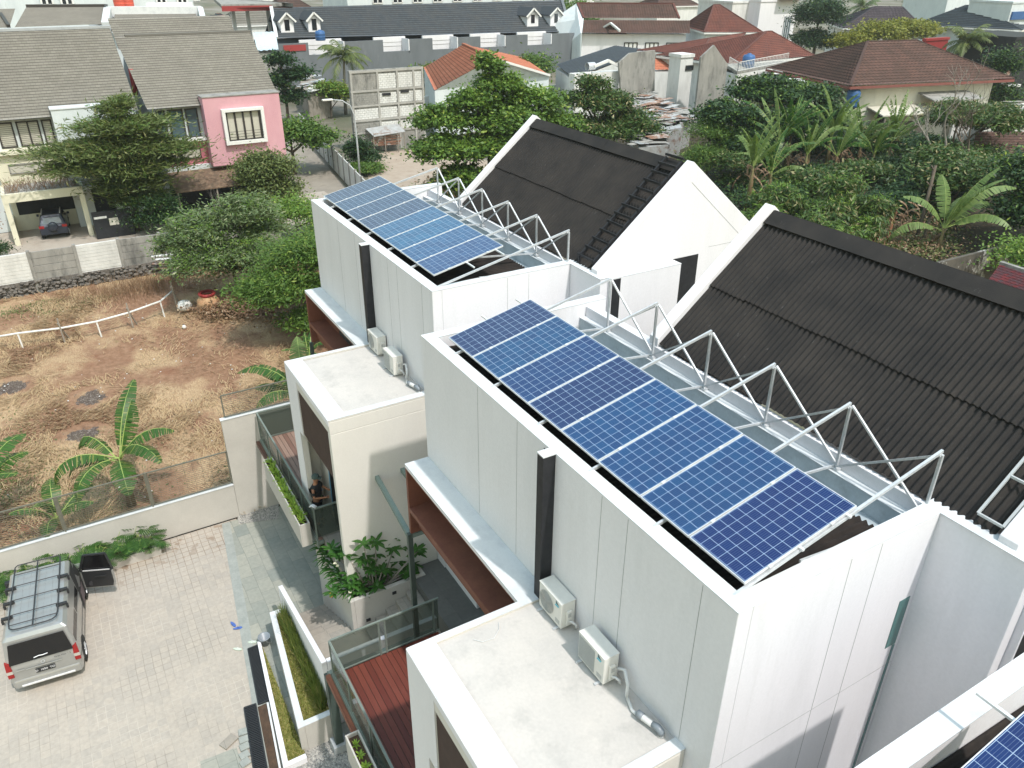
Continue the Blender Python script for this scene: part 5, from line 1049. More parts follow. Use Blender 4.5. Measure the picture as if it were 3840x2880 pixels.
for (x, y, l) in ((-41, -7.6, 1.1), (-40.4, -5.2, 1.0)):
    pass
# rows behind
hC = thing('row_house', 'rear row house roof with dark trim seen over the cream house', 'house', (-75, -5, 0), 0, 'rear row houses'); P = [px('A', 95, 180, -72), px('A', 705, 158, -72), px('A', 690, 45, -80), px('A', 170, 48, -80)]
tiles('roof', P[0], P[1], P[2], P[3], 'tile_grey', hC, .35, .04); q = MB(); q.beam(P[3]+[0, 0, .1], P[2]+[0, 0, .1], .3, .3); q.beam(P[1]+[0, 0, .1], P[2]+[0, 0, .1], .3, .3); q.build('roof_trim', 'dark_frame', hC, world=True)
wbox(hC, 'wall', 'pale_wall', -86, -73, P[0][1]-2, P[1][1]-.3, 0, 9.5)
hD = thing('row_house', 'rear row house roof cut off by the left edge', 'house', (-75, -12, 0), 0, 'rear row houses'); P = [px('A', -160, 190, -70), px('A', 60, 182, -70), px('A', 100, 55, -79), px('A', -160, 62, -79)]
tiles('roof', P[0], P[1], P[2], P[3], 'tile_grey', hD, .35, .04); MB().beam(px('A', 5, 90, -76), P[1]+[0, 0, .15], .25, .25).build('roof_trim', 'dark_frame', hD, world=True); wbox(hD, 'wall', 'pale_wall', -86, -71, -30, P[1][1]-.2, 0, 9.2)
hE = thing('row_house', 'rear row house with white parapet and two red water tanks behind it', 'house', (-76, 6, 0), 0, 'rear row houses'); P = [px('A', 735, 190, -70), px('A', 1290, 175, -70), px('A', 1270, 88, -77), px('A', 745, 92, -77)]
tiles('roof', P[0], P[1], P[2], P[3], 'tile_grey', hE, .35, .04); z = P[3][2]
q = MB(); q.beam(P[3]+[-.2, -.6, .2], P[2]+[-.2, .6, .2], .7, .9); q.beam(P[0]+[0, -.55, .2], P[3]+[0, -.55, .2], .6, .8); q.beam(P[1]+[0, .5, .2], P[2]+[0, .5, .2], .5, .8); q.build('parapet', 'white_top', hE, world=True)
wbox(hE, 'wall', 'white_wall', -88, -77.5, P[0][1]-.5, P[2][1]+.8, 0, z); wbox(hE, 'rear_parapet', 'white_wall', -88.2, -88, px('A', 950, 40, -88)[1], px('A', 1250, 40, -88)[1], z-1, px('A', 1000, 18, -88)[2]); wbox(hE, 'front_wall', 'pale_wall', -77.4, -71, P[0][1], P[1][1], 0, P[0][2]-.4)
def tank(label, p, r_, h, mat, stand=0, grp='water tanks on roofs and stands'):
    t = thing('water_tank', label, 'water tank', p, 0, grp)
    MB().lathe((0, 0, stand), [(0, 0), (r_*.97, 0), (r_, h*.1), (r_, h*.32), (r_*1.03, h*.34), (r_, h*.36), (r_, h*.62), (r_*1.03, h*.64), (r_, h*.66), (r_, h*.82), (r_*.8, h*.95), (r_*.32, h), (r_*.32, h*1.06), (0, h*1.07)], 24).build('tank_body', mat, t, smooth=True)
    if stand:
        q = MB()
        for x in (-1, 1):
            for y in (-1, 1): q.beam((x*r_*.8, y*r_*.8, 0), (x*r_*.7, y*r_*.7, stand), .07)
        for s in (-1, 1): q.beam((s*r_*.8, -r_*.8, .1), (s*r_*.75, r_*.8, stand*.9), .04); q.beam((-r_*.8, s*r_*.8, .1), (r_*.8, s*r_*.75, stand*.9), .04)
        q.box(-r_, r_, -r_, r_, stand-.08, stand); q.build('stand', 'dark_metal', t)
    return t
for k, a in enumerate((785, 830)): p = px('A', a, 50, -82); tank('%s red water tank on the white parapet roof behind the row houses' % ('left' if k == 0 else 'right'), p, .62, 1.05, 'tank_red')
bT = thing('apartment_building', 'pale grey building with framed windows along the top left edge', 'building', (-105, 5, 0)); a = px('A', -150, 30, -105); b = px('A', 700, 30, -105); wbox(bT, 'wall', 'pale_wall', -125, -105, a[1], b[1], 0, 19); b2 = px('A', 1255, 30, -112); wbox(bT, 'side_wall', 'pale_wall', -125, -112, b[1]-1, b2[1], 0, 16.5)
for x0, x1 in ((265, 345), (395, 475)): a = px('A', x0, 33, -105); b = px('A', x1, 0, -105); win(bT, (-104.9, a[1]), (-104.9, b[1]), a[2], b[2]+1.2, (1, 0), 2, 'white_frame', 'dark_glass', .22)
for x0, x1 in ((1010, 1080), (1145, 1215)): a = px('A', x0, 15, -112); b = px('A', x1, 0, -112); win(bT, (-111.9, a[1]), (-111.9, b[1]), a[2]-.1, b[2]+1.5, (1, 0), 2, 'white_frame', 'dark_glass', .22)
bT2 = thing('apartment_building', 'long light grey building along the top edge above the dark roof', 'building', (-150, 70, 0)); a = px('B', 40, 20, -150); b = px('B', 1380, 0, -150); wbox(bT2, 'wall', 'pale_wall', -165, -150, a[1], b[1], 0, 13.0)
for k in range(9): a = px('B', 200+k*130, 14, -150); win(bT2, (-149.9, a[1]), (-149.9, a[1]+2.2), 9.5, 11.5, (1, 0), 2, 'white_frame', 'dark_glass', .2)
# ---------------------------------------------------------------- fuel station
gsn = thing('fuel_station', 'fuel station with flat grey canopy, red fascia and white kiosk', 'fuel station', (-140, 42, 0)); X0 = -128
a = px('A', 1435, 52, X0); b = px('A', 1760, 46, X0); zc = a[2]; c_ = pz('A', 1900, 36, zc+.2); d_ = pz('A', 1385, 0, zc+.2)
MB().slab([a, b, (b[0]-2, b[1]+3, zc), (c_[0], c_[1], zc), (c_[0]-14, c_[1]-2, zc), (d_[0], d_[1], zc)], (0, 0, .5)).build('canopy', 'weathered', gsn, world=True); MB().beam(a+[.2, 0, -.1], b+[.2, 0, -.1], .15, .75).build('red_fascia', 'red_paint', gsn, world=True)
for (u, v) in ((1520, 150), (1745, 150), (1600, 60)): p = px('A', u, v, X0-3); wbox(gsn, 'canopy_column', 'lamp_grey', p[0]-.25, p[0]+.25, p[1]-.25, p[1]+.25, 0, zc)
p = px('A', 1690, 205, X0-2); wbox(gsn, 'kiosk', 'white_wall', p[0]-3, p[0], p[1]-1.6, p[1]+1.4, 0, 3.0); wbox(gsn, 'shop', 'blue_glass', p[0]-10, p[0]-6, p[1]-7, p[1]+3, 0, 3.5); wbox(gsn, 'shop_sign', 'red_paint', p[0]-5.95, p[0]-5.8, p[1]-7, p[1]+3, 3.0, 4.0)
def car(label, u, v, mat, rz, X=None, tile='A', z=.02):
    p = pz(tile, u, v, z); t = thing('parked_car', label, 'car', p, rz, 'cars near the fuel station'); b = MB(); b.slab([(x, -.85, zz) for x, zz in [(-2.1, .35), (-2.1, .85), (-1.9, .95), (1.1, .95), (2.0, .8), (2.1, .5), (2.1, .35)]], (0, 1.7, 0)); b.build('body', mat, t, bevel=.08)
    v_, f_ = cab(-1.6, 1.0, -1.1, .35, .93, 1.45, .80, .62); MB().add(v_, f_).build('cabin', 'van_glass', t, bevel=.04)
    MB().box(-1.0, .25, -.56, .56, 1.452, 1.47).build('roof_panel', mat, t)
    for x in (-1.3, 1.3):
        for y in (-.76, .76): wheel(t, x, y, .32, .18)
    return t
car('dark teal car on the road left of the fuel station', 1395, 128, 'navy_paint', 1.9); car('red car on the road beside the fuel station', 1425, 118, 'red_car', 2.0); car('white car on the far road at the top edge', 1265, 14, 'white_car', 1.9)
for k, (u, v) in enumerate(((1345, 140), (1440, 140))): o = MB().box(-.8, .8, -.5, .5, 0, 1.1).build('road_block', 'white_frame', bevel=.05); o.location = pz('A', u, v, 0); tag(o, 'white concrete road block, %s of the pair before the fuel station' % ['left', 'right'][k], 'road block', 'white road blocks')
lb = thing('tin_shed', 'small shed with pale blue tin roof beside the long dark roof', 'shed', (-105, 33, 0)); P = [px('A', 1668, 330, -99), px('A', 1805, 322, -99), px('A', 1785, 205, -110), px('A', 1638, 212, -110)]
tiles('roof', P[0], P[1], P[2], P[3], surf('blue_tin2', (.50, .60, .66), (.42, .52, .58), 2, .5), lb, 4, .0, (.7, .05)); wbox(lb, 'wall', 'weathered', -108, -99.3, P[0][1]+.2, P[1][1]-.2, 0, P[0][2]-.3); wbox(lb, 'red_door', 'red_paint', -99.29, -99.2, P[0][1]+.8, P[1][1]-1, .2, 1.6)
# ---------------------------------------------------------------- long dark roofed building with dormers
LB = thing('long_building', 'long building with dark slate roof, four white dormers and grey wall', 'building', (-120, 60, 0)); eL = px('A', 1800, 250, -119); eR = px('B', 1480, 208, -119); rL = px('A', 1765, 50, -127); rR = px('B', 1420, 0, -127)
tiles('roof', eL, eR, rR, rL, 'tile_slate', LB, .62, .09); MB().beam(eL+[.1, -.2, .1], rL+[.1, -.2, .1], .5, .35).build('white_verge', 'white_top', LB, world=True); MB().beam(eR+[.1, .2, .1], rR+[.1, .2, .1], .5, .35).build('verge', 'slate_wall', LB, world=True)
MB().quad(rR, rL, rL+[-8, 0, -5], rR+[-8, 0, -5]).build('rear_roof', 'tile_slate', LB, world=True)
MB().slab([(eL[0]-.4, eL[1], 0), (eR[0]-.4, eR[1], 0), (eR[0]-15, eR[1], 0), (eL[0]-15, eL[1], 0)], (0, 0, eR[2]-.3)).build('wall', 'slate_wall', LB, world=True)
MB().slab([eR-[.3, 0, .2], (eR[0]-15, eR[1], eR[2]-.2), rR-[0, 0, .2]], (0, .2, 0)).build('gable_wall', 'slate_wall', LB, world=True)
def lw_at(u, X=-114): return px('B', u, 300, X)[1]
w0, w1 = lw_at(-400), lw_at(1500)
hz = [px('B', 200, 262, -114)[2], px('B', 1450, 215, -114)[2]]
y_ = w0; seg = []
rec = [(-215, 20), (270, 440), (590, 755), (900, 1062), (1205, 1360)]; edges = [-420]+[e_ for q_ in rec for e_ in q_]+[1505]
def hz_at(u): return hz[0]+(hz[1]-hz[0])*(u-200)/1250
for k in range(0, len(edges), 2): a, b = edges[k], edges[k+1]; wbox(LB, 'yard_wall', 'slate_wall', -114.2, -113.9, lw_at(a), lw_at(b), 0, hz_at((a+b)/2))
for a, b in rec:
    zt = hz_at((a+b)/2); wbox(LB, 'yard_wall', 'slate_wall', -114.2, -113.9, lw_at(a), lw_at(b), 0, zt-1.7); wbox(LB, 'white_recess', 'white_wall', -117, -116.6, lw_at(a)-.5, lw_at(b)+.5, zt-3, zt+.2); wbox(LB, 'recess_cheek', 'white_wall', -116.6, -113.9, lw_at(b)-.15, lw_at(b), zt-2, zt)
    q = MB()
    for j in range(2): q.box(-116.59, -116.56, lw_at(a), lw_at(b), zt-1.2+j*.6, zt-1.17+j*.6)
    q.build('recess_line', 'weathered', LB, world=True)
p0 = px('A', 1835, 310, -114); wbox(LB, 'red_frieze', 'red_paint', -113.89, -113.8, px('A', 1835, 310, -114)[1], px('A', 1980, 310, -114)[1], p0[2]-.5, p0[2]+.35)
fa = (rR-rL)/np.linalg.norm(rR-rL)
for k, (tl, u0, u1, vt, vb, vp) in enumerate((('A', 1820, 1912, 130, 215, 88), ('A', 1998, 2085, 125, 212, 85), ('B', 1200, 1280, 98, 165, 58), ('B', 1350, 1430, 92, 162, 55))):
    X = -120.4 if k > 1 else -120.4; a = px(tl, u0+4, vb, X); b = px(tl, u1-4, vb, X); t_ = px(tl, u0+4, vt, X); pk = px(tl, (u0+u1)/2, vp, X); ym = (a[1]+b[1])/2; zt = t_[2]; zp = pk[2]
    q = MB(); q.slab([(X, a[1], a[2]-.2), (X, b[1], a[2]-.2), (X, b[1], zt), (X, ym, zp-.15), (X, a[1], zt)], (-4.2, 0, 0)); do = q.build('dormer', 'white_wall', LB, world=True)
    for s, yy in ((-1, a[1]-.35), (1, b[1]+.35)):
        q = MB(); q.slab([(X+.35, ym, zp+.15), (X+.35, yy, zt-.25), (X-4.5, yy, zt-.25), (X-4.5, ym, zp+.15)], (0, 0, .12)); ob = q.build('dormer_roof', 'tile_slate', do); 
        for v in ob.data.vertices: v.co -= LB.location
        q = MB(); q.beam((X+.4, ym, zp+.1), (X+.4, yy, zt-.3), .12, .25); ob = q.build('bargeboard', 'white_frame', do)
        for v in ob.data.vertices: v.co -= LB.location
    q = MB(); q.box(X+.01, X+.06, ym-.38, ym+.38, a[2]+.35, zt+.05); ob = q.build('dormer_window', 'dark_glass', do)
    for v in ob.data.vertices: v.co -= LB.location
tank('blue water tank on the grey yard wall of the long building', px('A', 2078, 262, -113.9), .75, 1.4, 'tank_blue')
# ---------------------------------------------------------------- concrete block ruin, shacks, alley wall, lamp
cw = thing('block_wall', 'tall unfinished wall of pale concrete blocks with stained frame', 'wall', (-65.7, 25.5, 0)); y0, y1 = 21.6, 29.45
wbox(cw, 'block_face', 'ruin_block' if 'ruin_block' in M else 'weathered', -66.1, -65.75, y0, y1, 0, 7.85)
paving('ruin_white', (.60, .60, .58), (.52, .52, .505), (.34, .34, .33), .42, .21, .5, .03)
def vpan(name, X, ya, yb, za, zb, mat):
    return wbox(cw, name, mat, X-.03, X, ya, yb, za, zb)
yc = [21.75, 24.5, 26.6, 28.4, 29.4]; zc_ = [1.9, 3.1, 4.5, 5.9, 7.7]
for i in range(4):
    for j in range(4): blockpanel(cw, -65.74, yc[i]+.13, yc[i+1]-.13, zc_[j]+.12, zc_[j+1]-.12, mat='white_old' if i or j == 1 else 'weathered')
blockpanel(cw, -65.74, 26.0, 29.4, .2, 1.7, .4, .16, mat='weathered')
surf('pale_concrete', (.42, .41, .38), (.33, .32, .30), 1.5, .9, c3=(.16, .155, .145), s3=1.2, l3=.55, h3=.75)
q = MB()
for y in yc: q.box(-65.72, -65.66, y-.1, y+.1, 0, 7.86)
for z in zc_: q.box(-65.72, -65.655, y0, y1, z-.1, z+.1)
q.build('concrete_frame', 'pale_concrete', cw, world=True, bevel=.01)
wbox(cw, 'vent_hole', 'black_paint', -65.7, -65.64, 24.9, 25.8, 5.35, 5.6); wbox(cw, 'vent_hole', 'rubber', -65.7, -65.64, 26.9, 27.8, 5.5, 5.75)
sh = thing('lean_to', 'small rusty lean-to shelter of scrap boards against the block wall', 'shed', (-64.8, 24, 0)); MB().slab([(-65.6, 22.8, 2.3), (-65.6, 26.3, 2.5), (-63.9, 26.4, 2.0), (-63.9, 23.0, 1.8)], (0, 0, .06)).build('roof_sheet', 'tin', sh, world=True)
q = MB(); r = random.Random(8)
for k in range(9): z = .9+k*.14; q.beam((-64.2+r.uniform(-.1, .1), 22.9+r.uniform(-.1, .3), z), (-64.2+r.uniform(-.1, .1), 26.0+r.uniform(-.6, .2), z+r.uniform(-.1, .1)), .06, .12)
q.build('scrap_boards', 'rust', sh, world=True); q = MB()
for y in (23.0, 24.2, 25.6, 26.3): q.beam((-64.0, y, 0), (-64.0, y, 1.95), .07)
q.build('post', 'old_wood', sh, world=True)
aw = thing('alley_wall', 'long pale concrete panel wall beside the alley', 'wall', (-60, 17, 0)); A0, A1 = np.array([-79, 20.0]), np.array([-43, 14.9])
n = 15
for k in range(n):
    a = A0+(A1-A0)*k/n; b = A0+(A1-A0)*(k+1)/n; q = MB()
    for j in range(5): q.slab([(a[0], a[1], .02+j*.42), (b[0], b[1], .02+j*.42), (b[0]-.02, b[1]+.07, .02+j*.42), (a[0]-.02, a[1]+.07, .02+j*.42)], (0, 0, .40))
    q.build('plank_panel', 'white_old', aw, world=True); wbox(aw, 'post', 'weathered', a[0]-.08, a[0]+.08, a[1]-.06, a[1]+.12, 0, 2.2)
sl = thing('street_lamp', 'tall grey street lamp with curved arm beside the alley', 'street lamp', (-55.2, 18.1, 0)); MB().tube([(0, 0, 0), (0, 0, 3), (0, -.05, 5.6), (0, -.35, 6.4), (0, -1.0, 6.85), (0, -1.9, 7.0)], [.09, .08, .06, .055, .05, .045], 10).build('pole', 'lamp_grey', sl, smooth=True); MB().box(-.16, .16, -2.75, -1.85, 6.93, 7.08).build('lamp_head', 'white_plastic', sl, bevel=.05)
MB().lathe((0, 0, 0), [(0, 0), (.16, 0), (.16, .3), (.1, .4), (0, .4)], 12).build('base', 'lamp_grey', sl)
def shack(label, corners, zt, wallm='tin', roofm=('tin', 'rust', 'weathered'), n=12, seed=1, nm='shack'):
    c = np.mean([q[:2] for q in corners], 0); t = thing(nm, label, 'shack', (c[0], c[1], 0), 0, 'shacks roofed with scrap sheets'); r = random.Random(seed)
    cs = [V3(q) for q in corners]; MB().slab([(q[0], q[1], 0) for q in cs], (0, 0, zt-.25)).build('wall', wallm, t, world=True)
    a, b, c2, d = cs
    for k in range(n):
        u, v = r.random(), r.random(); p = a*(1-u)*(1-v)+b*u*(1-v)+c2*u*v+d*(1-u)*v; L, W_ = r.uniform(1.4, 2.6), r.uniform(.7, 1.1); an = math.atan2((b-a)[1], (b-a)[0])+r.uniform(-.25, .25)+(math.pi/2 if r.random() < .3 else 0)
        ex = np.array([math.cos(an), math.sin(an), r.uniform(-.06, .06)]); ey = np.array([-math.sin(an), math.cos(an), r.uniform(-.12, .12)]); z = zt+r.uniform(-.1, .22); o = np.array([p[0], p[1], z])
        G = []; 
        for i in range(13): G.append([o-ex*L/2+ey*(W_*(i/12-.5))+np.array([0, 0, .025*(i % 2)]), o+ex*L/2+ey*(W_*(i/12-.5))+np.array([0, 0, .025*(i % 2)])])
        MB().grid(G).build('roof_sheet', r.choice(roofm), t, world=True)
    return t
def quadpz(tile, pts, z): return [pz(tile, x, y, z) for x, y in pts]
shack('shack with silvery and rusty sheets left of the dark tree, farthest back', quadpz('B', [(1860, 690), (2080, 640), (1980, 600), (1850, 630)], 3), 3, seed=1, n=16)
shack('shack of brown rusted sheets in the middle of the shanty', quadpz('B', [(1950, 740), (2212, 700), (2120, 640), (1960, 670)], 3), 3, seed=2, n=20, roofm=('rust', 'tin', 'rust'))
shack('shack with mixed sheets at the right end of the shanty', quadpz('C', [(-60, 800), (60, 760), (0, 700), (-120, 720)], 3), 3, seed=3, n=16)
shack('shack with pale blue sheet nearest the dark broadleaf tree', quadpz('B', [(1900, 840), (2060, 820), (2020, 750), (1880, 770)], 3), 3, seed=4, n=14, roofm=('tin', 'blue_tin', 'rust'))
shack('low shack with grey sheets lowest in the shanty', quadpz('B', [(1930, 940), (2130, 920), (2080, 850), (1900, 860)], 2.8), 2.8, seed=5, n=18)
shack('shack hidden behind the broadleaf tree with tilted sheets', quadpz('B', [(2080, 830), (2212, 810), (2170, 740), (2060, 760)], 3), 3, seed=6, n=12)
shack('shed with pale corrugated sheets beside the block wall', quadpz('A', [(1990, 600), (2140, 570), (2010, 465), (1940, 520)], 3.4), 3.4, 'old_wood', ('tin', 'tin', 'white_old'), 14, 7)
# ---------------------------------------------------------------- houses on the right and behind
def pn(tile, u, v, a, n, D):
    d = ray(tile, u, v); k = (((a-O)@n)+D)/(d@n); return O+d*k
def ridge(tile, a, b, rl, rr, D):
    e = b-a; e[2] = 0; e = e/np.linalg.norm(e); n = np.array([-e[1], e[0], 0.]); p, q = pn(tile, *rl, a, n, D), pn(tile, *rr, a, n, D); z = (p[2]+q[2])/2; print('RIDGE', np.round(a, 1), 'len %.1f' % np.linalg.norm(b-a), 'z', round(p[2], 1), round(q[2], 1)); p[2] = q[2] = z; return p, q
def H_(label, loc, grp='houses behind the garden'): return thing('house', label, 'house', loc, 0, grp)
z_e, z_r = 6.3, 10.0
eL, eR = pz('C', 1085, 560, z_e), pz('C', 2150, 512, z_e); rL, rR = ridge('C', eL, eR, (1200, 268), (1515, 266), 7.5)
hb = H_('big house with broad brown hip roof and cream walls behind the banana plants', (eL[0], eL[1], 0)); P = roofed(hb, eL, eR, rL, rR, 'tile_brown', surf('ivory_wall', (.66, .64, .56), (.58, .56, .49), 1, .85, (1, 1, .35), c3=(.42, .41, .37), s3=.8, l3=.6, h3=.85), fascia=surf('fascia_red', (.24, .09, .075), (.19, .07, .06)), course=.5, step=.09, over=1.4, wave=(.5, .035))
ev = (P[1]-P[0])/np.linalg.norm(P[1]-P[0]); on = np.array([ev[1], -ev[0], 0]); d0 = P[0]
for (u, z0, z1, L, mt) in ((2.0, 3.4, 3.5, 8.5, 'curtain'), (8.2, 4.6, 4.7, 6.5, 'weathered')):
    a = d0+ev*u; b = a+ev*L; MB().slab([(a[0], a[1], z0+.5), (b[0], b[1], z0+.5), (b[0]+on[0]*2.6, b[1]+on[1]*2.6, z0), (a[0]+on[0]*2.6, a[1]+on[1]*2.6, z0)], (0, 0, .12)).build('awning', mt, hb, world=True)
for u in (2.5, 6.5, 10.5): a = d0+ev*u+on*2.4; wbox(hb, 'awning_post', 'old_wood', a[0]-.06, a[0]+.06, a[1]-.06, a[1]+.06, 0, 3.4)
for u in (13.2, 3.5): a = d0+ev*u; b = a+ev*1.2; win(hb, a[:2]+on[:2]*.02, b[:2]+on[:2]*.02, 2.3, 3.8, on[:2], 2, 'rust', 'dark_glass')
q = quadpz('C', [(830, 600), (1180, 590), (1060, 520), (800, 560)], 5.4); an = shack('grey sheet roofed annex left of the brown hip roof, with red gutter', q, 5.4, 'cream_wall', ('weathered', 'white_old', 'weathered'), 14, 11, 'annex'); an['category'] = 'annex'; MB().beam(q[0]+[0, 0, -.1], q[1]+[0, 0, -.1], .15, .3).build('red_gutter', 'red_paint', an, world=True)
q = quadpz('C', [(430, 470), (900, 560), (980, 530), (620, 430)], 5.9); an = shack('long pale sheet roof running along the left side of the brown hip roof', q, 5.9, 'weathered', ('white_old', 'weathered'), 26, 12, 'annex'); an['category'] = 'annex'
p = pz('C', 1092, 690, 4.2); tank('blue water tank on a dark stand in front of the cream house', (p[0], p[1], 0), .68, 1.75, 'tank_blue', 4.2)
def hip(label, eL, eR, rL, rR, ze, D, mat, wm, tile='C', **k):
    a, b = pz(tile, *eL, ze), pz(tile, *eR, ze); h = H_(label, (a[0], a[1], 0)); p, q = ridge(tile, a, b, rL, rR, D); roofed(h, a, b, p, q, mat, wm, **k); return h
hip('maroon tiled hip roof house with white terrace fence in front', (300, 418), (855, 362), (545, 205), (575, 205), 6.5, 6, 'tile_maroon', 'white_old', wave=(.45, .03), course=.42, step=.08)
h = hip('low maroon roof wing left of the water tank', (115, 362), (300, 330), (180, 212), (400, 250), 6.0, 5, 'tile_maroon', 'white_old', wave=(.45, .03), course=.42, step=.08, back=False)
hip('maroon hip roof with sharp peak at the top, behind the other maroon roofs', (140, 210), (520, 210), (205, 32), (240, 30), 6.5, 7, 'tile_maroon', 'pale_wall', wave=(.5, .03), course=.45, step=.08)
hip('dark purple tiled hip roof beyond the yellow green tree', (1040, 182), (1565, 190), (1245, 48), (1425, 42), 6.5, 7, 'tile_purple', 'white_old', course=.6, step=.1, wave=(.6, .04))
hip('slate blue hip roof house at the upper right', (1500, 160), (2200, 195), (1835, 38), (1905, 36), 7, 7, 'tile_navy', 'pale_wall', course=.6, step=.12, over=1.5)
gw = tag(MB().slab([px('C', 120, 370, -58), px('C', 205, 292, -58), px('C', 292, 415, -58), (-58, px('C', 292, 415, -58)[1], 0), (-58, px('C', 120, 370, -58)[1], 0)], (-.25, 0, 0)).build('gable_wall', 'weathered'), 'grey weathered gable wall with black mould below the maroon roof', 'wall')
tf = thing('terrace', 'small roof terrace with white picket railing around a blue tank', 'terrace', px('C', 400, 455, -59)); a, b, c_ = px('C', 298, 430, -59), px('C', 355, 465, -57), px('C', 680, 400, -61); q = MB(); 
for p0, p1, m_ in ((a, b, 8), (b, c_, 34)):
    q.beam(p0+[0, 0, 1.0], p1+[0, 0, 1.0], .05, .05); q.beam(p0+[0, 0, .1], p1+[0, 0, .1], .05, .05)
    for k in range(m_+1): u = k/m_; q.beam(p0*(1-u)+p1*u, p0*(1-u)+p1*u+[0, 0, 1.0], .04, .04)
q.build('railing', 'white_frame', tf, world=True); MB().slab([a, b, c_, c_+[-3, 0, 0], a+[-3, 0, 0]], (0, 0, -.3)).build('slab', 'weathered', tf, world=True); MB().slab([(q_[0], q_[1], 0) for q_ in (a, b, c_, c_+[-3, 0, 0], a+[-3, 0, 0])], (0, 0, min(a[2], b[2], c_[2])-.3)).build('wall', 'white_old', tf, world=True)
tank('blue water tank behind the white picket railing', px('C', 420, 445, -59.3), .72, 1.6, 'tank_blue')
# white house with maroon gable roofs (centre top)
hw = H_('long white house with two tier maroon roof and small porch gable', (-92, 85, 0)); zA = 7.2
e1, e2 = pz('B', 1560, 215, 6), pz('B', 2260, 218, 6); m1, m2 = ridge('B', e1, e2, (1570, 140), (2260, 122), 4); t1, t2 = ridge('B', e1, e2, (1530, 30), (2150, 20), 8.5)
tiles('lower_roof', e1, e2, m2, m1, 'tile_brown', hw, .42, .07, (.45, .03)); m1b, m2b = ridge('B', e1, e2, (1570, 128), (2190, 112), 4.3); tiles('upper_roof', m1b, m2b, t2, t1, 'tile_brown', hw, .42, .07, (.45, .03))
P = [e1*[1, 1, 0]+[-1, .3, 0], e2*[1, 1, 0]+[-1, 0, 0], e2*[1, 1, 0]+[-14, 4, 0], e1*[1, 1, 0]+[-14, 4, 0]]; MB().slab(P, (0, 0, 5.8)).build('wall', 'white_wall', hw, world=True); g0 = m1b+[-5, -3, -1.5]
MB().slab([e1*[1, 1, 0], e1, m1b, t1, g0+[-3, 0, 0], (g0[0]-3, g0[1], 0)], (-.2, -.15, 0)).build('gable_wall', 'pale_wall', hw, world=True)
MB().beam(t1+[0, 0, .1], t2+[0, 0, .1], .4, .25).beam(t1+[0, 0, .1], m1b+[0, 0, .1], .35, .25).beam(t2+[0, 0, .1], m2b+[0, 0, .1], .35, .25).build('ridge_tiles', 'tile_maroon', hw, world=True)
a, b, c_ = pz('B', 1655, 205, 6.0), pz('B', 1885, 245, 5.2), pz('B', 1745, 150, 7.6); tiles('porch_roof', a, b, c_+[.01, 0, 0], c_, 'tile_brown', hw, .42, .06, (.45, .03)); q = MB(); q.beam(a, c_, .3, .3); q.beam(c_, pz('B', 1805, 200, 6.8), .3, .3); q.build('bargeboard', 'white_frame', hw, world=True)
fx_ = (e2-e1)/np.linalg.norm(e2-e1); fo_ = np.array([fx_[1], -fx_[0], 0])
for u0 in (.42, .62, .82): a = P[0]+(P[1]-P[0])*u0; b = a+fx_*2.4; win(hw, a[:2]+fo_[:2]*.05, b[:2]+fo_[:2]*.05, 2.6, 4.4, fo_[:2], 3, 'dark_frame', 'white_frame', .15)
# dark blue roof house with bare concrete wall
hn = H_('house with dark blue sloping roof and stained concrete side wall', (-78, 62, 0)); a, b = pz('B', 1505, 508, 5.2), pz('B', 1985, 322, 5.2); d_, c_ = ridge('B', a, b, (1390, 458), (1772, 262), 5.5)
a2, b2 = pz('B', 1505, 508, 5.6), pz('B', 1805, 398, 5.6)
tiles('roof', a, b, c_, d_, 'tile_navy', hn, .4, .07); MB().slab([(a[0], a[1], 0), (b[0], b[1], 0), (c_[0], c_[1], 0), (d_[0], d_[1], 0)], (0, 0, 5)).build('wall', 'white_old', hn, world=True)
X = -66; q = MB(); q.slab([px('B', 1800, 405, X), px('B', 1870, 345, X), px('B', 2035, 325, X), px('B', 2030, 590, X), px('B', 1815, 625, X)], (-.3, 0, 0)); q.build('concrete_wall', 'weathered', hn, world=True)
q = MB(); p0, p1 = px('B', 1515, 445, -67), px('B', 1805, 430, -67); wbox(hn, 'front_annex', 'white_old', -68.2, -67, p0[1], p1[1], 0, p0[2]-.6); MB().beam(px('B', 1640, 430, -66.9), px('B', 1730, 392, -66.9), .25, .3).beam(px('B', 1730, 392, -66.9), px('B', 1800, 430, -66.9), .25, .3).build('porch_gable', 'white_frame', hn, world=True)
p = px('B', 1615, 430, -68.5); MB().lathe(p+[0, 0, .0], [(.45, -.5), (.45, .5), (0, .5)], 16, 'y').build('vent_hood', 'galv', hn, world=True)
ho = H_('house with bright orange tiled roof and grey gable wall behind the big tree', (-80, 45, 0)); zE, zR = 5.0, 7.8
a, b, c_, d_ = pz('B', 535, 440, zE), pz('B', 605, 588, zE), pz('B', 985, 382, zR), pz('B', 790, 292, zR); tiles('roof', a, b, c_, d_, 'tile_orange', ho, .42, .06, (.5, .03))
g = pz('B', 1345, 490, zE); MB().slab([(b[0], b[1], 0), b, c_, g, (g[0], g[1], 0)], (-.3, .2, 0)).build('gable_wall', 'pale_wall', ho, world=True); tiles('far_roof', g, g+(a-b), d_, c_, 'tile_orange', ho, .42, .06, (.5, .03)); MB().beam(c_+[0, 0, .12], d_+[0, 0, .12], .4, .25).build('ridge_tiles', 'tile_orange', ho, world=True); MB().beam(c_+[.1, 0, .05], g+[.1, 0, .05], .3, .25).build('verge', 'white_frame', ho, world=True)
MB().slab([(a[0], a[1], 0), (b[0], b[1], 0), (b[0]-.3, b[1]+.3, 0), (a[0]-.3, a[1]+.3, 0)], (0, 0, zE-.2)).build('side_wall', 'pale_wall', ho, world=True)
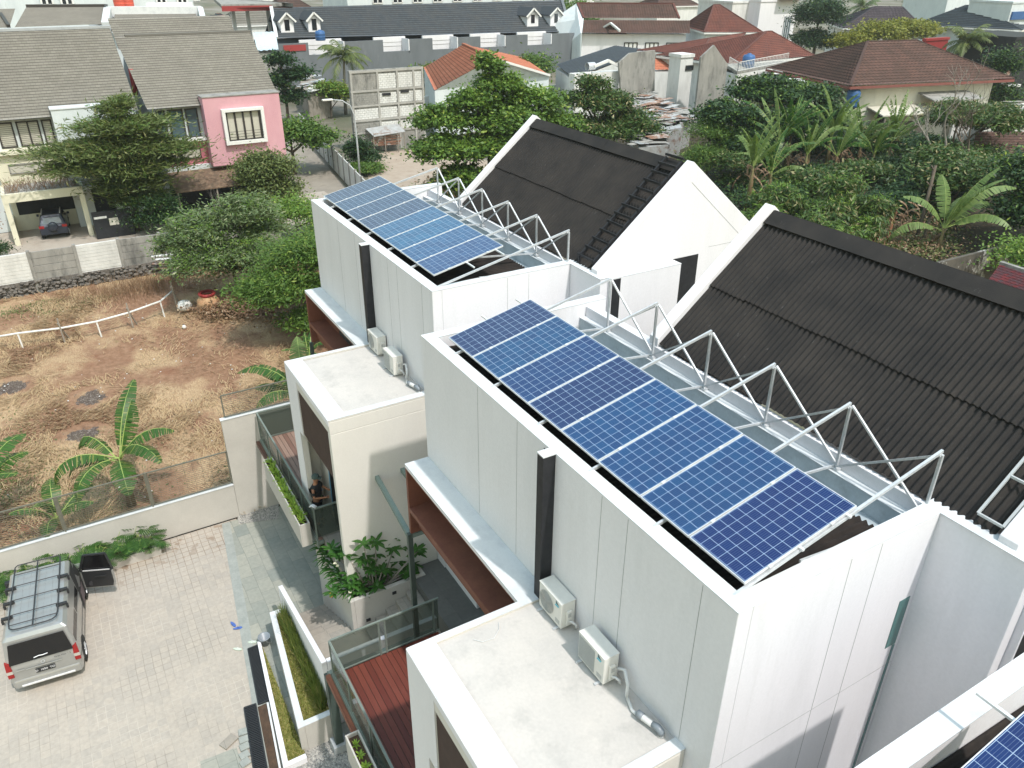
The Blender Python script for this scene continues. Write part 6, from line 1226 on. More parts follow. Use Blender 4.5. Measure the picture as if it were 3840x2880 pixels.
yw = thing('yard_wall', 'pale stained concrete yard wall running behind the big tree', 'wall', (-79, 45, 0)); a, b = pz('B', 535, 625, 2.8), pz('B', 1520, 540, 2.8); MB().slab([(a[0], a[1], 0), (b[0], b[1], 0), (b[0]-.25, b[1], 0), (a[0]-.25, a[1], 0)], (0, 0, 2.8)).build('panel', 'white_old', yw, world=True)
for (lab, pts, z, wm, nm) in (('small orange tiled roof at the foot of the maroon houses', [(2030, 455), (2155, 452), (2150, 368), (2035, 372)], 5, 'white_old', 'o'),):
    P = quadpz('B', pts, z); P[3], P[2] = ridge('B', P[0], P[1], (2035, 372), (2150, 368), 3); h = H_(lab, (P[0][0], P[0][1], 0)); tiles('roof', *P, 'tile_orange', h, .42, .06, (.5, .03)); MB().slab([(q_[0], q_[1], 0) for q_ in P], (0, 0, z-.2)).build('wall', wm, h, world=True)
def block(label, tile, pts, X, mat, th=6, cat='building', name='building', cap=None):
    P = [px(tile, u, v, X) for u, v in pts]; t = thing(name, label, cat, (X, P[0][1], 0)); y0, y1 = min(p[1] for p in P), max(p[1] for p in P); z1 = sum(p[2] for p in P)/len(P); wbox(t, 'wall', mat, X-th, X, y0, y1, 0, z1)
    wbox(t, 'parapet', cap or mat, X-th-.1, X+.12, y0-.1, y1+.1, z1+.001, z1+.35); return t, P, y0, y1, z1
t, P, y0, y1, z1 = block('small white flat roofed house at the left of the maroon roofs', 'C', [(-10, 372), (70, 372)], -62, 'white_old', 2.0); win(t, (-61.98, y0+.8), (-61.98, y0+2.0), z1-1.4, z1-.9, (1, 0), 1)
t, P, y0, y1, z1 = block('white three storey building with blue shutter, beyond the maroon roofs', 'C', [(508, 10), (745, 10)], -100, 'white_wall', 10); win(t, (-99.98, y1-2.8), (-99.98, y1-1.0), z1-7, z1-2.6, (1, 0), 3, 'lamp_grey', 'blue_glass', .2)
wbox(t, 'eave', 'tile_brown', -101, -98.5, y0+4, y1+1, z1+.4, z1+.8)
t, P, y0, y1, z1 = block('grey white stained building left of the white three storey one', 'C', [(325, 20), (506, 20)], -103, 'white_old', 9); win(t, (-102.98, y1-3.5), (-102.98, y1-1.5), z1-6, z1-3.5, (1, 0), 2)
t, P, y0, y1, z1 = block('grey flat roofed block at the top right corner', 'C', [(1725, -30), (2145, -30)], -95, 'pale_wall', 10)
for k in range(3): win(t, (-94.98, y0+3+k*9), (-94.98, y0+5+k*9), z1-3.6, z1-2.2, (1, 0), 2)
t, P, y0, y1, z1 = block('blue and white building at the right edge of the picture top', 'C', [(2140, 20), (2330, 20)], -75, 'pale_wall', 8); wbox(t, 'blue_sign', 'tank_blue', -74.99, -74.7, y0+.4, y1, z1-2.6, z1-1.3); win(t, (-74.98, y0+1), (-74.98, y0+3), z1-6, z1-3.5, (1, 0), 2)
t, P, y0, y1, z1 = block('black walled modern house at the right edge', 'C', [(2160, 250), (2400, 250)], -52, 'black_paint', 8); wbox(t, 'tan_panel', 'rust', -51.99, -51.8, y0-.5, y0+.6, 1, z1-1.5); wbox(t, 'white_ledge', 'white_frame', -51.99, -51.2, y0, y0+3, z1-6, z1-5.7)
t, P, y0, y1, z1 = block('pale grey yard wall below the slate blue roof', 'C', [(1900, 235), (2180, 222)], -72, 'white_old', .4, 'wall', 'yard_wall'); t, P, y0, y1, z1 = block('red painted wall left of the coconut palm', 'C', [(1575, 262), (1722, 262)], -64, 'red_paint', .4, 'wall', 'red_wall')
q = quadpz('C', [(1960, 745), (2330, 740), (2330, 650), (2000, 680)], 3.6); shack('low house roofed with grey sheets at the right edge', q, 3.6, 'white_old', ('weathered', 'weathered', 'white_old'), 22, 21)
t = thing('yard_wall', 'long white stained wall in front of the cream house, right side', 'wall', (-38, 90, 0)); a, b = pz('C', 1760, 778, 2.3), pz('C', 2230, 745, 2.3); MB().slab([(a[0], a[1], 0), (b[0], b[1], 0), (b[0]-.25, b[1], 0), (a[0]-.25, a[1], 0)], (0, 0, 2.3)).build('panel', 'white_old', t, world=True)
t = thing('yard_wall', 'dark mouldy wall with torn white render behind the bananas', 'wall', (-42, 74, 0)); a, b = pz('C', 1240, 790, 2.6), pz('C', 1560, 785, 2.6); MB().slab([(a[0], a[1], 0), (b[0], b[1], 0), (b[0]-.25, b[1], 0), (a[0]-.25, a[1], 0)], (0, 0, 2.6)).build('panel', surf('mould_wall', (.13, .115, .095), (.07, .065, .055), 1.2, .95, c3=(.45, .44, .42), s3=.5, l3=.56, h3=.6), t, world=True)
P = quadpz('C', [(1870, 1010), (2260, 1010), (2230, 860), (1900, 845)], 3.0); P[3], P[2] = ridge('C', P[0], P[1], (1900, 845), (2230, 860), 3.5); h = H_('brown tiled roof among the trees at the right edge', (P[0][0], P[0][1], 0)); tiles('roof', *P, 'tile_brown', h, .42, .07, (.45, .03)); MB().slab([(q_[0], q_[1], 0) for q_ in P], (0, 0, 2.8)).build('wall', 'weathered', h, world=True)
a, b = pz('F', 1945, 205, 3.2), pz('F', 2300, 330, 3.2); d_, c_ = ridge('F', a, b, (2055, 62), (2330, 130), 3.0); h = H_('small red and grey tiled roof at the right edge beside the black ridge', (a[0], a[1], 0)); tiles('roof', a, b, c_, d_, 'tile_red', h, .28, .04, (.24, .02)); MB().slab([(q_[0], q_[1], 0) for q_ in (a, b, c_, d_)], (0, 0, 3.0)).build('wall', 'weathered', h, world=True); MB().beam(d_+[0, 0, .08], c_+[0, 0, .08], .25, .16).build('ridge_tiles', 'weathered', h, world=True)
t = thing('yard_wall', 'dark brown garden wall behind the black corrugated roof', 'wall', (-14, 42, 0)); a, b = pz('F', 1480, 90, 2.4), pz('C', 2230, 1560, 2.4); MB().slab([(a[0], a[1], 0), (b[0], b[1], 0), (b[0]-.2, b[1], 0), (a[0]-.2, a[1], 0)], (0, 0, 2.4)).build('panel', 'mould_wall', t, world=True)
r = random.Random(31)
for k in range(16):   # roofs that carry on to the horizon behind the frame's top edge
    x = -160-r.uniform(0, 120); y = -20+k*17+r.uniform(-4, 4)
    if -20 < y < 75 and x > -170: x = -185
    L, D_, zz = r.uniform(10, 16), r.uniform(8, 11), r.uniform(4, 7); m_ = r.choice(['tile_brown', 'tile_maroon', 'tile_slate', 'tile_grey']); h = H_('%s roofed house far behind, %s in the far row' % ({'tile_brown': 'brown', 'tile_maroon': 'maroon', 'tile_slate': 'slate', 'tile_orange': 'orange', 'tile_grey': 'grey'}[m_], ['first from left', 'second from left', 'third from left', 'fourth from left', 'fifth from left', 'sixth from left', 'seventh from left', 'eighth from left', 'eighth from right', 'seventh from right', 'sixth from right', 'fifth from right', 'fourth from right', 'third from right', 'second from right', 'first from right'][k]), (x, y, 0), 'far houses'); h.rotation_euler = (0, 0, 0)
    roofed(h, (x, y, zz), (x, y+L, zz), (x-D_/2, y+D_/2, zz+3), (x-D_/2, y+L-D_/2, zz+3), m_, 'white_old', course=.8, back=False)
# field furniture
bf = thing('bamboo_rail', 'bent white bamboo rail on crossed stakes in the dry field', 'fence', (-30.6, -5, 0)); pts = [(-31.2, -11.2, .75), (-31.0, -9.3, .8), (-30.5, -7.4, .85), (-30.5, -5.7, .85), (-30.8, -4.1, .9), (-31.5, -2.4, .95), (-32.2, -1.6, 1.15)]
MB().tube(pts, .055, 8).build('rail', 'white_old', bf, world=True, smooth=True)
for k, (p, cr) in enumerate(((pts[1], 0), (pts[2], 1), (pts[3], 0), (pts[4], 1), (pts[5], 0), (pts[6], 1))):
    MB().beam((p[0]+.1, p[1]+.05, 0), (p[0], p[1], p[2]+(.55 if cr else .0)), .07).build('stake', 'white_old' if not cr else 'old_wood', bf, world=True)
    if cr: MB().beam((p[0]-.3, p[1]+.3, 0), (p[0]+.05, p[1]-.05, p[2]+.3), .06).build('stake', 'old_wood', bf, world=True)
o = MB().lathe((0, 0, .12), [(0, -.12), (.07, -.1), (.12, 0), (.07, .1), (0, .12)], 14).build('ball', 'white_plastic', smooth=True); o.location = (-29.2, -1.7, .04); tag(o, 'white ball lying on the bare soil', 'ball')
pt_ = thing('clay_pot', 'large orange and cream clay jar half hidden under the bush', 'pot', (-31.0, .0, 0)); MB().lathe((0, 0, 0), [(0, 0), (.4, 0), (.62, .35), (.6, .75), (.4, 1.0)], 20).build('pot_body', 'terracotta', pt_, smooth=True); MB().lathe((0, 0, 1.0), [(.40, 0), (.48, .12), (.42, .2), (.3, .16)], 20).build('rim', 'red_paint', pt_, smooth=True)
o = MB().lathe((0, 0, .4), [(0, -.3), (.3, -.2), (.42, 0), (.3, .25), (0, .34)], 12).build('white_sack', 'white_old', smooth=True); o.location = (-31.6, -1.2, 0); tag(o, 'rounded white sack beside the clay jar', 'sack')
wp = thing('board_pile', 'pile of old boards leaning on the plank wall', 'boards', (-37.6, -.4, 0)); r = random.Random(3)
for k in range(9): MB().beam((-38.2+r.uniform(-.3, .3), -1.6+r.uniform(-.2, .2), .5+k*.1), (-37.3+r.uniform(-.4, .4), .9+r.uniform(-.5, .5), .5+k*.12), .22, .04).build('board', r.choice(['old_wood', 'white_old', 'rust']), wp, world=True)
wbox(wp, 'block', 'weathered', -37.7, -37.2, -.9, -.5, 0, .5)
r = random.Random(77); q = MB()
for k in range(260):
    x = r.uniform(-38, -12); y = r.uniform(-13, 2); s = r.uniform(.015, .045); q.lathe((x, y, .04), [(0, -s*.4), (s, -s*.1), (s*.8, s*.3), (0, s*.4)], 5)
tag(q.build('litter', 'white_old'), 'small pale stones and litter scattered over the field', 'litter', kind='stuff')
# ---------------------------------------------------------------- vegetation
GRP = 'trees round the houses'
# field side
tree('feathery olive tree with flat layered sprays in front of the two row houses', (-48.9, -1.3, 0), [(0, .4, 8.4, 1.2, 1.4, 1.0), (.3, .2, 7.3, 2.0, 3.4, .9), (0, .3, 6.3, 1.8, 2.2, 1.2), (0, .2, 4.8, 1.8, 2.2, 1.2), (0, -.6, 6.0, 2.6, 4.6, .8), (.5, 1.6, 5.6, 2.2, 3.6, .8), (0, -1.8, 5.0, 2.2, 3.2, .7), (0, .8, 4.5, 2.4, 3.8, .8), (0, .2, 3.4, 1.8, 2.4, .8), (0, .6, 2.3, 1.6, 2.0, .7)], 46000, .42, 'leaf_olive', trunk=(.28, 5), seed=11, group=GRP, w=.2, droop=-.1, spray=1.1, clumps=90, spread=.26, extra=('leaf_tree', .25))
tree('dense dark green hedge clump at the foot of the feathery tree', (-47.6, .4, 0), [(0, 0, 1.1, 1.3, 2.3, 1.0), (0, -.6, 2.2, 1.2, 1.8, .9)], 9000, .17, 'leaf_dark', 'hedge', 'hedge', (.1, .5), seed=12, clumps=50)
tree('round dense olive tree beside the pink house', (-48.2, 8.1, 0), [(0, 0, 3.4, 2.2, 2.4, 2.0), (.4, .3, 1.9, 2.1, 2.4, 1.6)], 26000, .24, 'leaf_olive', trunk=(.2, 1.6), seed=13, group=GRP, clumps=90, spread=.2)
tree('pale green feathery shrub tree at the field edge, left of the white house', (-32.5, 1.9, 0), [(0, -1.0, 4.2, 1.9, 2.3, 1.5), (.4, 1.0, 5.0, 1.7, 2.0, 1.3), (1.2, -1.8, 2.9, 1.8, 2.0, 1.3), (1.6, .8, 3.0, 1.9, 2.2, 1.4), (-1, 2.2, 3.6, 1.6, 1.8, 1.4), (.3, .4, 2.2, 2.0, 2.6, 1.2), (-1.5, -2.2, 3.2, 1.5, 1.7, 1.1)], 34000, .25, 'leaf_grey', trunk=(.16, 1.6), seed=14, group=GRP, w=.3, spray=.7, clumps=110, spread=.2, extra=('leaf_bright', .35))
tree('rich green drooping shrub tree touching the farther white house', (-25.8, 4.4, 0), [(0, .2, 4.1, 2.1, 2.5, 1.4), (1.0, -2.0, 3.0, 2.0, 2.2, 1.3), (.6, 1.2, 2.6, 1.7, 1.7, 1.0), (1.7, -.2, 1.4, 1.6, 1.9, .8)], 32000, .23, 'leaf_tree', trunk=(.16, 1.4), seed=15, group=GRP, w=.3, spray=.8, clumps=90, spread=.2, extra=('leaf_bright', .15))
tree('bright lime green bush behind the farther white house', (-41.5, 8.2, 0), [(0, 0, 1.9, 2.2, 2.2, 1.4), (.8, 2.6, 1.6, 2.0, 2.2, 1.2)], 11000, .19, 'leaf_bright', 'shrub', 'shrub', (.1, .8), seed=16, clumps=40)
tree('small bright green bush on the right of the lime green bush', (-36.5, 9.6, 0), [(0, 0, 1.6, 1.9, 2.2, 1.3)], 7000, .2, 'leaf_tree', 'shrub', 'shrub', (.1, .6), seed=17, clumps=30)
tree('light green broad leaf tree over the alley behind the round tree', (-60, 13.6, 0), [(0, 0, 3.8, 2.0, 2.4, 1.3), (.5, 2.2, 3.2, 2.0, 2.2, 1.2), (0, -1.8, 3.0, 1.6, 1.5, 1.4)], 9000, .36, 'leaf_tree', trunk=(.2, 2), seed=18, group=GRP, w=.5, clumps=44)
p = pz('A', 1860, 640, 0)
tree('dark upright tree with open crown before the tin shed', (-84, p[1]*84/102-1.0, 0), [(0, 0, 7.2, 1.5, 1.5, 1.3), (0, 1.6, 5.6, 1.9, 1.9, 1.2), (0, -1.0, 4.8, 1.7, 1.7, 1.3), (0, .8, 3.2, 1.6, 1.9, 1.3)], 7000, .42, 'leaf_dark', trunk=(.22, 4), seed=19, group=GRP, clumps=44)
tree('yellow flowering shrub under the coconut palm', (-86, 26.0, 0), [(0, 0, 3.4, 1.5, 2.0, 1.4), (0, 1.8, 2.6, 1.5, 1.8, 1.2)], 4500, .34, 'leaf_bright', 'shrub', 'shrub', (.12, 1), seed=20, clumps=30, extra=('leaf_yellow', .3))
def palm(label, loc, h, n, L, seed, mat='leaf_tree', lean=(0, 0), wind=0, droop=1.6):
    t = thing('coconut_palm', label, 'palm', loc, 0, 'coconut palms'); r = random.Random(seed)
    MB().tube([(0, 0, 0), (lean[0]*.3, lean[1]*.3, h*.4), (lean[0]*.7, lean[1]*.7, h*.75), (lean[0], lean[1], h)], [.24, .18, .16, .14], 9).build('trunk', 'pale_bark', t, smooth=True); c = Vector((lean[0], lean[1], h))
    for i in range(n):
        az = i*2.4+r.uniform(-.3, .3)+wind*.3; el = r.uniform(-.2, 1.25); m = MB(); d = Vector((math.cos(az)*math.cos(el), math.sin(az)*math.cos(el), math.sin(el))); l = L*r.uniform(.8, 1.1); pts = [c.copy()]; a = el
        h_ = Vector((math.cos(az), math.sin(az), 0)); k = 9
        for j in range(k): a -= droop/k*(.5+j/k); pts.append(pts[-1]+(h_*math.cos(a)+Vector((0, 0, math.sin(a))))*l/k)
        m.tube(pts, [.05*(1-.8*j/k) for j in range(k+1)], 4, False); sd_ = h_.cross(Vector((0, 0, 1)))
        for j in range(1, k):
            for u in range(5):
                p = pts[j].lerp(pts[j+1], u/5); ax = (pts[j+1]-pts[j]).normalized(); ln = L*.24*math.sin(math.pi*min(.97, (j+u/5)/k*.9+.12))
                for g in (-1, 1): dd = (sd_*g*.75+ax*.6-Vector((0, 0, r.uniform(.2, .9)))).normalized(); m.add([p-ax*.05, p+ax*.05, p+dd*ln+ax*.02, p+dd*ln-ax*.02], [(0, 1, 2, 3)])
        m.build('frond', mat, t)
    q = MB()
    for i in range(7): q.lathe(c+Vector((r.uniform(-.35, .35), r.uniform(-.35, .35), -.3+r.uniform(-.2, .1))), [(0, -.14), (.13, -.05), (.13, .06), (0, .14)], 8)
    q.build('coconuts', 'yellow_green', t); return t
palm('coconut palm with bushy olive fronds in front of the long dark roof', (-88, 28.6, 0), 6.8, 22, 4.2, 3, 'leaf_olive', (0, .4))
p = px('C', 1830, 270, -58); palm('wind blown coconut palm behind the brown hip roof', (-58, p[1], 0), p[2], 22, 4.6, 5, 'leaf_olive', (0, .3))
p = px('C', 1170, 45, -110); palm('pale coconut palm crown at the top edge', (-110, p[1], 0), p[2], 18, 4.6, 6, 'leaf_grey')
# behind the farther house
T7 = tree('big light green spreading tree behind the farther corrugated roof', (-44, 25.2, 0), [(0, 0, 10.2, 1.3, 1.4, 1.2), (0, .8, 8.8, 2.0, 2.4, 1.3), (.4, -1.6, 7.8, 2.0, 2.2, 1.3), (.8, 3.6, 7.6, 2.2, 2.8, 1.3), (0, -4.0, 6.6, 2.2, 2.4, 1.4), (1, 1.0, 6.4, 3.0, 3.6, 1.5), (1, 5.0, 5.8, 2.2, 2.4, 1.3), (1.0, -4.4, 4.6, 2.6, 2.8, 1.5), (1.0, 3.4, 4.6, 3.0, 3.4, 1.5), (1.8, -1.0, 4.4, 3.0, 3.6, 1.6), (2.2, -3.6, 2.4, 2.2, 2.4, 1.5), (1.6, 2.6, 2.6, 2.6, 3.2, 1.5)], 46000, .34, 'leaf_tree', trunk=(.26, 4.6), seed=21, group=GRP, w=.6, clumps=170, spread=.2, extra=('leaf_bright', .7))
tree('darker broadleaf tree to the right of the big spreading tree', (-50, 40.2, 0), [(0, -.6, 7.4, 1.8, 1.8, 1.3), (0, -1.6, 5.8, 2.8, 3.0, 1.5), (0, 1.4, 5.6, 2.6, 2.8, 1.5), (.6, 3.0, 4.0, 3.0, 3.2, 1.5), (.6, -3.4, 4.0, 2.8, 2.8, 1.5), (1.0, 5.2, 2.8, 2.4, 2.6, 1.4), (1.2, 0, 3.2, 3.0, 4.0, 1.6)], 34000, .36, 'leaf_mango', trunk=(.24, 3.4), seed=22, group=GRP, w=.42, clumps=130, spread=.2)
tree('small leafy climber covered post beside the alley wall', (-60, 19.8, 0), [(0, 0, 1.8, 1.2, 1.4, 1.4), (0, .6, .8, 1.6, 2.0, .8)], 5000, .24, 'leaf_dark', 'shrub', 'shrub', (.1, .8), seed=23, clumps=30)
tree('low green creeper patch by the street lamp', (-57.5, 19.4, 0), [(0, 0, .5, 1.8, 1.7, .45)], 3500, .24, 'leaf_tree', 'shrub', 'shrub', (.06, .3), seed=24, clumps=26)
tree('pale dry leaved shrub behind the racks', (-42, 19.5, 0), [(0, 0, 1.6, 1.6, 2.0, 1.4)], 2200, .28, 'leaf_grey', 'shrub', 'shrub', (.1, 1.2), seed=25, clumps=30, extra=('leaf_brown', .5))
tree('dark shrub beside the parapet end', (-40, 15.4, 0), [(0, 0, .9, .9, .9, .8)], 1800, .2, 'leaf_dark', 'shrub', 'shrub', (.08, .4), seed=26)
tree('bushes between the yellow wall flowers and long dark building', (-106, 48, 0), [(0, 0, 1.8, 1.5, 5, 1.6), (0, 8, 1.4, 1.5, 4, 1.3)], 5000, .5, 'leaf_tree', 'shrub', 'shrub', (.1, .6), seed=27, extra=('leaf_yellow', .4))
tree('green tree behind the orange gable', (-88, 56, 0), [(0, 0, 4.0, 2.6, 3.6, 2.4)], 5000, .42, 'leaf_tree', trunk=(.2, 2), seed=28, group=GRP)
# garden on the right
tree('huge dark green domed tree behind the farther gable', (-41, 52.5, 0), [(0, 0, 6.9, 3.6, 4.2, 2.0), (1.0, -5.2, 5.2, 3.4, 3.6, 2.2), (0, 5.0, 6.2, 3.6, 3.8, 2.1), (2.5, -1, 4.4, 3.4, 4.6, 2.2), (2.5, 4.6, 4.2, 3.2, 4.0, 2.2), (3.2, -5, 3.4, 3, 3.4, 2)], 52000, .34, 'leaf_dark', trunk=(.35, 3.6), seed=31, group=GRP, w=.55, clumps=120, spread=.15, extra=('leaf_tree', .2))
tree('fine leaved fresh green tree at the left of the dark domed tree', (-39.5, 44.8, 0), [(0, 0, 4.2, 2.0, 2.2, 1.6), (1, 1.0, 2.6, 2.4, 2.8, 1.6), (1, -2, 2.4, 2, 2, 1.6)], 16000, .26, 'leaf_tree', trunk=(.16, 2), seed=32, group=GRP, w=.25, clumps=60)
tree('brown and green bush mass behind the shanty', (-53, 68.5, 0), [(0, 0, 3.0, 2.4, 3.4, 2.6), (0, 4.5, 4.4, 1.6, 1.8, 2.4)], 9000, .32, 'leaf_olive', 'shrub', 'shrub', (.15, 1), seed=33, extra=('leaf_brown', .35))
tree('ivy covered corner of the grey gable wall', (-56.5, 75.8, 0), [(0, 0, 3.6, 1.0, 2.0, 3.0)], 6000, .26, 'leaf_dark', 'climber', 'climber', (.1, 2), seed=34)
for k, (x, y, s, lab) in enumerate(((-21.9, 34.4, .95, 'mango tree with pale flower tips just behind the white gable, left one'), (-19.6, 37.6, 1.1, 'mango tree with pale flower tips in the middle behind the black ridge'), (-16.6, 32.0, .85, 'low mango tree crown peeking over the black ridge'))):
    tree(lab, (x, y, 0), [(0, 0, 4.4*s, 1.7, 1.8, 1.2), (1.3, 1.7, 3.4*s, 1.3, 1.4, 1.1), (1.0, -1.9, 3.5*s, 1.3, 1.4, 1.1), (2.0, 0, 2.6*s, 1.5, 1.7, 1.1), (-1, 2.0, 3.0*s, 1.2, 1.3, 1.0), (-.6, -1.8, 2.8*s, 1.3, 1.3, 1.1)], 11000, .40, 'leaf_mango', trunk=(.18, 2.2), seed=40+k, group='mango trees', w=.22, clumps=34, spread=.17, droop=.9, extra=('leaf_bright', .16))
for k, (x, y) in enumerate(((-38.5, 57), (-37.5, 62.5), (-35, 67), (-40.5, 66))):
    tree('dark bushes at the back of the garden, %s from the left' % ['first', 'second', 'fourth', 'third'][k], (x, y, 0), [(0, 0, 1.8, 2.4, 2.6, 1.4)], 4500, .34, 'leaf_dark', 'shrub', 'shrub', (.08, .8), seed=120+k, w=.4, clumps=24, group='garden shrubs')
for k, (x, y, z, w_) in enumerate(((-28.6, 42.6, 1.7, 1.8), (-29.2, 46, 1.9, 2.2), (-31, 49.4, 2.0, 2.2), (-30, 53, 2.0, 2.2), (-29.6, 56.5, 2.0, 2.2), (-28, 60, 2.2, 2.4), (-36, 47.5, 3.2, 2.4), (-35.5, 44.0, 2.6, 2.2))):
    tree('leafy shrub at the foot of the banana grove, %s from the left' % ['second', 'third', 'fifth', 'sixth', 'seventh', 'eighth', 'fourth', 'first'][k], (x, y, 0), [(0, 0, z, w_, w_*1.1, 1.1), (.6, .4, z*.45, w_, w_*1.1, .9)], 6500, .30, ['leaf_dark', 'leaf_tree', 'leaf_dark', 'leaf_mango'][k % 4], 'shrub', 'shrub', (.08, .8), seed=90+k, w=.35, clumps=26, spread=.2, group='garden shrubs')
for k, (x, y, z) in enumerate(((-27.5, 50.5, 2.6), (-24, 54, 2.4), (-29, 46, 2.2), (-22, 46.5, 2.2), (-37, 64, 2.6), (-31, 64, 2.8))):
    tree('dense dark shrub filling the garden, %s' % ['in front of the banana grove centre', 'below the pale bare tree', 'at the left foot of the grove', 'behind the mango trees', 'before the annex wall', 'before the cream house wall'][k], (x, y, 0), [(0, 0, z, 2.4, 2.8, 1.5), (1, 1, z*.5, 2.4, 2.8, 1.2)], 7000, .36, 'leaf_dark' if k % 2 else 'leaf_mango', 'shrub', 'shrub', (.1, .8), seed=70+k, w=.35, clumps=26, spread=.2, group='garden shrubs')
tree('dark tree in the shade behind the bare tree', (-27, 60.5, 0), [(0, 0, 6.4, 2.6, 3.0, 1.7), (1, 3.2, 5.8, 2.6, 3.0, 1.9), (1, -1, 3.0, 2.8, 3.2, 1.6), (1.2, 3.4, 2.6, 2.4, 2.8, 1.4)], 30000, .38, 'leaf_mango', trunk=(.2, 3), seed=45, group=GRP, w=.3, clumps=60, spread=.2)
tree('dark leafy tree at the right edge of the garden', (-14.5, 51, 0), [(0, 0, 5.4, 2.4, 2.8, 1.8), (1, 2.6, 4.2, 2.6, 2.8, 1.8), (1, -2, 3.2, 2.4, 2.4, 1.5)], 26000, .36, 'leaf_dark', trunk=(.2, 3), seed=46, group=GRP, w=.4, clumps=80, extra=('leaf_bright', .2))
tree('low green tree between the bare tree and the right edge', (-20.5, 51, 0), [(0, 0, 3.8, 2.4, 2.8, 1.7), (0, 3, 3.6, 2.2, 2.4, 1.7), (-2, 1, 4.4, 2, 2, 1.5)], 22000, .36, 'leaf_mango', trunk=(.16, 1.8), seed=47, group=GRP, w=.35, clumps=70)
tree('bright green bush at the right edge above the red tiled roof', (-9.6, 42.5, 0), [(0, 0, 2.6, 1.8, 2.4, 1.2)], 6000, .22, 'leaf_bright', 'shrub', 'shrub', (.1, 1), seed=48, clumps=40)
tree('undergrowth of mixed brown and green leaves around the pruned trunks', (-17.5, 41.5, 0), [(0, 0, .9, 3.4, 4.4, .9), (-3, 4, .9, 3.4, 4.4, .9), (-7, 8, .9, 4, 4.4, .9)], 9000, .24, 'leaf_olive', 'undergrowth', 'undergrowth', (.05, .3), seed=49, extra=('leaf_brown', .8), branches=False, clumps=120)['kind'] = 'stuff'
tree('dark undergrowth below the banana plants', (-33, 50, 0), [(0, 0, 1.0, 3.5, 5, 1.0), (2, -6, 1.0, 3.5, 5, 1.0), (3, 7, 1.0, 4, 5, 1.0)], 9000, .28, 'leaf_dark', 'undergrowth', 'undergrowth', (.05, .3), seed=50, branches=False, clumps=120, extra=('leaf_tree', .3))['kind'] = 'stuff'
tree('yellow green domed tree beyond the brown hip roof', (-84, 125, 0), [(0, 0, 6.2, 5, 6, 3.2), (0, 8, 6.4, 5, 7, 3.0), (0, -7, 5.0, 4.6, 6, 2.6)], 20000, .5, 'leaf_yellow', trunk=(.4, 4), seed=51, group=GRP, w=.6, clumps=190, spread=.14)
p = px('C', 890, 100, -88); tree('tall dark round tree at the top of the picture', (-88, p[1], 0), [(0, 0, p[2], 4.6, 5.2, 4.2), (0, -1, p[2]-4, 4, 4.6, 3)], 17000, .42, 'leaf_dark', trunk=(.35, 5), seed=52, group=GRP, w=.5, clumps=120, spread=.18)
p = px('C', 2065, 480, -44); tree('dark green tree between the brown hip roof and the black house', (-44, p[1], 0), [(0, 0, p[2]+.8, 2.2, 2.6, 2.2), (0, .6, p[2]-2.6, 2.4, 2.6, 2.2)], 9000, .34, 'leaf_dark', trunk=(.22, 3), seed=53, group=GRP, extra=('leaf_tree', .2))
p = px('C', 1620, 10, -150); tree('dark trees on the skyline at the upper right', (-150, p[1], 0), [(0, 0, 8, 5, 10, 5), (0, 14, 7, 5, 9, 5)], 9000, .8, 'leaf_dark', trunk=(.3, 3), seed=54, group=GRP)
p = px('B', 1460, 40, -130); tree('green trees between the long dark roof and the maroon roofed house', (-130, p[1], 0), [(0, 0, 7, 4, 5, 4), (-6, 6, 7, 4, 6, 4)], 7000, .6, 'leaf_tree', trunk=(.3, 3), seed=55, group=GRP)
tree('tufted green tree before the fuel station', tuple(pz('A', 1600, 225, 0)), [(0, 0, 3.6, 2, 2.6, 1.6)], 3000, .45, 'leaf_bright', trunk=(.15, 2), seed=56, group=GRP, w=.2)
tree('brown leaved bush at the left edge beside the carport', (-49.8, -11.6, 0), [(0, 0, 1.6, 1.2, 1.6, 1.4)], 4000, .16, 'leaf_brown', 'shrub', 'shrub', (.08, .5), seed=57)
tree('dark green clipped bush at the left edge by the driveway', (-46.6, -10.6, 0), [(0, 0, .7, 1.0, 1.2, .6)], 3500, .14, 'leaf_dark', 'shrub', 'shrub', (.08, .3), seed=58)
tree('small bright plants behind the plank wall', (-45.8, 5.2, 0), [(0, 0, .5, .6, 1.6, .4)], 1500, .2, 'leaf_bright', 'shrub', 'shrub', (.05, .2), seed=59)
tree('red brown dry brush under the shrub trees', (-30, 3.2, 0), [(0, -1.5, .5, 1.6, 2.6, .5), (2, 1, .4, 2.0, 2.6, .4)], 7000, .2, 'leaf_brown', 'brush', 'brush', (.04, .2), seed=60, branches=False, clumps=60)['kind'] = 'stuff'
for k, (x, y) in enumerate(((-33.2, 44.5), (-34.5, 50.5), (-33.6, 55.5), (-19.3, 43.5))):
    t = thing('dead_stalks', 'hanging dry brown banana stalks and leaves, %s' % ['left of the grove', 'in the middle of the grove', 'at the right of the grove', 'beside the pruned trunks'][k], 'dry plants', (x, y, 0), 0, 'dry banana stalks'); m = MB(); rr = random.Random(k)
    for q in range(26):
        a_ = rr.uniform(0, 6.28); h0 = rr.uniform(1.2, 3.2); blade(m, (rr.uniform(-.9, .9), rr.uniform(-1.2, 1.2), h0), (math.cos(a_)*.5, math.sin(a_)*.5, -.1), rr.uniform(.9, 1.7), .28, 1.3, .9, 7, .7, rr)
    m.build('dry_leaves', 'leaf_brown', t)
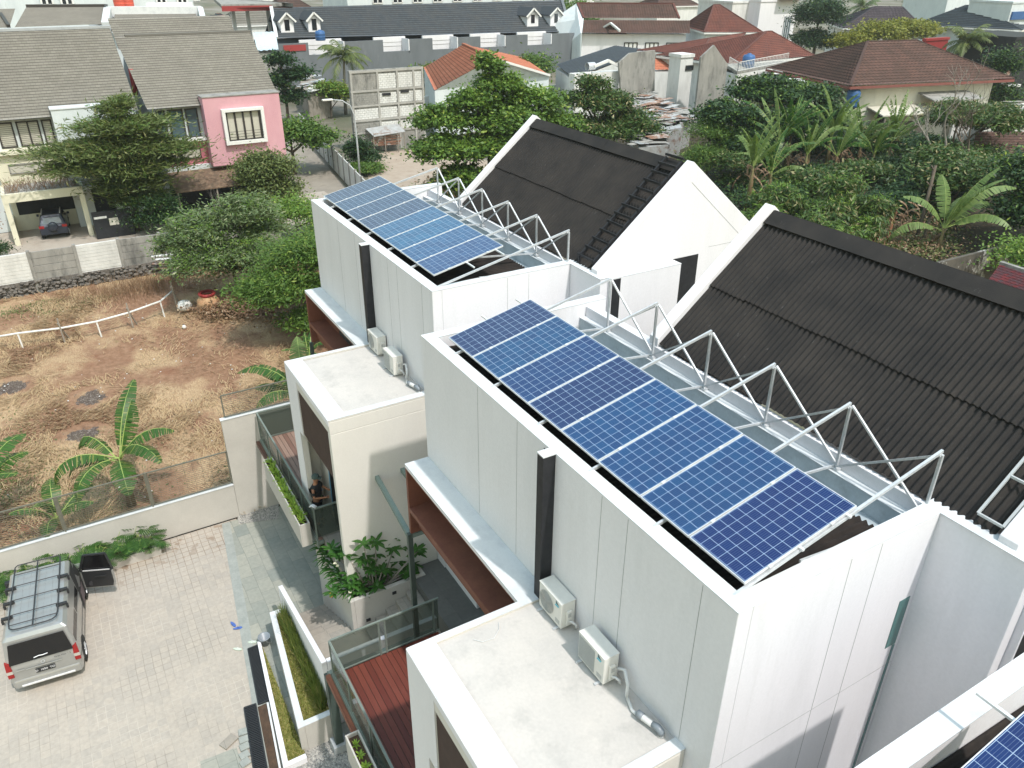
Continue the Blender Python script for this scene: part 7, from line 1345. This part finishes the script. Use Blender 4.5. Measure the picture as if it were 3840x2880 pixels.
# bare trees
def bare(label, loc, h, n, seed, spread=1.0, mat='pale_bark', r0=.16, curve=.25, depth=4, grp='bare trees'):
    t = thing('bare_tree', label, 'tree', loc, 0, grp); r = random.Random(seed); m = MB()
    def grow(p, d, L, rad, k):
        pts = [p]; dd = d.copy()
        for i in range(4): dd = (dd+Vector((r.uniform(-curve, curve), r.uniform(-curve, curve), r.uniform(-.05, .15)))).normalized(); pts.append(pts[-1]+dd*L/4)
        m.tube(pts, [rad*(1-.12*i) for i in range(5)], 6 if k > 1 else 4, False)
        if k > 0:
            for q in range(r.randint(2, 4) if k > 1 else r.randint(3, 5)):
                s = pts[r.randint(2, 4)]; nd = (dd+Vector((r.uniform(-1, 1), r.uniform(-1, 1), r.uniform(-.3, .8)))*spread).normalized(); grow(s, nd, L*r.uniform(.55, .8), rad*.5, k-1)
    for i in range(n): grow(Vector((r.uniform(-.2, .2)*i, r.uniform(-.2, .2)*i, 0)), Vector((r.uniform(-.15, .15), r.uniform(-.15, .15), 1)).normalized(), h*.5, r0, depth)
    m.build('trunk', mat, t, smooth=True); return t
bare('tall bare pale tree with twisting branches in front of the cream house', (-26.5, 56, 0), 8.4, 1, 5, 1.0, r0=.24)
bare('dark bare tree leaning right beside the pale bare tree', (-22.5, 58, 0), 8.0, 1, 8, 1.2, 'bark', .18)
bare('thin bare tree by the white yard wall', (-20, 63, 0), 7.0, 1, 9, 1.2, 'pale_bark', .14)
bare('bare grey twigs on the driveway behind the plank wall', (-45.5, 3.2, 0), 3.0, 1, 10, 1.3, 'pale_bark', .05, depth=3)
def stump(label, loc, hs, seed, mat='bark'):
    t = thing('pruned_tree', label, 'tree', loc, 0, 'pruned trunks'); r = random.Random(seed); m = MB()
    for i, h in enumerate(hs):
        x, y = r.uniform(-.5, .5)*(i > 0), r.uniform(-.7, .7)*(i > 0); m.tube([(x, y, 0), (x*1.2+.1, y*1.2, h*.5), (x*1.4, y*1.5+.1, h)], [.15, .12, .09], 7)
        for k in range(5): a = r.uniform(0, 6.3); z = h*r.uniform(.75, 1); m.tube([(x*1.3, y*1.35, z), (x*1.3+.25*math.cos(a), y*1.35+.25*math.sin(a), z+r.uniform(.1, .35))], [.06, .035], 5)
    m.build('trunk', mat, t, smooth=True); return t
stump('thick pruned brown trunk leaning before the dark garden', (-17.6, 43.4, 0), [6.0, 3.2], 3); stump('shorter cluster of pruned orange brown stems', (-18.6, 40.6, 0), [3.6, 3.2, 2.8], 4, surf('orange_bark', (.28, .13, .07), (.18, .09, .05), 5, .95))
# banana plants
BG = 'banana plants'
banana('banana plant with broad arching leaves inside the field, behind the mesh fence', (-14.0, -6.3, 0), 2.1, 9, 2.3, seed=4, group=BG, tear=.15, dry=5, W=.9, dirs=[(2.6, 1.05, 2.6, .9), (2.1, 1.2, 1.9, .25), (1.4, .95, 2.0, 1.7), (.55, .85, 2.3, 1.9), (.0, .35, 1.9, 1.5), (3.7, .65, 2.2, 2.2), (-1.6, .5, 2.2, 2.2), (-.9, .35, 2.0, 2.0), (4.3, .3, 1.8, 1.8), (1.0, 1.35, 1.2, .2)][:9])
banana('banana plant cut by the left edge of the picture, behind the mesh fence', (-14.6, -10.6, 0), 1.6, 8, 2.1, seed=6, group=BG, tear=.15, dry=3, W=.9)
banana('young banana plant low behind the fence between the two bigger ones', (-13.2, -8.6, 0), .9, 6, 1.6, seed=7, group=BG, tear=.3, dry=1, W=.7)
banana('banana leaves arching over the high wall beside the farther white house', (-14.6, .6, 0), 2.4, 7, 2.4, seed=9, group=BG, tear=.12, dry=1, W=1.0, dirs=[(-2.2, .9, 2.6, 1.7), (-2.6, .2, 2.3, .9), (2.9, 1.2, 2.2, 1.2), (1.6, 1.1, 2.2, 1.5), (.8, 1.2, 1.8, 1.5), (-1.7, .5, 1.8, 1.8), (3.7, .8, 2.0, 1.6)])
banana('small banana plant in the gap below the brown window ledge', (-19.5, 2.2, 0), 1.4, 6, 1.6, seed=10, group=BG, tear=.4, dry=0, W=.45)
bb = [(-30.8, 41.2, 2.9, 7, 2.6, 'pale banana plant with upright leaf at the left, above the white gable'), (-31.2, 43.8, 2.0, 6, 2.2, 'small banana plant next to the leftmost one'), (-35.2, 48.6, 3.2, 8, 2.9, 'tall banana plant with dark upright leaf below the domed tree'), (-34.2, 51.5, 2.6, 8, 2.6, 'banana plant in the thick of the grove, left of centre'), (-34.8, 54.8, 3.2, 9, 2.9, 'banana plant with many pale leaves in the centre of the grove'), (-34, 58, 2.6, 8, 2.6, 'banana plant with dry curtain of leaves, right of centre'), (-32, 59.4, 2.8, 9, 2.7, 'banana plant with comb like leaves at the right of the grove'), (-38, 60.5, 4.2, 7, 2.9, 'banana plant standing highest, in front of the cream house'), (-40.5, 57, 3.6, 7, 2.6, 'banana plant behind the grove, below the annex roof'), (-48.5, 69, 4.6, 7, 2.4, 'banana plant against the pale sheet roof'), (-33.5, 46.2, 2.2, 7, 2.2, 'banana plant half hidden between the first two'), (-33, 49.8, 2.4, 7, 2.4, 'banana plant leaning left in front of the dark domed tree'), (-32.6, 53.2, 2.0, 7, 2.3, 'shorter banana plant at the front of the grove centre'), (-31.5, 56.6, 2.2, 7, 2.3, 'banana plant with yellowing leaves at the front right of the grove'), (-36.5, 51.5, 3.4, 7, 2.5, 'tall thin banana plant touching the domed tree crown'), (-20.5, 39.8, 1.3, 5, 1.8, 'single young banana leaf among the mango trees')]
for k, (x, y, h, n, L, lab) in enumerate(bb):
    f_ = k not in (7, 8, 9); banana(lab, (x, y, 0), h+.7 if f_ else h*.75, n+3 if f_ else n, L*1.3 if f_ else L, 'banana_pale' if k in (0, 4, 5, 6) else 'banana_leaf', seed=60+k, group=BG, tear=.9, dry=4 if k in (0, 5, 1) else 2, W=.66, upright=True)
banana('large banana plant at the right edge with wide yellow edged leaves', (-15.8, 43.2, 0), 2.4, 11, 3.4, 'banana_pale', seed=90, group=BG, tear=.12, dry=3, W=1.25, dirs=[(.2, 1.25, 4.0, .9), (1.1, 1.05, 4.4, 1.5), (1.5, .65, 4.0, 1.3), (1.25, .3, 4.4, .7), (.3, .75, 3.6, 1.7), (2.6, 1.25, 3.0, .8), (3.9, 1.0, 3.0, 1.3), (-2.2, .4, 3.2, 1.9), (.9, 1.3, 4.0, .7), (.2, 1.4, 2.2, .3), (1.7, 1.1, 2.6, 1.4)])
# straw and weeds on the field
r_ = np.random.RandomState(5); n = 120000
x = -38.5+27*r_.rand(n); y = -14+20*r_.rand(n)
def nz_(x, y): return np.sin(x*.55+1.3*np.sin(y*.7))+np.sin(y*.8+1.7*np.sin(x*.4)+2)+.6*np.sin(x*1.9+y*1.3)
keep = (nz_(x, y)+r_.normal(size=n)*.7 > -.1); bare_ = ((x+31)**2/30+(y+3)**2/12 < 1) | ((x+24)**2/9+(y+1)**2/8 < 1); keep &= ~(bare_ & (r_.rand(n) < .85))
for bx, by in ((-26.5, -9.9), (-23.6, -6.8), (-20.2, -7.4)): keep &= (x-bx)**2+(y-by)**2 > 1.2
P = np.stack([x, y, .03+.08*r_.rand(n)], 1)[keep]; n = len(P); fl_ = np.floor(P[:, :2]/1.1); an = (np.sin(fl_[:, 0]*12.9+fl_[:, 1]*78.2)*43758.5 % 1)*6.28+r_.normal(size=n)*.6
d = np.stack([np.cos(an), np.sin(an), .12+.35*r_.rand(n)], 1); s = np.stack([-np.sin(an), np.cos(an), 0*an], 1); L = (.15+.40*r_.rand(n))[:, None]; w_ = .012
V = np.stack([P-s*w_, P+s*w_, P+d*L*.6+s*w_*.8+[0, 0, .02], P+d*L*.6-s*w_*.8+[0, 0, .02]], 1).reshape(-1, 3); o = npmesh('dry_grass', V, np.arange(n*4).reshape(n, 4), 'straw'); tag(o, 'flattened straw coloured dry grass over the field', 'grass', kind='stuff')
P, _ = crown_points([(-16, -8, .08, 5, 4, .08), (-20, -11, .08, 5, 3, .08), (-36, -8, .1, 1.5, 5, .1), (-14, -1, .08, 2, 3, .08)], 9000, 5, 90, .15); P[:, 2] = np.abs(P[:, 2])*.5+.03; V, F = leafcloud(P, .10, .4, 0, 6); o = npmesh('weeds', V, F, 'leaf_olive'); tag(o, 'sparse green weeds on the brown soil', 'weeds', kind='stuff')
r = np.random.RandomState(8); n = 1500; P = np.stack([-36.2+.8*r.normal(size=n), -3.2+1.6*r.normal(size=n), np.zeros(n)], 1); d = r.normal(size=(n, 3))*.18; d[:, 2] = 1; l = (.35+.6*r.rand(n))[:, None]; s = r.normal(size=(n, 3)); s[:, 2] = 0; s /= np.linalg.norm(s, axis=1)[:, None]
V = np.stack([P-s*.008, P+s*.008, P+d*l+s*.004, P+d*l-s*.004], 1).reshape(-1, 3); o = npmesh('dry_stalks', V, np.arange(n*4).reshape(n, 4), 'leaf_brown'); tag(o, 'stand of dry brown stalks before the plank wall', 'weeds', kind='stuff')
# garden floor of leaf litter between houses on the right
struct('garden_floor', MB().slab([(-60, 34, 0), (-8, 26, 0), (10, 60, 0), (-30, 84, 0), (-60, 72, 0)], (0, 0, .03)), surf('litter_soil', (.055, .045, .028), (.03, .028, .018), 2, .95, c3=(.10, .065, .04), s3=1.5, l3=.5, h3=.7, bmp=.6))
# ---------------------------------------------------------------- thin humid haze over the whole neighbourhood
hzb = MB().box(-500, 60, -250, 420, -2.6, 26).build('haze', 'white_wall'); hm = bpy.data.materials.new('haze_air'); hm.use_nodes = True; hn_ = hm.node_tree
hn_.nodes.remove(hn_.nodes['Principled BSDF']); pv = hn_.nodes.new('ShaderNodeVolumePrincipled'); pv.inputs['Color'].default_value = (.86, .92, .97, 1); pv.inputs['Density'].default_value = .0003; pv.inputs['Anisotropy'].default_value = .2
hn_.links.new(pv.outputs[0], hn_.nodes['Material Output'].inputs['Volume']); hzb.data.materials.clear(); hzb.data.materials.append(hm); hzb['kind'] = 'stuff'; hzb['label'] = 'thin pale haze over the neighbourhood'; hzb['category'] = 'haze'
